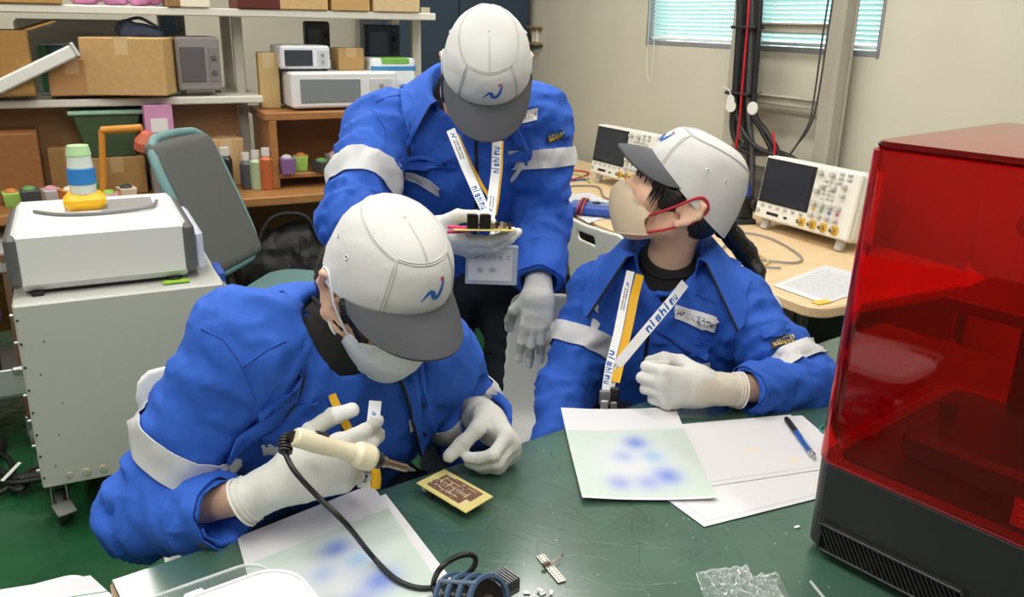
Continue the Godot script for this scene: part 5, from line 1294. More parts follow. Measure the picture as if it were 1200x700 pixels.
func seated_woman(L: Array, yellow: Material, nm: Material, sf: Material) -> void:
	var s := seated_woman_pose()
	var base := Vector3(0.36, 0, -1.86)
	var off := T(-base)
	var X := frame(Vector3(0.3309, 1.0436, -1.6784), Vector3(-0.87, 0.46, -0.10))
	var o := thing("person", "person with a dark ponytail and beige face mask seated at the table looking up", "person", base)
	var HF := body_mesh(s, X, o, off)
	trousers(s, o, off)
	shirt(s, X, o, off, black_knit, 0.012)
	var j := jacket(s, o, off)
	collar(j, 2.3, 0.075, 0.06, 0.01)
	arm_band(j, j.arm_r, false, s.shR, s.elR, 0.42, 0.62, "reflective_band", reflective)
	arm_band(j, j.arm_l, false, s.shL, s.elL, 0.70, 0.88, "reflective_band", reflective)
	arm_band(j, j.arm_l, true, s.elL, s.wrL, 0.55, 0.98, "cuff", blue_cloth, 0.002)
	patch(j, "name_label", [Vector3(0.3368, 0.834, -1.6567), Vector3(0.4144, 0.8198, -1.6231), Vector3(0.4137, 0.7864, -1.6291), Vector3(0.333, 0.8059, -1.6524)], nm, 0.004, 0.002)
	patch(j, "pocket_flap", [Vector3(0.2968, 0.7831, -1.6566), Vector3(0.4137, 0.7604, -1.6341), Vector3(0.3996, 0.7258, -1.6351), Vector3(0.364, 0.7387, -1.6389)], blue_cloth, 0.008)
	patch(j, "chest_strip", [Vector3(0.3672, 0.7073, -1.6416), Vector3(0.4076, 0.7178, -1.6366), Vector3(0.4099, 0.69, -1.6439), Vector3(0.3763, 0.6842, -1.6423)], reflective, 0.006, 0.002, 3)
	patch(j, "chest_strip", [Vector3(0.1632, 0.8299, -1.6861), Vector3(0.1805, 0.8223, -1.6765), Vector3(0.1774, 0.805, -1.6721), Vector3(0.1592, 0.8158, -1.6723)], reflective, 0.006, 0.002, 3)
	patch(j, "chest_strip", [Vector3(0.1682, 0.7985, -1.6636), Vector3(0.1823, 0.7877, -1.6579), Vector3(0.1735, 0.7689, -1.6474), Vector3(0.1631, 0.7807, -1.6555)], reflective, 0.006, 0.002, 3)
	patch(j, "sleeve_label", [Vector3(0.5014, 0.7977, -1.5512), Vector3(0.5494, 0.8092, -1.5609), Vector3(0.5513, 0.7971, -1.5463), Vector3(0.5031, 0.7849, -1.5343)], sf, 0.004, 0.002)
	patch(j, "sleeve_pocket", [Vector3(0.485, 0.8179, -1.5721), Vector3(0.5475, 0.8253, -1.6051), Vector3(0.5446, 0.8165, -1.5698), Vector3(0.4905, 0.7978, -1.5596)], blue_cloth, 0.004, 0.002)
	seam(j, [Vector3(0.2835, 0.7813, -1.6609), Vector3(0.2808, 0.7133, -1.6597), Vector3(0.2821, 0.6269, -1.6786)], "zip", 0.004, M(rgb(22, 22, 26), 0.6))
	seam(j, [Vector3(0.4519, 0.8524, -1.6145), Vector3(0.4456, 0.7983, -1.5941), Vector3(0.4531, 0.7307, -1.626)])
	seam(j, [Vector3(0.4462, 0.8257, -1.608), Vector3(0.3994, 0.8506, -1.6384), Vector3(0.3716, 0.8591, -1.6494)])
	cap(X, o, off, 2)
	face_mask(HF, X, o, off, true, M(rgb(224, 203, 174), 0.8), M(rgb(186, 24, 52), 0.6), 0.0026)
	# hair: a close layer under the cap, fringe and side locks, and the ponytail
	var H := Field.new()
	lp(H, X, Vector3(0, 0.024, -0.022), Vector3(0, 0.024, 0.006), 0.0785, 0.0775, 0.02)
	lp(H, X, Vector3(-0.012, -0.010, -0.045), Vector3(0.012, -0.010, -0.045), 0.038, 0.038, 0.02)
	for q in [-1.0, 1.0]:
		lp(H, X, Vector3(q * 0.064, 0.015, 0.024), Vector3(q * 0.054, 0.016, 0.056), 0.018, 0.019, 0.01)
		lp(H, X, Vector3(q * 0.065, 0.012, 0.022), Vector3(q * 0.066, -0.012, 0.036), 0.014, 0.011, 0.01)
		H.cut(X * Vector3(q * 0.09, 0.002, -0.014), X * Vector3(q * 0.09, -0.02, -0.008), 0.025, 0.024, 0.008)
	H.cut(X * Vector3(0, -0.06, 0.06), X * Vector3(0, -0.04, 0.13), 0.054, 0.068, 0.008)
	H.chop(X * Vector3(0, 0.05, 0), X.basis.y, 0.2)
	H.folds(5, 70.0, 0.0024)
	var hm := net(H, 0.0036)
	var r := RandomNumberGenerator.new()
	r.seed = 8
	for i in 110:   # fringe strands
		var a := lerpf(-1.15, 1.15, i / 109.0) + r.randf_range(-0.02, 0.02)
		var p := Vector3(0.076 * sin(a), 0.045, 0.016 + 0.083 * cos(a))
		var l := r.randf_range(0.024, 0.044) + (0.03 if absf(a) > 0.95 else 0.0)
		var q := p + Vector3(0.006 * sin(a) + r.randf_range(-0.006, 0.006), -l, 0.005 * cos(a))
		hm.tube([X * p, X * (p.lerp(q, 0.5) + Vector3(sin(a), 0, cos(a)) * 0.004), X * q], 0.0028, 5, true, 0.0006)
	for i in 16:   # side locks before the ear
		var q := 1.0 if i % 2 else -1.0
		var p := Vector3(q * 0.072, 0.03, 0.03 + r.randf_range(-0.006, 0.012))
		var e := p + Vector3(q * 0.002, -r.randf_range(0.05, 0.085), r.randf_range(0.002, 0.014))
		hm.tube([X * p, X * (p.lerp(e, 0.5) + Vector3(q * 0.004, 0, 0.004)), X * e], 0.0016, 5, true, 0.0004)
	var hair := part("hair", hm, hair_m, o, off)
	var P := Field.new()
	var pt := [Vector3(0.4298, 0.9899, -1.724), Vector3(0.4591, 0.9598, -1.7457), Vector3(0.4939, 0.9212, -1.7542), Vector3(0.5171, 0.8866, -1.7324), Vector3(0.5208, 0.8686, -1.7055)]
	var pr := [0.014, 0.021, 0.022, 0.015, 0.004]
	for i in 4: P.add(pt[i], pt[i + 1], pr[i], pr[i + 1], 0.01)
	P.folds(15, 40.0, 0.0015)
	var pm := net(P, 0.004)
	for i in 46:
		var d := Vector3(r.randfn(0, 1), r.randfn(0, 1), r.randfn(0, 1)).normalized()
		var pp := []
		for k in 5: pp.append(pt[k] + d * pr[k] * 0.96 + Vector3(r.randfn(0, 0.002), r.randfn(0, 0.002), 0))
		pm.tube(pp, 0.0022, 5, true, 0.0008)
	var pony := part("ponytail", pm, hair_m, o, off)
	part("hair_band", Mb.new().lathe([Vector2(0.016, -0.009), Vector2(0.025, -0.006), Vector2(0.026, 0.004), Vector2(0.017, 0.009)], 18, Transform3D(Basis(Quaternion(Vector3.UP, (pt[1] - pt[0]).normalized())), pt[0].lerp(pt[1], 0.3))), M(rgb(16, 16, 18), 0.9), pony)
	glove("glove", o, off, Vector3(0.364, 0.7496, -1.43), Vector3(-0.97, 0.03, 0.10), Vector3(0.12, 0.15, 0.98), false,
		[[52, 88, 40, 0.03], [50, 90, 40, 0.0], [52, 90, 42, -0.03], [56, 88, 42, -0.06]],
		[Vector3(0.3, -0.8, 0.5), Vector3(0.0, -0.7, 0.7), Vector3(-0.3, -0.4, 0.8)], [PALE, PALE * 0.88, PALE * 0.86, CREAM], Vector3(0.4317, 0.7382, -1.4473), 0.98)
	glove("glove", o, off, Vector3(0.0742, 0.4958, -1.4577), Vector3(0.1, -0.5, 0.85), Vector3(-0.6, 0.75, 0.2), true,
		[[35, 40, 20, 0.04], [38, 42, 20, 0.0], [40, 44, 22, -0.03], [44, 46, 24, -0.06]],
		[Vector3(0.7, -0.5, 0.6), Vector3(0.3, -0.5, 0.8), Vector3(0.1, -0.4, 0.9)], [PALE, PALE * 0.9, TIP, CREAM], Vector3(0.0752, 0.5149, -1.506), 0.98)
	var fw := Vector3(-0.15, 0.1, 1.0)
	var ln := strap("lanyard", o, off, [Vector3(0.185, 0.7119, -1.4861), Vector3(0.2014, 0.7545, -1.5105), Vector3(0.2507, 0.8077, -1.5384), Vector3(0.3088, 0.865, -1.5781), Vector3(0.3444, 0.8886, -1.6279)], fw, 0.019, L[0], j.F, 0.006)
	strap("lanyard_return", ln, Transform3D(), [Vector3(0.2379, 0.9037, -1.6538), Vector3(0.2232, 0.873, -1.6017), Vector3(0.2059, 0.8096, -1.5495), Vector3(0.1884, 0.7543, -1.5104), Vector3(0.1817, 0.7149, -1.4871)], fw, 0.016, L[1], j.F, 0.005)
	strap("yellow_strap", ln, Transform3D(), [Vector3(0.257, 0.8975, -1.6518), Vector3(0.2417, 0.8718, -1.6013), Vector3(0.2284, 0.8224, -1.5642), Vector3(0.2137, 0.7743, -1.5275), Vector3(0.1992, 0.7306, -1.4922)], fw, 0.017, yellow, j.F, 0.003)
	for q in [[710, 0], [720, 1]]: pass
	part("buckle", Mb.new().box(Vector3(0.022, 0.03, 0.006), 0.002, T(Vector3(0.1781, 0.7109, -1.4647))), M(rgb(150, 152, 156), 0.3, 0.6), ln)
	part("clip", Mb.new().box(Vector3(0.014, 0.03, 0.006), 0.002, T(Vector3(0.1769, 0.6926, -1.4588))), M(rgb(205, 208, 212), 0.3, 0.5), ln)
	part("black_buckle", Mb.new().box(Vector3(0.018, 0.034, 0.009), 0.003, T(Vector3(0.1956, 0.7143, -1.4658))), M(rgb(20, 20, 22), 0.5), ln)
	part("clip", Mb.new().box(Vector3(0.012, 0.024, 0.006), 0.002, T(Vector3(0.1945, 0.6929, -1.4589))), M(rgb(150, 152, 156), 0.4, 0.5), ln)

func standing_man_pose() -> Dictionary:
	return {
		"neck": Vector3(-0.1256, 1.2152, -1.9868), "shR": Vector3(-0.3065, 1.1417, -1.9628), "shL": Vector3(0.0471, 1.1625, -2.0117),
		"elR": Vector3(-0.3379, 0.9775, -1.741), "wrR": Vector3(-0.2062, 0.9557, -1.6498), "haR": Vector3(-0.1788, 0.9708, -1.6336),
		"elL": Vector3(0.0653, 0.9295, -1.9883), "wrL": Vector3(0.0585, 0.8217, -1.8269), "haL": Vector3(0.0587, 0.8108, -1.8234),
		"fw": Vector3(0.05, -0.42, 0.90), "hip": Vector3(-0.09, 0.80, -2.2), "girth": 1.04, "width": 1.08, "arm": 1.12, "hem": 0.06, "seed": 37,
		"cup": Vector3(0.1, 0.8, 0.45),
		"hpR": Vector3(-0.19, 0.76, -2.2), "hpL": Vector3(0.0, 0.76, -2.2), "knR": Vector3(-0.19, 0.45, -2.17), "knL": Vector3(0.01, 0.45, -2.17), "anR": Vector3(-0.19, 0.09, -2.22), "anL": Vector3(0.02, 0.09, -2.22), "toe": Vector3(0.05, 0, 1.0)}

func standing_man(L: Array, yellow: Material, nm: Material, sf: Material) -> void:
	var s := standing_man_pose()
	var base := Vector3(-0.09, 0, -2.2)
	var off := T(-base)
	var X := frame(Vector3(-0.0599, 1.2754, -1.754), Vector3(0.04, -0.83, 0.56))
	var o := thing("person", "standing person in a blue work jacket, head bowed, leaning one gloved hand on a chair", "person", base)
	var HF := body_mesh(s, X, o, off)
	trousers(s, o, off)
	shirt(s, X, o, off, M(rgb(24, 26, 34), 0.9), 0.03)
	var j := jacket(s, o, off)
	collar(j, 2.3, 0.08, 0.05, 0.006)
	arm_band(j, j.arm_r, false, s.shR, s.elR, 0.52, 0.72, "reflective_band", reflective)
	arm_band(j, j.arm_l, false, s.shL, s.elL, 0.28, 0.46, "reflective_band", reflective)
	arm_band(j, j.arm_l, true, s.elL, s.wrL, 0.50, 0.98, "cuff", blue_cloth, 0.002)
	patch(j, "pocket_flap", [Vector3(-0.2573, 1.0965, -1.8098), Vector3(-0.1322, 1.0873, -1.9108), Vector3(-0.1305, 1.0601, -1.913), Vector3(-0.2459, 1.0705, -1.8148)], blue_cloth, 0.008)
	patch(j, "pocket_flap", [Vector3(-0.0333, 1.0865, -1.9287), Vector3(0.0391, 1.1084, -1.9195), Vector3(0.036, 1.0814, -1.9211), Vector3(-0.0291, 1.0577, -1.9286)], blue_cloth, 0.008)
	button(j, Vector3(-0.1989, 1.0617, -1.9071))
	button(j, Vector3(0.0221, 1.1034, -1.9255))
	patch(j, "chest_strip", [Vector3(-0.2454, 1.0581, -1.8663), Vector3(-0.167, 1.0154, -1.9103), Vector3(-0.1701, 0.9953, -1.9224), Vector3(-0.2456, 1.0417, -1.895)], reflective, 0.006, 0.002, 3)
	patch(j, "chest_strip", [Vector3(-0.0094, 1.0358, -1.9333), Vector3(0.0169, 1.0775, -1.919), Vector3(0.0191, 1.0657, -1.921), Vector3(-0.0052, 1.0248, -1.93)], reflective, 0.006, 0.002, 3)
	patch(j, "name_label", [Vector3(-0.0157, 1.1777, -1.9289), Vector3(0.0482, 1.1977, -1.927), Vector3(0.0469, 1.1706, -1.9198), Vector3(-0.0153, 1.1553, -1.9287)], nm, 0.004, 0.002)
	patch(j, "sleeve_label", [Vector3(0.0692, 1.1374, -1.9338), Vector3(0.1076, 1.1483, -1.9442), Vector3(0.1102, 1.1311, -1.9455), Vector3(0.0717, 1.1167, -1.9332)], sf, 0.004, 0.002)
	seam(j, [Vector3(-0.3073, 1.2037, -1.9062), Vector3(-0.2632, 1.2174, -1.9279), Vector3(-0.2209, 1.2221, -1.9715)])
	seam(j, [Vector3(-0.3173, 1.1898, -1.8961), Vector3(-0.2804, 1.15, -1.8661), Vector3(-0.2591, 1.0982, -1.8101)])
	seam(j, [Vector3(-0.0873, 1.1223, -1.9241), Vector3(-0.0867, 1.0162, -1.9252), Vector3(-0.0939, 0.8529, -2.0124)], "zip", 0.004, M(rgb(22, 22, 26), 0.6))
	cap(X, o, off, 3)
	face_mask(HF, X, o, off, false, M(rgb(232, 234, 238), 0.8), M(rgb(230, 232, 236), 0.7), 0.0018)
	var H := Field.new()
	lp(H, X, Vector3(0, 0.024, -0.022), Vector3(0, 0.024, 0.006), 0.0785, 0.0775, 0.02)
	lp(H, X, Vector3(-0.02, -0.02, -0.05), Vector3(0.02, -0.02, -0.05), 0.057, 0.057, 0.02)
	for q in [-1.0, 1.0]:
		lp(H, X, Vector3(q * 0.074, 0.01, 0.014), Vector3(q * 0.082, -0.06, 0.022), 0.017, 0.008, 0.01)
	H.cut(X * Vector3(0, -0.055, 0.07), X * Vector3(0, -0.035, 0.13), 0.055, 0.066, 0.008)
	H.chop(X * Vector3(0, 0.05, 0), X.basis.y, 0.2)
	H.folds(5, 70.0, 0.0024)
	part("hair", net(H, 0.0040), hair_m, o, off)
	glove("glove", o, off, Vector3(-0.1568, 0.9933, -1.5989), Vector3(0.86, -0.26, 0.42), Vector3(0.10, -0.72, 0.68), true,
		[[20, 26, 12, 0.05], [26, 30, 14, 0.01], [34, 34, 16, -0.03], [40, 38, 18, -0.06]],
		[Vector3(0.50, -0.50, 0.70), Vector3(0.05, -0.35, 0.92), Vector3(-0.2, -0.1, 0.95)], [PALE, PALE * 0.9, TIP, PALE], Vector3(-0.2062, 0.9557, -1.6498), 1.0)
	glove("glove", o, off, Vector3(0.0585, 0.8084, -1.8121), Vector3(-0.02, -0.95, 0.18), Vector3(0.05, 0.18, 0.98), false,
		[[4, 6, 3, 0.11], [4, 6, 3, 0.035], [5, 6, 3, -0.05], [6, 8, 4, -0.14]],
		[Vector3(0.65, -0.3, 0.65), Vector3(0.25, -0.55, 0.8), Vector3(0.0, -0.6, 0.8)], [PALE, GREYKNIT, TIP, PALE], Vector3(0.0586, 0.8415, -1.8544), 0.9)
	var fw := Vector3(0.0, 0.15, 1.0)
	var ln := strap("lanyard", o, off, [Vector3(-0.1367, 1.1583, -1.821), Vector3(-0.1005, 1.0902, -1.7567), Vector3(-0.0698, 1.0365, -1.7076), Vector3(-0.0477, 1.0018, -1.6753)], fw, 0.019, L[0], j.F, 0.006)
	strap("lanyard_return", ln, Transform3D(), [Vector3(-0.0475, 0.9997, -1.6693), Vector3(-0.0436, 1.0389, -1.6979), Vector3(-0.0387, 1.0847, -1.7549), Vector3(-0.0391, 1.1379, -1.8143)], fw, 0.019, L[1], j.F, 0.006)
	strap("yellow_strap", ln, Transform3D(), [Vector3(-0.1221, 1.1483, -1.8177), Vector3(-0.0942, 1.0988, -1.77), Vector3(-0.0641, 1.0526, -1.7339), Vector3(-0.0386, 1.0218, -1.7134)], fw, 0.007, yellow, j.F, 0.004)
	strap("yellow_strap", ln, Transform3D(), [Vector3(-0.0286, 1.1354, -1.8346), Vector3(-0.0285, 1.0815, -1.7749), Vector3(-0.0338, 1.0282, -1.726), Vector3(-0.0382, 1.002, -1.7069)], fw, 0.007, yellow, j.F, 0.004)
	part("strap_joint", Mb.new().tube([Vector3(-0.0475, 1.0073, -1.6666), Vector3(-0.0415, 0.9926, -1.6407), Vector3(-0.0388, 0.9751, -1.614), Vector3(-0.04, 0.965, -1.6002)], 0.006, 8), M(rgb(200, 202, 208), 0.4), ln)
	badge(ln, Transform3D(), Transform3D(Basis.from_euler(Vector3(-0.12, 0.05, -0.03)), Vector3(-0.0398, 0.9691, -1.591)))

# ---------------------------------------------------------------- things on the table and in the hands
func axis_x(p: Vector3, q: Vector3, roll := 0.0) -> Transform3D:   # y along p -> q, origin at p
	var y := (q - p).normalized()
	var x := y.cross(Vector3.UP).normalized()
	return Transform3D(Basis(x, y, x.cross(y)) * Basis(Vector3.UP, roll), p)

func board_print(kind: int) -> StandardMaterial3D:
	var im := blank(320, 220, rgb(222, 208, 132))
	var cu := rgb(118, 78, 58)
	var r := RandomNumberGenerator.new()
	r.seed = 12 + kind
	im.fill_rect(Rect2i(40, 22, 236, 166), cu)
	for q in [[40, 96, 190, 5], [110, 60, 5, 70], [60, 60, 100, 5], [170, 110, 70, 5], [150, 110, 5, 50], [90, 150, 120, 5], [230, 70, 5, 60], [60, 40, 5, 60], [190, 40, 60, 5], [250, 130, 26, 58], [40, 22, 60, 10]]:
		im.fill_rect(Rect2i(q[0], q[1], q[2], q[3]), rgb(226, 214, 170))
	for i in 46:
		var x := 48 + r.randi() % 150
		var y := 28 + r.randi() % 150
		im.fill_rect(Rect2i(x, y, 7, 7), rgb(205, 205, 205))
		im.fill_rect(Rect2i(x + 2, y + 2, 3, 3), rgb(90, 80, 70))
	var m := printed(im, 0.35)
	m.metallic_specular = 0.6
	return m

func build_small() -> void:
	# --- soldering iron with its cord
	var A := Vector3(-0.2681, 0.8807, -0.9574)
	var B := Vector3(-0.1796, 0.8229, -1.0122)
	var C := Vector3(-0.1277, 0.7891, -1.0401)
	var iron := thing("soldering_iron", "cream-handled soldering iron in the seated man's glove, tip over the small board", "soldering iron", A)
	var ax := axis_x(A, C)
	ax.origin = Vector3.ZERO
	var hl := A.distance_to(B)
	var cream := M(rgb(236, 226, 196), 0.4)
	part("handle", Mb.new().lathe([Vector2(0, 0), Vector2(0.0105, 0), Vector2(0.0125, 0.003), Vector2(0.0135, hl * 0.25), Vector2(0.0115, hl * 0.6), Vector2(0.0125, hl * 0.72), Vector2(0.0172, hl * 0.78), Vector2(0.0178, hl * 0.94), Vector2(0.015, hl * 0.985), Vector2(0, hl)], 24, ax), cream, iron)
	part("switch", Mb.new().box(Vector3(0.008, 0.02, 0.006), 0.002, ax * T(Vector3(0, hl * 0.28, 0.0125))), M(rgb(40, 40, 42), 0.4), iron)
	part("collar", Mb.new().lathe([Vector2(0, hl), Vector2(0.011, hl), Vector2(0.0115, hl + 0.008), Vector2(0.009, hl + 0.011), Vector2(0, hl + 0.011)], 20, ax), M(rgb(36, 36, 38), 0.45), iron)
	var cl := A.distance_to(C)
	part("barrel", Mb.new().lathe([Vector2(0, hl + 0.01), Vector2(0.0075, hl + 0.01), Vector2(0.0078, hl + 0.018), Vector2(0.0058, hl + 0.02), Vector2(0.0056, cl - 0.016), Vector2(0.004, cl - 0.013), Vector2(0, cl - 0.013)], 18, ax), M(rgb(150, 132, 116), 0.3, 0.85), iron)
	part("tip", Mb.new().lathe([Vector2(0, cl - 0.015), Vector2(0.0032, cl - 0.014), Vector2(0.0026, cl - 0.007), Vector2(0.0006, cl), Vector2(0, cl)], 14, ax), M(rgb(150, 146, 140), 0.3, 0.9), iron)
	var blk := M(rgb(22, 22, 24), 0.4)
	var boot := [Vector3.ZERO, Vector3(-0.2781, 0.8758, -0.9663) - A, Vector3(-0.2825, 0.8709, -0.9573) - A, Vector3(-0.2781, 0.8636, -0.9466) - A]
	part("strain_relief", Mb.new().tube(boot, 0.0075, 12, true, 0.0055), blk, iron)
	for k in 6:
		var c: Vector3 = boot[1].lerp(boot[3], k / 5.5) + (Vector3(-0.003, 0, 0) if k in [1, 2, 3] else Vector3.ZERO)
		part("relief_ring", Mb.new().lathe([Vector2(0.005, -0.001), Vector2(0.0088, -0.001), Vector2(0.0088, 0.001), Vector2(0.005, 0.001)], 14, Transform3D(Basis(Quaternion(Vector3.UP, (boot[3] - boot[1]).normalized())), c)), blk, iron)
	var cord := [Vector3(-0.2781, 0.8636, -0.9466), Vector3(-0.2622, 0.8503, -0.9264), Vector3(-0.2345, 0.8184, -0.9213), Vector3(-0.1991, 0.7871, -0.9111), Vector3(-0.1747, 0.716, -0.9471), Vector3(-0.1414, 0.708, -0.9128), Vector3(-0.1117, 0.706, -0.8977), Vector3(-0.0843, 0.706, -0.9003), Vector3(-0.0614, 0.712, -0.9082), Vector3(-0.043, 0.73, -0.903), Vector3(-0.0391, 0.7432, -0.9073), Vector3(-0.0485, 0.751, -0.9046), Vector3(-0.0657, 0.7517, -0.8943), Vector3(-0.0814, 0.7446, -0.8814), Vector3(-0.0905, 0.712, -0.8988), Vector3(-0.0862, 0.706, -0.8852), Vector3(-0.0748, 0.706, -0.8615)]
	for k in cord.size(): cord[k] -= A
	part("cord", Mb.new().tube(cord, 0.0036, 10), blk, iron)
	# --- tweezers in his other glove
	var tw := thing("tweezers", "thin steel tweezers pinched in the seated man's left glove", "tweezers", Vector3(-0.06, 0.7445, -1.2075))
	for s in [-1.0, 1.0]:
		part("arm", Mb.new().tube([Vector3(-0.0419, 0.7532, -1.2261) - tw.position, Vector3(-0.0626, 0.7419, -1.2066) - tw.position + Vector3(0, s * 0.004, 0), Vector3(-0.0826, 0.7371, -1.184) - tw.position + Vector3(0, s * 0.0008, 0)], 0.0022, 8, true, 0.0007), M(rgb(120, 118, 116), 0.3, 0.9), tw)
	# --- small board on the table, copper side up, standing on its components
	var pq := [Vector3(-0.1375, 0.719, -1.128), Vector3(-0.0988, 0.719, -1.1705), Vector3(-0.0217, 0.716, -1.0989), Vector3(-0.0591, 0.716, -1.0542)]
	var pc: Vector3 = (pq[0] + pq[2]) * 0.5
	var pb := thing("circuit_board", "small copper-side-up circuit board propped on its parts in front of the soldering man", "circuit board", Vector3(pc.x, 0.7, pc.z))
	var g := []
	for i in 2:
		var row := []
		for k in 2: row.append((pq[0].lerp(pq[1], i) if k == 0 else pq[3].lerp(pq[2], i)) - pb.position)
		g.append(row)
	part("board", Mb.new().grid([[g[1][0], g[1][1]], [g[0][0], g[0][1]]], 0.0016), board_print(0), pb)
	var gp := func(s: float, t: float, y: float) -> Vector3: return g[0][0].lerp(g[0][1], s).lerp(g[1][0].lerp(g[1][1], s), t) + Vector3(0, y, 0)
	var q0: Vector3 = gp.call(0.24, 0.12, 0.0)
	part("capacitor", Mb.new().rod(q0 - Vector3(0, 0.0015, 0), Vector3(q0.x, 0.0003, q0.z), 0.0042, 14), M(rgb(60, 40, 34), 0.35), pb)
	var q1: Vector3 = gp.call(0.08, 0.2, -0.008)
	part("terminal_block", Mb.new().box(Vector3(0.012, 0.012, 0.009), 0.001, T(q1, Basis(Vector3.UP, 0.6))), M(rgb(214, 208, 190), 0.5), pb)
	part("terminal_clamp", Mb.new().box(Vector3(0.006, 0.006, 0.0095), 0.001, T(q1 + Vector3(0.0005, -0.001, 0.0008), Basis(Vector3.UP, 0.6))), M(rgb(80, 74, 66), 0.4, 0.6), pb)
	var q2: Vector3 = gp.call(0.7, 0.8, 0.0)
	part("capacitor", Mb.new().rod(q2 - Vector3(0, 0.0015, 0), Vector3(q2.x, 0.0003, q2.z), 0.004, 14), M(rgb(36, 34, 40), 0.35), pb)
	for i in 7:
		part("solder_joint", Mb.new().ball(gp.call(0.12 + 0.05 * (i % 4), 0.25 + 0.08 * (i / 2), 0.0004), 0.0018, Vector3(1, 0.7, 1), 6), M(rgb(206, 206, 206), 0.25, 0.9), pb)
	# --- board and pink tool held by the standing person
	var hb := thing("held_board", "small populated circuit board held up by the standing person", "circuit board", Vector3(-0.0554, 1.0181, -1.5176))
	var hx := Transform3D(Basis.from_euler(Vector3(-0.10, 0.12, -0.02)), Vector3.ZERO)
	part("board", Mb.new().box(Vector3(0.11, 0.0016, 0.06), 0.0004, hx), M(rgb(206, 190, 120), 0.4), hb)
	for k in 2: 
		var cp := part("relay", Mb.new().box(Vector3(0.02, 0.026, 0.019), 0.0012, hx * T(Vector3(-0.020 + k * 0.023, 0.014, 0.006))), M(rgb(18, 17, 17), 0.18), hb)
		part("top_mark", Mb.new().box(Vector3(0.012, 0.0006, 0.010), 0.0, hx * T(Vector3(-0.020 + k * 0.023, 0.0274, 0.006))), M(rgb(120, 104, 70), 0.4), cp)
	for k in 5: part("small_part", Mb.new().cyl(0.0032, 0.01 + 0.003 * (k % 3), hx * T(Vector3(0.018 + k * 0.0075, 0.006, 0.008 - 0.01 * (k % 2)))), [M(rgb(160, 140, 110), 0.3, 0.6), M(rgb(60, 40, 34), 0.4), M(rgb(206, 206, 206), 0.3, 0.8)][k % 3], hb)
	for k in 4: part("pin", Mb.new().rod(hx * Vector3(-0.03 + k * 0.02, -0.001, 0.02), hx * Vector3(-0.03 + k * 0.02, -0.006, 0.02), 0.0007, 6), M(rgb(190, 190, 190), 0.3, 0.9), hb)
	var pk := thing("pink_pliers", "pink-handled tool pinched beside the held board by the standing person", "tool", Vector3(-0.0955, 1.0185, -1.5125))
	for s in [-1.0, 1.0]: part("handle", Mb.new().tube([Vector3(-0.024, 0.0045 * s, 0.008), Vector3(0.0, 0.0035 * s, 0.008), Vector3(0.018, 0.002 * s, 0.004)], 0.0034, 8), M(rgb(222, 52, 110), 0.4), pk)
	part("jaw", Mb.new().rod(Vector3(0.016, 0, 0.004), Vector3(0.036, 0.001, -0.004), 0.003, 8, 0.0012), M(rgb(150, 150, 152), 0.3, 0.9), pk)
	# --- papers
	paper("worksheet", [Vector3(-0.3382, 0.7, -0.9877), Vector3(-0.1834, 0.7, -1.1241), Vector3(-0.0334, 0.7, -0.8579), Vector3(-0.1888, 0.7, -0.7424)], "white under sheet sticking out at the right of the man's worksheet", 3, 0.0010)
	paper("worksheet", [Vector3(-0.3681, 0.7, -1.0026), Vector3(-0.2081, 0.7, -1.1503), Vector3(-0.0778, 0.7, -0.8984), Vector3(-0.2574, 0.7, -0.7686)], "worksheet with a pale green and blue diagram under the soldering man's forearm", 2, 0.0022, 0.0)
	paper("worksheet", [Vector3(0.4796, 0.7, -1.4175), Vector3(0.5361, 0.7, -1.4236), Vector3(0.5739, 0.7, -1.2368), Vector3(0.4989, 0.7, -1.2118)], "narrow sheet edge showing under the pen by the red-covered machine", 0, 0.0010)
	paper("worksheet", [Vector3(0.181, 0.7, -1.2209), Vector3(0.5493, 0.7, -1.3433), Vector3(0.5645, 0.7, -1.1776), Vector3(0.279, 0.7, -1.0523)], "lower white sheet of the fanned pair beside the centre worksheet", 3, 0.0018)
	paper("worksheet", [Vector3(0.1836, 0.7, -1.3467), Vector3(0.5139, 0.7, -1.4226), Vector3(0.5486, 0.7, -1.2357), Vector3(0.2664, 0.7, -1.1485)], "upper white sheet of the fanned pair beside the centre worksheet", 3, 0.0028)
	paper("worksheet", [Vector3(0.093, 0.7, -1.4176), Vector3(0.3033, 0.7, -1.4345), Vector3(0.3119, 0.7, -1.1188), Vector3(0.11, 0.7, -1.1112)], "worksheet with a pale green and blue diagram in the middle of the table", 2, 0.0045, 0.008)
	# --- pen
	var p0 := Vector3(0.4979, 0.708, -1.3985)
	var p1 := Vector3(0.5011, 0.708, -1.2504)
	var pen := thing("pen", "blue and black ballpoint pen lying on the sheets by the red-covered machine", "pen", p0)
	var px := axis_x(p0, p1)
	px.origin = Vector3.ZERO
	var pl := p0.distance_to(p1)
	part("grip", Mb.new().lathe([Vector2(0, 0), Vector2(0.0035, 0.001), Vector2(0.005, 0.008), Vector2(0.0052, pl * 0.38), Vector2(0, pl * 0.38)], 16, px), M(rgb(24, 26, 32), 0.45), pen)
	part("barrel", Mb.new().lathe([Vector2(0, pl * 0.38), Vector2(0.0049, pl * 0.38), Vector2(0.0049, pl * 0.86), Vector2(0, pl * 0.86)], 16, px), M(rgb(34, 84, 168), 0.2), pen)
	part("clip", Mb.new().box(Vector3(0.003, pl * 0.26, 0.0016), 0.0006, px * T(Vector3(0, pl * 0.72, 0.0062))), M(rgb(140, 170, 205), 0.3, 0.4), pen)
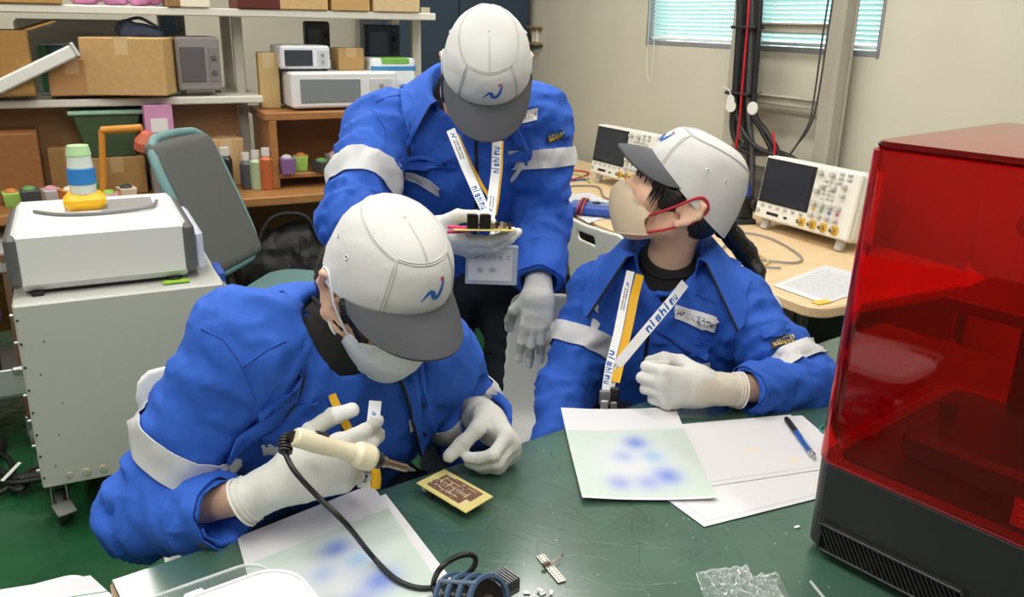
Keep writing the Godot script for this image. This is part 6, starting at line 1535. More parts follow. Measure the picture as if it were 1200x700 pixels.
	part("push_button", Mb.new().lathe([Vector2(0, pl * 0.85), Vector2(0.0052, pl * 0.86), Vector2(0.0052, pl * 0.93), Vector2(0.003, pl * 0.94), Vector2(0.003, pl), Vector2(0, pl)], 16, px), M(rgb(190, 194, 200), 0.25, 0.8), pen)
	var ring := []
	for k in 25: ring.append(Vector3(0.5654, 0.703, -1.3608) + Vector3(sin(TAU * k / 24.0) * 0.017, 0.0, cos(TAU * k / 24.0) * 0.02))
	solo("rubber_band", Mb.new().tube(ring, 0.002, 6), M(rgb(30, 140, 110), 0.4), "green rubber band on the table behind the red-covered machine", "rubber band")
	# --- coil assembly at the near edge
	var ca := Vector3(-0.0408, 0.735, -0.8391)
	var co := thing("coil_assembly", "dark wire coil in a blue-grey slotted frame at the table's near edge", "coil", ca, 20.0)
	var cx := Transform3D(Basis.from_euler(Vector3(deg_to_rad(62), 0, deg_to_rad(-24))), Vector3.ZERO)
	var prof := []
	for k in 19: prof.append(Vector2(0.0235 + 0.0016 * (k % 2), -0.03 + k * 0.06 / 18))
	part("winding", Mb.new().lathe([Vector2(0.006, -0.03)] + prof + [Vector2(0.006, 0.03)], 28, cx), M(rgb(38, 34, 34), 0.22, 0.3), co)
	part("core", Mb.new().cyl(0.007, 0.068, cx, 18), M(rgb(120, 104, 92), 0.35, 0.7), co)
	var bl := M(rgb(74, 98, 128), 0.4)
	for k in 4: 
		var y := -0.032 + k * 0.0213
		part("frame_ring", Mb.new().lathe([Vector2(0.026, y - 0.003), Vector2(0.030, y - 0.003), Vector2(0.030, y + 0.003), Vector2(0.026, y + 0.003), Vector2(0.026, y - 0.003)], 28, cx), bl, co)
	for k in 5: part("frame_bar", Mb.new().box(Vector3(0.005, 0.07, 0.004), 0.001, cx * Transform3D(Basis(Vector3.UP, TAU * k / 5.0), Basis(Vector3.UP, TAU * k / 5.0) * Vector3(0, 0, 0.0295))), M(rgb(96, 112, 132), 0.4), co)
	part("foot", Mb.new().box(Vector3(0.05, 0.012, 0.04), 0.003, T(Vector3(0.0, -0.0285, 0.004))), bl, co)
	var hs := part("heat_sink", Mb.new().box(Vector3(0.03, 0.006, 0.03), 0.001, T(Vector3(0.043, -0.004, -0.012), Basis(Vector3.UP, 0.4))), M(rgb(120, 122, 126), 0.4, 0.7), co)
	for k in 8: part("fin", Mb.new().box(Vector3(0.0018, 0.016, 0.03), 0.0004, Transform3D(Basis(Vector3.UP, 0.4), Vector3(0.043, 0.006, -0.012) + Basis(Vector3.UP, 0.4) * Vector3(-0.0135 + k * 0.0039, 0, 0))), M(rgb(130, 132, 136), 0.4, 0.7), hs)
	part("heat_sink_leg", Mb.new().box(Vector3(0.012, 0.03, 0.006), 0.001, T(Vector3(0.043, -0.02, -0.012), Basis(Vector3.UP, 0.4))), M(rgb(40, 40, 42), 0.5), co)
	part("orange_cap", Mb.new().cyl(0.009, 0.014, TE(Vector3(0.044, -0.024, 0.016), Vector3(60, 20, 0)), 16, 0.002), M(rgb(214, 92, 40), 0.4), co)
	for k in 3: part("wire", Mb.new().tube([Vector3(0.03, -0.01, 0.01 + k * 0.004), Vector3(0.05, -0.012 + k * 0.006, 0.014), Vector3(0.058, -0.026, 0.006 + k * 0.008)], 0.0013, 6), M([rgb(200, 70, 40), rgb(30, 30, 32), rgb(220, 150, 60)][k], 0.4), co)
	# --- perforated strip with a clipped lead, crumbs of white plastic
	var s0 := Vector3(0.0444, 0.702, -0.9765)
	var s1 := Vector3(0.0713, 0.702, -0.9209)
	var st := thing("perforated_strip", "small white perforated strip lying before the scuffed middle of the table", "strip", (s0 + s1) * 0.5)
	var sx := Transform3D(Basis(Vector3.UP, atan2((s1 - s0).x, (s1 - s0).z)), Vector3.ZERO)
	var sl := s0.distance_to(s1)
	part("strip", Mb.new().box(Vector3(0.012, 0.0016, sl), 0.0004, sx), M(rgb(226, 220, 208), 0.5), st)
	for r in 2:
		for k in 12: part("hole", Mb.new().cyl(0.0011, 0.0018, sx * T(Vector3(-0.003 + r * 0.006, 0.0001, -sl * 0.44 + k * sl * 0.08)), 8), M(rgb(60, 52, 48), 0.8), st)
	var td := thing("small_transistor", "small three-legged part lying across the perforated strip", "component", Vector3(0.0515, 0.706, -0.9523))
	part("body", Mb.new().box(Vector3(0.012, 0.004, 0.006), 0.001, TE(Vector3.ZERO, Vector3(0, 35, 0))), M(rgb(90, 74, 70), 0.4), td)
	for k in 2: part("leg", Mb.new().rod(Vector3(0.005, -0.001, -0.002 + k * 0.003), Vector3(0.022, 0.001 - k * 0.002, -0.018 + k * 0.002), 0.0007, 6), M(rgb(180, 170, 160), 0.3, 0.9), td)
	part("tip_cap", Mb.new().ball(Vector3(0.022, 0.001, -0.018), 0.0016, Vector3.ONE, 6), M(rgb(30, 30, 30), 0.5), td)
	var where := ["leftmost beside the coil", "in the middle of the three by the coil", "rightmost of the three by the coil", "alone near the red-covered machine", "leaning over the middle crumb by the coil"]
	var cp2 := [Vector3(0.0255, 0.7015, -0.898), Vector3(0.0456, 0.7015, -0.897), Vector3(0.0564, 0.7015, -0.899), Vector3(0.4123, 0.7015, -1.0568), Vector3(0.0425, 0.7035, -0.9009)]
	for k in 5:
		solo("plastic_crumb", Mb.new().prism(PackedVector2Array([Vector2(-0.004, -0.002), Vector2(0.004, -0.0024), Vector2(0.0046, 0.002), Vector2(0.001, 0.0026), Vector2(-0.0042, 0.0018)]), 0.0022, TE(Vector3.ZERO, Vector3(-90, [5, 40, 80, 25, -30][k], 0)), 0.0004), M(rgb(240, 240, 236), 0.5), "tiny white plastic crumb on the table, %s" % where[k], "crumb", T(cp2[k]), "plastic crumbs on the table")
	# --- crumpled clear bag
	var bq := [Vector3(0.246, 0.7, -0.947), Vector3(0.3539, 0.7, -0.9707), Vector3(0.3534, 0.7, -0.8318), Vector3(0.2477, 0.7, -0.8073)]
	var nz := FastNoiseLite.new()
	nz.seed = 6; nz.frequency = 42.0; nz.noise_type = FastNoiseLite.TYPE_SIMPLEX_SMOOTH
	var gb := []
	for i in 61:
		var row := []
		for k in 61:
			var s := k / 60.0
			var t := i / 60.0
			var p: Vector3 = bq[0].lerp(bq[1], s).lerp(bq[3].lerp(bq[2], s), t)
			if s > 0.62: p += (bq[3] - bq[0]) * 0.16 * (1.0 - t)
			var e := minf(minf(s, 1 - s), minf(t, 1 - t))
			p.y = 0.7015 + 0.011 * smoothstep(0.0, 0.12, e) * (1.25 - 1.6 * absf(nz.get_noise_2d(p.x, p.z)) - 0.5 * absf(nz.get_noise_2d(p.x * 2.7, p.z * 2.7 + 3)))
			row.append(p)
		gb.append(row)
	var film := clear(rgb(232, 238, 240), 0.16, 0.08)
	film.metallic_specular = 1.0
	var bag := thing("clear_bag", "crumpled clear plastic bag at the table's near edge left of the red-covered machine", "bag", Vector3.ZERO)
	bag.position = Vector3((bq[0].x + bq[2].x) * 0.5, 0.7, (bq[0].z + bq[2].z) * 0.5)
	for row in gb:
		for k in row.size(): row[k] -= bag.position
	part("film", Mb.new().grid(gb, 0.0, true), film, bag)
	var zl := []
	for k in range(2, 59): zl.append(gb[4][k] + Vector3(0, 0.0012, 0))
	part("seal_strip", Mb.new().tube(zl, 0.0011, 6, false), clear(rgb(236, 240, 242), 0.35, 0.1), bag)
	solo("clear_rod", Mb.new().rod(Vector3(0.3903, 0.7025, -0.9305), Vector3(0.3973, 0.7025, -0.8934), 0.0022, 8), clear(rgb(225, 235, 232), 0.35, 0.1), "short clear plastic rod on the table below the red-covered machine", "rod")
	# --- clear container and white tray at the near left
	var ea := deg_to_rad(36.9)
	var bb := Basis(Vector3.UP, ea)
	var lc := Vector3(-0.3077, 0.735, -0.9065)
	lc.y = 0.7
	var cpos := lc + bb * Vector3(-0.125, 0, 0.09)
	var cc := thing("clear_container", "clear plastic container lid with ribs at the near left of the table", "container", cpos, 36.9)
	var rim := rounded(0.25, 0.18, 0.03, 8)
	var rows := []
	for q in [[0.97, 0.001], [0.985, 0.02], [1.0, 0.034], [1.02, 0.035], [1.02, 0.031]]:
		var row := []
		for k in rim.size() + 1: row.append(Vector3(rim[k % rim.size()].x * q[0], q[1], rim[k % rim.size()].y * q[0]))
		rows.append(row)
	var pm := clear(rgb(228, 234, 236), 0.22, 0.08)
	part("wall", Mb.new().grid(rows, 0.0), pm, cc)
	part("base", Mb.new().prism(rounded(0.24, 0.172, 0.028), 0.002, Transform3D(Basis(Vector3.RIGHT, PI / 2), Vector3(0, 0.002, 0))), clear(rgb(228, 234, 236), 0.16, 0.08), cc)
	for z in [-0.05, -0.02, 0.01]: part("rib", Mb.new().box(Vector3(0.2, 0.004, 0.004), 0.001, T(Vector3(-0.005, 0.005, z))), clear(rgb(240, 244, 246), 0.5, 0.1), cc)
	var rl := []
	for k in rim.size() + 1: rl.append(Vector3(rim[k % rim.size()].x * 1.02, 0.035, rim[k % rim.size()].y * 1.02))
	part("rim_edge", Mb.new().tube(rl, 0.002, 6, false), clear(rgb(240, 244, 246), 0.5, 0.1), cc)
	var wt := thing("white_tray", "white rounded plastic tray overlapping the clear container at the near left", "tray", lc + bb * Vector3(-0.07, 0.037, 0.125), 36.9)
	part("tray", Mb.new().prism(rounded(0.19, 0.17, 0.05, 10), 0.012, Transform3D(Basis(Vector3.RIGHT, PI / 2), Vector3(0, 0.007, 0)), 0.004), M(rgb(240, 241, 243), 0.4), wt)
	var r2 := rounded(0.18, 0.16, 0.046, 10)
	var rt := []
	for k in r2.size() + 1: rt.append(Vector3(r2[k % r2.size()].x, 0.014, r2[k % r2.size()].y))
	part("rim", Mb.new().tube(rt, 0.0022, 6, false), M(rgb(232, 234, 238), 0.4), wt)
	part("latch", Mb.new().box(Vector3(0.022, 0.01, 0.008), 0.002, T(Vector3(-0.02, 0.008, -0.089))), M(rgb(236, 238, 240), 0.4), wt)
	# --- low side table with a printed sheet at the lower left corner
	var sp := Vector3(-0.5688, 0.66, -0.889)
	var sd := thing("side_table", "small white side table at the lower left corner beside the green table", "table", Vector3(sp.x, 0, sp.z) + Vector3(-0.06, 0, 0.1), 30.0)
	part("table_top", Mb.new().prism(rounded(0.3, 0.28, 0.03), 0.02, Transform3D(Basis(Vector3.RIGHT, PI / 2), Vector3(0, 0.65, 0)), 0.003), M(rgb(236, 236, 236), 0.45), sd)
	part("pedestal", Mb.new().cyl(0.03, 0.62, T(Vector3(0, 0.33, 0)), 20), M(rgb(190, 192, 192), 0.35, 0.6), sd)
	part("foot_plate", Mb.new().cyl(0.13, 0.02, T(Vector3(0, 0.01, 0)), 28, 0.005), M(rgb(150, 152, 152), 0.4, 0.5), sd)
	paper("printed_card", [Vector3(-0.6671, 0.66, -0.9328), Vector3(-0.5576, 0.66, -0.9686), Vector3(-0.4781, 0.66, -0.9015), Vector3(-0.6073, 0.66, -0.8626)], "white card with a green-bordered print at the lower left corner", 4, 0.0015)

# ---------------------------------------------------------------- field meshes
class Field:
	var a := PackedVector3Array()
	var ba := PackedVector3Array()
	var l2 := PackedFloat32Array()
	var ra := PackedFloat32Array()
	var rb := PackedFloat32Array()
	var kk := PackedFloat32Array()
	var sq := PackedFloat32Array()
	var ax := PackedVector3Array()
	var sub := PackedByteArray()
	var wr := PackedFloat32Array()
	var st := PackedFloat32Array()
	var col := PackedColorArray()
	var cuts: Array = []
	var noise: FastNoiseLite = null
	var amp := 0.0
	var act := PackedInt32Array()
	var all := PackedInt32Array()
	var cur_col := Color(1, 1, 1)
	var cur_wr := 1.0
	var cur_st := 1.1
	var use_col := false
	func add(p: Vector3, q: Vector3, r0: float, r1: float, k := 0.03, axis := Vector3.ZERO, s := 1.0) -> int:
		a.append(p); ba.append(q - p); l2.append(maxf((q - p).length_squared(), 1e-9))
		ra.append(r0); rb.append(r1); kk.append(k); sq.append(s - 1.0); ax.append(axis.normalized()); sub.append(0)
		wr.append(cur_wr); st.append(cur_st); col.append(cur_col); all.append(a.size() - 1)
		return a.size() - 1
	func cut(p: Vector3, q: Vector3, r0: float, r1: float, k := 0.01) -> void:
		var i := add(p, q, r0, r1, k)
		sub[i] = 1
	func chop(c: Vector3, n: Vector3, r: float) -> void:   # removes what lies beyond the plane, within r of c
		cuts.append([c, n.normalized(), r])
	func folds(sd: int, freq: float, amount: float) -> void:
		noise = FastNoiseLite.new(); noise.seed = sd; noise.frequency = freq
		noise.noise_type = FastNoiseLite.TYPE_SIMPLEX_SMOOTH; noise.fractal_type = FastNoiseLite.FRACTAL_NONE
		amp = amount
	func one(i: int, p: Vector3) -> float:
		var pa := p - a[i]
		var b := ba[i]
		var t := clampf(pa.dot(b) / l2[i], 0.0, 1.0)
		var q := pa - b * t
		var s := sq[i]
		if s != 0.0:
			var x := ax[i]
			q += x * (q.dot(x) * s)
		return q.length() - lerpf(ra[i], rb[i], t)
	func ev(p: Vector3, ids: PackedInt32Array) -> float:
		var d := 1e9
		var w := 0.0
		var best := -1
		var bd := 1e9
		var subs := false
		for i in ids:
			if sub[i]:
				subs = true
				continue
			var pa := p - a[i]
			var b := ba[i]
			var t := clampf(pa.dot(b) / l2[i], 0.0, 1.0)
			var q := pa - b * t
			var s := sq[i]
			if s != 0.0:
				var x := ax[i]
				q += x * (q.dot(x) * s)
			var e := q.length() - lerpf(ra[i], rb[i], t)
			if e < bd:
				bd = e
				best = i
			var k := kk[i]
			var h := clampf(0.5 + 0.5 * (d - e) / k, 0.0, 1.0)
			w = lerpf(w, wr[i], h)
			d = lerpf(d, e, h) - k * h * (1.0 - h) if d < 1e8 else e
		if amp > 0.0 and d < 0.022 and d > -0.03 and best >= 0 and w > 0.0:
			var bx := ba[best] / sqrt(l2[best])
			var n1 := noise.get_noise_3dv(p + bx * (p.dot(bx) * st[best]))
			var n2 := noise.get_noise_3dv((p + bx * (p.dot(bx) * st[best] * 0.6)) * 2.6 + Vector3(5.1, p.x * 0.8, 2.2))
			d -= amp * w * (0.75 - 2.1 * absf(n1) - 0.8 * absf(n2) + 0.25)
		if subs:
			for i in ids:
				if sub[i]:
					var e2 := -one(i, p)
					var k2 := kk[i]
					var h2 := clampf(0.5 + 0.5 * (e2 - d) / k2, 0.0, 1.0)
					d = lerpf(d, e2, h2) + k2 * h2 * (1.0 - h2)
		for c in cuts:
			var o: Vector3 = p - c[0]
			var cd := maxf(-o.dot(c[1]), o.length() - c[2])
			d = maxf(d, -cd)
		return d
	func prep(c: Vector3, rad: float) -> bool:
		act.clear()
		var dm := 1e9
		var ds := PackedFloat32Array()
		ds.resize(a.size())
		for i in a.size():
			var e := one(i, c)
			if e > 0.0 and sq[i] > 0.0:
				e /= 1.0 + sq[i]
			ds[i] = e
			if sub[i] == 0 and e < dm:
				dm = e
		if dm > rad + 0.02 + amp * 2.0:
			return false
		var near_sub := cuts.size() > 0
		for i in a.size():
			if sub[i]:
				if ds[i] < rad + kk[i]:
					act.append(i)
					near_sub = true
			elif ds[i] < dm + 2.0 * rad * (1.0 + maxf(sq[i], 0.0)) + kk[i] * 1.5:
				act.append(i)
		if not near_sub and dm < -(rad * 1.6 + amp * 3.0 + 0.02):
			return false
		return true
	func evq(p: Vector3) -> float:
		return ev(p, act)
	func full(p: Vector3) -> float:
		return ev(p, all)
	func box() -> AABB:
		var bb := AABB(a[0], Vector3.ZERO)
		for i in a.size():
			if sub[i]: continue
			var r := maxf(ra[i], rb[i]) + amp * 2.0 + 0.012
			bb = bb.merge(AABB(a[i] - Vector3.ONE * r, Vector3.ONE * 2 * r))
			bb = bb.merge(AABB(a[i] + ba[i] - Vector3.ONE * r, Vector3.ONE * 2 * r))
		return bb
	func colour(p: Vector3) -> Color:
		var bd := 1e9
		var c := Color(1, 1, 1)
		for i in a.size():
			if sub[i]: continue
			var e := one(i, p)
			if e < bd:
				bd = e
				c = col[i]
		return c
	func grad(p: Vector3, ids: PackedInt32Array) -> Vector3:
		var e := 0.003
		var d0 := ev(p, ids)
		return Vector3(ev(p + Vector3(e, 0, 0), ids) - d0, ev(p + Vector3(0, e, 0), ids) - d0, ev(p + Vector3(0, 0, e), ids) - d0).normalized()
	func hit(o: Vector3, dir: Vector3, reach: float, ids := PackedInt32Array()) -> Vector3:
		var use := ids if ids.size() else all
		var t := 0.0
		for i in 40:
			var d := ev(o + dir * t, use)
			if d < 0.0008: break
			t += d * 0.7
			if t > reach:
				t = reach
				break
		return o + dir * t
	func out(c: Vector3, dir: Vector3, reach: float) -> Vector3:   # from inside a limb outwards to its surface
		var t := 0.015
		for i in 60:
			var d := full(c + dir * t)
			if d > -0.0006 or t > reach: break
			t += maxf(-d * 0.7, 0.0012)
		return c + dir * t
	func push(p: Vector3, off: float) -> Vector3:
		for i in 4:
			var d := full(p)
			if d >= off - 0.0005: break
			p += grad(p, all) * (off - d)
		return p
	func stick(p: Vector3, off: float) -> Vector3:
		for i in 5:
			var d := full(p)
			if absf(d - off) < 0.0006: break
			p += grad(p, all) * clampf(off - d, -0.02, 0.02)
		return p

class FnField:
	var f: Callable
	var bb: AABB
	var use_col := false
	func prep(c: Vector3, rad: float) -> bool: return absf(f.call(c)) < rad * 1.5
	func evq(p: Vector3) -> float: return f.call(p)
	func box() -> AABB: return bb
	func colour(_p: Vector3) -> Color: return Color.WHITE

func net(f, cell: float, m: Mb = null) -> Mb:
	if m == null: m = Mb.new()
	var bb: AABB = f.box()
	var B := 6
	var n := Vector3i((bb.size / (cell * B)).ceil()) + Vector3i.ONE
	var NX := n.x * B + 2
	var NY := n.y * B + 2
	var o := bb.position
	var cells := {}
	var pos := PackedVector3Array()
	var edges := PackedInt32Array()
	var S := B + 1
	var val := PackedFloat32Array()
	val.resize(S * S * S)
	var rad := B * cell * 0.8661 + cell * 0.5
	for bz in n.z:
		for by in n.y:
			for bx in n.x:
				var base := o + Vector3(bx, by, bz) * (cell * B)
				if not f.prep(base + Vector3.ONE * (cell * B * 0.5), rad): continue
				var q := 0
				var pos_n := 0
				for k in S:
					for j in S:
						for i in S:
							var d: float = f.evq(base + Vector3(i, j, k) * cell)
							val[q] = d
							if d > 0.0: pos_n += 1
							q += 1
				if pos_n == 0 or pos_n == q: continue
				for k in B:
					for j in B:
						for i in B:
							var i0 := i + j * S + k * S * S
							var v0 := val[i0]
							var s0 := v0 > 0.0
							var gx := bx * B + i
							var gy := by * B + j
							var gz := bz * B + k
							var key := gx + (gy + gz * NY) * NX
							if (val[i0 + 1] > 0.0) != s0: edges.append_array([key, 0, 1 if s0 else 0])
							if (val[i0 + S] > 0.0) != s0: edges.append_array([key, 1, 1 if s0 else 0])
							if (val[i0 + S * S] > 0.0) != s0: edges.append_array([key, 2, 1 if s0 else 0])
							var any := 0
							if val[i0 + 1] > 0.0: any += 1
							if val[i0 + S] > 0.0: any += 1
							if val[i0 + S + 1] > 0.0: any += 1
							if val[i0 + S * S] > 0.0: any += 1
							if val[i0 + S * S + 1] > 0.0: any += 1
							if val[i0 + S * S + S] > 0.0: any += 1
							if val[i0 + S * S + S + 1] > 0.0: any += 1
							if any == (7 if s0 else 0): continue
							var sum := Vector3.ZERO
							var cnt := 0
							for e in 12:
								var c0: int = E0[e]
								var c1: int = E1[e]
								var w0 := val[i0 + (c0 & 1) + ((c0 >> 1) & 1) * S + (c0 >> 2) * S * S]
								var w1 := val[i0 + (c1 & 1) + ((c1 >> 1) & 1) * S + (c1 >> 2) * S * S]
								if (w0 > 0.0) != (w1 > 0.0):
									var t := w0 / (w0 - w1)
									var p0 := Vector3(c0 & 1, (c0 >> 1) & 1, c0 >> 2)
									var p1 := Vector3(c1 & 1, (c1 >> 1) & 1, c1 >> 2)
									sum += p0.lerp(p1, t)
									cnt += 1
							if cnt:
								cells[key] = pos.size()
								pos.append(base + (Vector3(i, j, k) + sum / cnt) * cell)
	var nr := PackedVector3Array()
	nr.resize(pos.size())
	var tris := PackedInt32Array()
	var offs := [[-NX, -NX - NX * NY, -NX * NY], [-NX * NY, -NX * NY - 1, -1], [-1, -1 - NX, -NX]]
	for e in edges.size() / 3:
		var key := edges[e * 3]
		var of: Array = offs[edges[e * 3 + 1]]
		if not (cells.has(key) and cells.has(key + of[0]) and cells.has(key + of[1]) and cells.has(key + of[2])): continue
		var i0: int = cells[key]
		var i1: int = cells[key + of[0]]
		var i2: int = cells[key + of[1]]
		var i3: int = cells[key + of[2]]
		if edges[e * 3 + 2] == 0:
			var tmp := i1
			i1 = i3
			i3 = tmp
		# (i0,i1,i2,i3) now runs clockwise seen from outside
		var fn := (pos[i2] - pos[i0]).cross(pos[i3] - pos[i1])
		nr[i0] -= fn; nr[i1] -= fn; nr[i2] -= fn; nr[i3] -= fn
		tris.append_array([i0, i1, i2, i0, i2, i3])
	for i in nr.size(): nr[i] = nr[i].normalized()
	m.append_raw(pos, nr, tris, f)
	return m

# ---------------------------------------------------------------- mesh builder
class Mb:
	var v := PackedVector3Array()
	var n := PackedVector3Array()
	var t := PackedVector2Array()
	var c := PackedColorArray()
	var ix := PackedInt32Array()
	var coloured := false
	func append_raw(pos: PackedVector3Array, nr: PackedVector3Array, tris: PackedInt32Array, f) -> void:
		var b := v.size()
		v.append_array(pos); n.append_array(nr)
		var uv := PackedVector2Array(); uv.resize(pos.size()); t.append_array(uv)
		if f and f.use_col: coloured = true
		for p in pos: c.append(f.colour(p) if f and f.use_col else Color.WHITE)
		for i in tris: ix.append(i + b)
	func vert(p: Vector3, nn: Vector3, uv := Vector2.ZERO) -> int:
		v.append(p); n.append(nn); t.append(uv); c.append(Color.WHITE)
		return v.size() - 1
	func tri(i: int, j: int, k: int) -> void:
		var cr := (v[j] - v[i]).cross(v[k] - v[i])
		if cr.length_squared() < 1e-18: return
		if cr.dot(n[i] + n[j] + n[k]) > 0.0: ix.append_array([i, k, j])
		else: ix.append_array([i, j, k])
	func flat(pts: Array, nn: Vector3, uvs: Array = []) -> void:   # a convex flat polygon
		var b := v.size()
		for i in pts.size(): vert(pts[i], nn, uvs[i] if uvs.size() else Vector2.ZERO)
		for i in range(1, pts.size() - 1): tri(b, b + i, b + i + 1)
	func box(size: Vector3, ch := 0.0, x := Transform3D()) -> Mb:
		var h := size * 0.5
		ch = minf(ch, minf(h.x, minf(h.y, h.z)) * 0.95)
		var g := h - Vector3.ONE * ch
		var bs := x.basis
		for ax in 3:
			var u := (ax + 1) % 3
			var w := (ax + 2) % 3
			for s in [-1.0, 1.0]:
				var pts := []
				for q in [[-1, -1], [1, -1], [1, 1], [-1, 1]]:
					var p := Vector3.ZERO
					p[ax] = h[ax] * s; p[u] = g[u] * q[0]; p[w] = g[w] * q[1]
					pts.append(x * p)
				var nn := Vector3.ZERO
				nn[ax] = s
				flat(pts, (bs * nn).normalized(), [Vector2(0, 0), Vector2(1, 0), Vector2(1, 1), Vector2(0, 1)])
			if ch > 0.0:
				for s in [-1.0, 1.0]:
					for r in [-1.0, 1.0]:
						var pts := []
						for q in [[0, -1], [0, 1], [1, 1], [1, -1]]:
							var p := Vector3.ZERO
							p[ax] = g[ax] * q[1]
							p[u] = (h[u] if q[0] == 0 else g[u]) * s
							p[w] = (g[w] if q[0] == 0 else h[w]) * r
							pts.append(x * p)
						var nn := Vector3.ZERO
						nn[u] = s; nn[w] = r
						flat(pts, (bs * nn).normalized())
		if ch > 0.0:
			for s in 8:
				var sg := Vector3(1 if s & 1 else -1, 1 if s & 2 else -1, 1 if s & 4 else -1)
				flat([x * (sg * Vector3(h.x, g.y, g.z)), x * (sg * Vector3(g.x, h.y, g.z)), x * (sg * Vector3(g.x, g.y, h.z))], (bs * sg).normalized())
		return self
	func lathe(prof: Array, seg := 20, x := Transform3D(), arc := TAU) -> Mb:   # prof: Vector2(radius, y), bottom to top, or sharp corners given twice
		for k in prof.size() - 1:
			var p0: Vector2 = prof[k]
			var p1: Vector2 = prof[k + 1]
			if p0.is_equal_approx(p1): continue
			var d := (p1 - p0).normalized()
			var nn := Vector2(d.y, -d.x)
			var b := v.size()
			for i in seg + 1:
				var an := arc * i / seg
				var cs := Vector3(sin(an), 0, cos(an))
				var no := (x.basis * (cs * nn.x + Vector3.UP * nn.y)).normalized()
				vert(x * (cs * p0.x + Vector3.UP * p0.y), no, Vector2(float(i) / seg, 0))
				vert(x * (cs * p1.x + Vector3.UP * p1.y), no, Vector2(float(i) / seg, 1))
			for i in seg:
				var q := b + i * 2
				tri(q, q + 1, q + 3); tri(q, q + 3, q + 2)
		return self
	func cyl(r: float, h: float, x := Transform3D(), seg := 16, ch := 0.0) -> Mb:   # along y, centred
		if ch > 0.0: return lathe([Vector2(0, -h / 2), Vector2(r - ch, -h / 2), Vector2(r, -h / 2 + ch), Vector2(r, h / 2 - ch), Vector2(r - ch, h / 2), Vector2(0, h / 2)], seg, x)
		return lathe([Vector2(0, -h / 2), Vector2(r, -h / 2), Vector2(r, h / 2), Vector2(0, h / 2)], seg, x)
	func rod(p: Vector3, q: Vector3, r: float, seg := 10, r2 := -1.0) -> Mb:
		return tube([p, q], r, seg, false, r2)
	func tube(pts: Array, r: float, seg := 8, smooth := true, r2 := -1.0, squash := 1.0) -> Mb:
		var P := PackedVector3Array()
		if smooth and pts.size() > 2:
			for i in pts.size() - 1:
				var p0: Vector3 = pts[maxi(i - 1, 0)]
				var p1: Vector3 = pts[i]
				var p2: Vector3 = pts[i + 1]
				var p3: Vector3 = pts[mini(i + 2, pts.size() - 1)]
				for s in 6: P.append(p1.cubic_interpolate(p2, p0, p3, s / 6.0))
			P.append(pts[-1])
		else:
			for p in pts: P.append(p)
		var b := v.size()
		var side := Vector3.ZERO
		for i in P.size():
			var d := (P[mini(i + 1, P.size() - 1)] - P[maxi(i - 1, 0)]).normalized()
			if side == Vector3.ZERO: side = d.cross(Vector3.UP if absf(d.y) < 0.9 else Vector3.RIGHT).normalized()
			side = (side - d * side.dot(d)).normalized()
			var up := d.cross(side)
			var rr := r if r2 < 0.0 else lerpf(r, r2, float(i) / (P.size() - 1))
			for k in seg + 1:
				var an := TAU * k / seg
				var no := side * cos(an) + up * sin(an) * squash
				vert(P[i] + no * rr, (side * cos(an) * squash + up * sin(an)).normalized(), Vector2(float(k) / seg, i))
		for i in P.size() - 1:
			for k in seg:
				var q := b + i * (seg + 1) + k
				tri(q, q + 1, q + seg + 2); tri(q, q + seg + 2, q + seg + 1)
		for e in [0, P.size() - 1]:
			var dd := (P[e] - P[1 if e == 0 else e - 1]).normalized()
			var ring := []
			for k in seg: ring.append(v[b + e * (seg + 1) + k])
			flat(ring, dd)
		return self
	func prism(poly: PackedVector2Array, depth: float, x := Transform3D(), ch := 0.0) -> Mb:   # polygon in xy, extruded along z, centred
		var tr := Geometry2D.triangulate_polygon(poly)
		var cw := Geometry2D.is_polygon_clockwise(poly)
		var inner := poly
		if ch > 0.0:
			var off := Geometry2D.offset_polygon(poly, -ch, Geometry2D.JOIN_MITER)
			if off.size() == 1 and off[0].size() == poly.size():
				# match the vertices by nearness
				inner = PackedVector2Array()
				for p in poly:
					var bq: Vector2 = off[0][0]
					for q in off[0]:
						if q.distance_to(p) < bq.distance_to(p): bq = q
					inner.append(bq)
			else: ch = 0.0
		for s in [-1.0, 1.0]:
			var b := v.size()
			for p in inner: vert(x * Vector3(p.x, p.y, s * depth / 2), (x.basis * Vector3(0, 0, s)).normalized(), p)
			for i in range(0, tr.size(), 3): tri(b + tr[i], b + tr[i + 1], b + tr[i + 2])
		for i in poly.size():
			var p := poly[i]
			var q := poly[(i + 1) % poly.size()]
			var d := (q - p).normalized()
			var nn := Vector2(d.y, -d.x) * (-1.0 if cw else 1.0)
			var zz := depth / 2 - ch
			flat([x * Vector3(p.x, p.y, -zz), x * Vector3(q.x, q.y, -zz), x * Vector3(q.x, q.y, zz), x * Vector3(p.x, p.y, zz)], (x.basis * Vector3(nn.x, nn.y, 0)).normalized())
			if ch > 0.0:
				var pi := inner[i]
				var qi := inner[(i + 1) % poly.size()]
				for s in [-1.0, 1.0]:
					flat([x * Vector3(p.x, p.y, zz * s), x * Vector3(q.x, q.y, zz * s), x * Vector3(qi.x, qi.y, s * depth / 2), x * Vector3(pi.x, pi.y, s * depth / 2)], (x.basis * Vector3(nn.x, nn.y, s)).normalized())
		return self
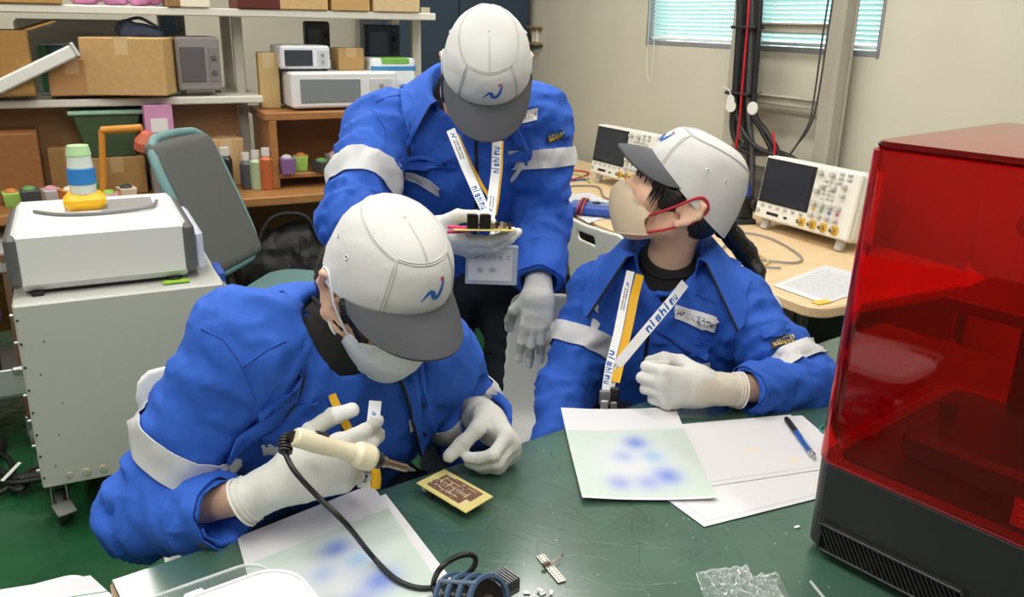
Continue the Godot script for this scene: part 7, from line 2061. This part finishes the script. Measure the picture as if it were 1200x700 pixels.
	func grid(g: Array, thick := 0.0, flip := false, uvs := true) -> Mb:   # g[i][j] points; thick > 0 gives the sheet a back and edges
		var ni := g.size()
		var nj: int = g[0].size()
		var nn := []
		for i in ni:
			var row := PackedVector3Array()
			for j in nj:
				var du: Vector3 = g[mini(i + 1, ni - 1)][j] - g[maxi(i - 1, 0)][j]
				var dv: Vector3 = g[i][mini(j + 1, nj - 1)] - g[i][maxi(j - 1, 0)]
				var x := du.cross(dv).normalized()
				if x == Vector3.ZERO: x = row[j - 1] if j else (nn[i - 1][j] if i else Vector3.UP)
				row.append(-x if flip else x)
			nn.append(row)
		for side in ([0, 1] if thick > 0.0 else [0]):
			var b := v.size()
			for i in ni:
				for j in nj:
					var no: Vector3 = nn[i][j]
					var p: Vector3 = g[i][j]
					if side: p -= no * thick
					vert(p, -no if side else no, Vector2(float(j) / (nj - 1), float(i) / (ni - 1)))
			for i in ni - 1:
				for j in nj - 1:
					var q := b + i * nj + j
					tri(q, q + 1, q + nj + 1); tri(q, q + nj + 1, q + nj)
		if thick > 0.0:
			var rim := []
			for j in nj: rim.append(Vector2i(0, j))
			for i in range(1, ni): rim.append(Vector2i(i, nj - 1))
			for j in range(nj - 2, -1, -1): rim.append(Vector2i(ni - 1, j))
			for i in range(ni - 2, 0, -1): rim.append(Vector2i(i, 0))
			var mid: Vector3 = g[ni / 2][nj / 2]
			for r in rim.size():
				var p: Vector2i = rim[r]
				var q: Vector2i = rim[(r + 1) % rim.size()]
				var A: Vector3 = g[p.x][p.y]
				var Bq: Vector3 = g[q.x][q.y]
				var no := (Bq - A).cross(nn[p.x][p.y]).normalized()
				if no.dot((A + Bq) * 0.5 - mid) < 0.0: no = -no
				flat([A, Bq, Bq - nn[q.x][q.y] * thick, A - nn[p.x][p.y] * thick], no)
		return self
	func ball(p: Vector3, r: float, s := Vector3.ONE, seg := 12) -> Mb:
		var b := v.size()
		for i in seg + 1:
			var la := PI * i / seg
			for j in seg * 2 + 1:
				var lo := TAU * j / (seg * 2)
				var d := Vector3(sin(la) * sin(lo), cos(la), sin(la) * cos(lo))
				vert(p + d * s * r, (d / s).normalized())
		var w := seg * 2 + 1
		for i in seg:
			for j in seg * 2:
				var q := b + i * w + j
				tri(q, q + 1, q + w + 1); tri(q, q + w + 1, q + w)
		return self
	func mesh() -> ArrayMesh:
		var ar := []
		ar.resize(Mesh.ARRAY_MAX)
		ar[Mesh.ARRAY_VERTEX] = v; ar[Mesh.ARRAY_NORMAL] = n; ar[Mesh.ARRAY_TEX_UV] = t; ar[Mesh.ARRAY_INDEX] = ix
		if coloured: ar[Mesh.ARRAY_COLOR] = c
		var am := ArrayMesh.new()
		am.add_surface_from_arrays(Mesh.PRIMITIVE_TRIANGLES, ar)
		return am

# ---------------------------------------------------------------- nodes
var taken := {}
func numbered(s: String) -> String:
	if not taken.has(s):
		taken[s] = 0
		return s
	taken[s] += 1
	return "%s_%03d" % [s, taken[s]]

func tag(o: Node, label: String, category: String, group := "") -> void:
	o.set_meta("label", label); o.set_meta("category", category)
	if group: o.set_meta("group", group)

func thing(called: String, label: String, category: String, at := Vector3.ZERO, yaw := 0.0, group := "") -> Node3D:
	var o := Node3D.new()
	o.name = numbered(called)
	add_child(o)
	o.position = at
	o.rotation.y = deg_to_rad(yaw)
	tag(o, label, category, group)
	return o

func part(called: String, m, mat: Material, parent: Node, x := Transform3D()) -> MeshInstance3D:
	var o := MeshInstance3D.new()
	o.mesh = m.mesh() if m is Mb else m
	o.material_override = mat
	o.transform = x
	if parent == self: called = numbered(called)
	o.name = called
	parent.add_child(o, true)
	return o

func structure(called: String, m, mat: Material, x := Transform3D(), parent: Node = self) -> MeshInstance3D:
	var o := part(called, m, mat, parent, x)
	if parent == self: o.set_meta("kind", "structure")
	return o

func solo(called: String, m, mat: Material, label: String, category: String, x := Transform3D(), group := "") -> MeshInstance3D:
	var o := part(called, m, mat, self, x)
	tag(o, label, category, group)
	return o

func copy(o: Node3D, label: String, at: Vector3, yaw: float) -> Node3D:
	var c: Node3D = o.duplicate()
	c.name = numbered(o.name.rstrip("_0123456789"))
	add_child(c)
	c.position = at
	c.rotation.y = deg_to_rad(yaw)
	c.set_meta("label", label)
	return c

func T(p: Vector3, b := Basis()) -> Transform3D: return Transform3D(b, p)
func TE(p: Vector3, e: Vector3) -> Transform3D: return Transform3D(Basis.from_euler(e * (PI / 180.0)), p)
func RM(v: float, y: float, u: float) -> Vector3: return Vector3(0.891 * v - 0.454 * u, y, -0.454 * v - 0.891 * u)   # room axes: v towards the window wall, u away from the camera

# ---------------------------------------------------------------- materials
var mats := {}
func M(c: Color, rough := 0.6, metal := 0.0, spec := 0.5) -> StandardMaterial3D:
	var key := [c, rough, metal, spec]
	if not mats.has(key):
		var m := StandardMaterial3D.new()
		m.albedo_color = c; m.roughness = rough; m.metallic = metal; m.metallic_specular = spec
		mats[key] = m
	return mats[key]
func rgb(r: int, g: int, b: int) -> Color: return Color(r / 255.0, g / 255.0, b / 255.0)

func bumpy(m: StandardMaterial3D, freq: float, scale: float, per_m: float, sd := 1, world := false, oct := 4) -> StandardMaterial3D:
	var f := FastNoiseLite.new()
	f.seed = sd; f.frequency = freq; f.fractal_octaves = oct
	var t := NoiseTexture2D.new()
	t.width = 256; t.height = 256; t.seamless = true; t.noise = f; t.as_normal_map = true; t.bump_strength = 6.0
	m.normal_enabled = true; m.normal_texture = t; m.normal_scale = scale
	m.uv1_triplanar = true; m.uv1_world_triplanar = world; m.uv1_scale = Vector3.ONE * per_m
	return m

func mottled(m: StandardMaterial3D, lo: Color, hi: Color, freq: float, per_m: float, sd := 1, world := false) -> StandardMaterial3D:
	var f := FastNoiseLite.new()
	f.seed = sd; f.frequency = freq; f.fractal_octaves = 5
	var t := NoiseTexture2D.new()
	t.width = 512; t.height = 512; t.seamless = true; t.noise = f
	var g := Gradient.new()
	g.set_color(0, lo); g.set_color(1, hi)
	t.color_ramp = g
	m.albedo_color = Color.WHITE
	m.albedo_texture = t
	m.uv1_triplanar = true; m.uv1_world_triplanar = world; m.uv1_scale = Vector3.ONE * per_m
	return m

func clear(c: Color, alpha: float, rough := 0.05) -> StandardMaterial3D:
	var m := StandardMaterial3D.new()
	m.albedo_color = Color(c, alpha); m.roughness = rough
	m.transparency = BaseMaterial3D.TRANSPARENCY_ALPHA
	m.cull_mode = BaseMaterial3D.CULL_DISABLED
	return m

# ---------------------------------------------------------------- lettering (print): strokes on a 4 x 6 lattice
const GLYPH := {
	"n": "02 06;03 12 22 33 36", "i": "12 16;10 10.4", "s": "32.6 22 12 02.7 03.4 13.9 24.1 34.7 35.4 26 16 05.4", "h": "00 06;03.4 12.4 22.4 33.4 36", "m": "02 06;03 11.4 13 16;13 22 32 33 36", "u": "02 05 16 26 35;32 36",
	"A": "06 20 46;14 34", "D": "00 06 26 44 42 20 00", "E": "40 00 06 46;03 33", "F": "40 00 06;03 33", "I": "20 26", "M": "06 00 23 40 46", "O": "20 02 04 26 44 42 20", "R": "06 00 30 41 32 03;23 46", "S": "41 30 10 01 13 33 45 36 16 05", "T": "00 40;20 26", "Y": "00 23 40;23 26",
	"ni": "11 31;05 45", "si": "00 11;02.6 13.4;06 26 43 41", "mu": "20 05 45;34 46", "den": "00.3 40.3;01.3 01.8;01.3 41.3 41.9;20.3 22.4;10.9 11.9;30.9 31.9;13 13 33 33 35 15 13;14 34;23 25.6 46 45.2", "ko": "10 30 22;22 26 15.4;03 43", "kou": "00.6 40.6;20.6 25.6;05.6 45.6", "gyo": "10 10.9;30 31;20 20.9;00.3 01;40.3 41;01.2 41.2;02.1 42.1;03 43;21.2 26;23.6 05.6;23.6 45.6",
	"mo": "20 24.8 26 36 45 44;02 42;03.6 43.6", "no": "21 15 05 03 11 31 43 44 35.6", "zu": "02 22 41.4 43 34.6 16;30 30.6;40 40.6", "ku": "30 13 36", "ri": "11 14;30 34 26", "kko": "01 41 45 05", "bar": "03 43", "su": "01 31 05.6;23.6 46"}

func glyph(im: Image, key: String, x: float, y: float, w: float, h: float, c: Color, th: float, slant := 0.0) -> void:
	for stroke in GLYPH[key].split(";"):
		var pts := PackedVector2Array()
		for s in stroke.split(" "):
			var gx := float(s.substr(0, 1))
			var gy := float(s.substr(1))
			pts.append(Vector2(x + (gx / 4.0) * w - slant * (gy / 6.0 - 0.5) * h, y + gy / 6.0 * h))
		for i in pts.size() - 1: line(im, pts[i], pts[i + 1], c, th)

func line(im: Image, p: Vector2, q: Vector2, c: Color, th: float) -> void:
	var n := int(p.distance_to(q) * 1.5) + 1
	for i in n + 1:
		var o := p.lerp(q, float(i) / n) - Vector2.ONE * th * 0.5
		im.fill_rect(Rect2i(roundi(o.x), roundi(o.y), maxi(1, roundi(th)), maxi(1, roundi(th))), c)

func blank(w: int, h: int, c: Color) -> Image:
	var im := Image.create(w, h, false, Image.FORMAT_RGB8)
	im.fill(c)
	return im

func printed(im: Image, rough := 0.6) -> StandardMaterial3D:
	var m := StandardMaterial3D.new()
	m.albedo_texture = ImageTexture.create_from_image(im)
	m.roughness = rough
	m.cull_mode = BaseMaterial3D.CULL_DISABLED
	m.texture_repeat = false
	return m

func blob(im: Image, cx: float, cy: float, rx: float, ry: float, c: Color, soft := 1.0) -> void:
	for y in range(maxi(0, int(cy - ry * 2)), mini(im.get_height(), int(cy + ry * 2))):
		for x in range(maxi(0, int(cx - rx * 2)), mini(im.get_width(), int(cx + rx * 2))):
			var d := Vector2((x - cx) / rx, (y - cy) / ry).length()
			var w := exp(-d * d * 1.6 / soft) * c.a
			if w > 0.01: im.set_pixel(x, y, im.get_pixel(x, y).lerp(Color(c.r, c.g, c.b), w))
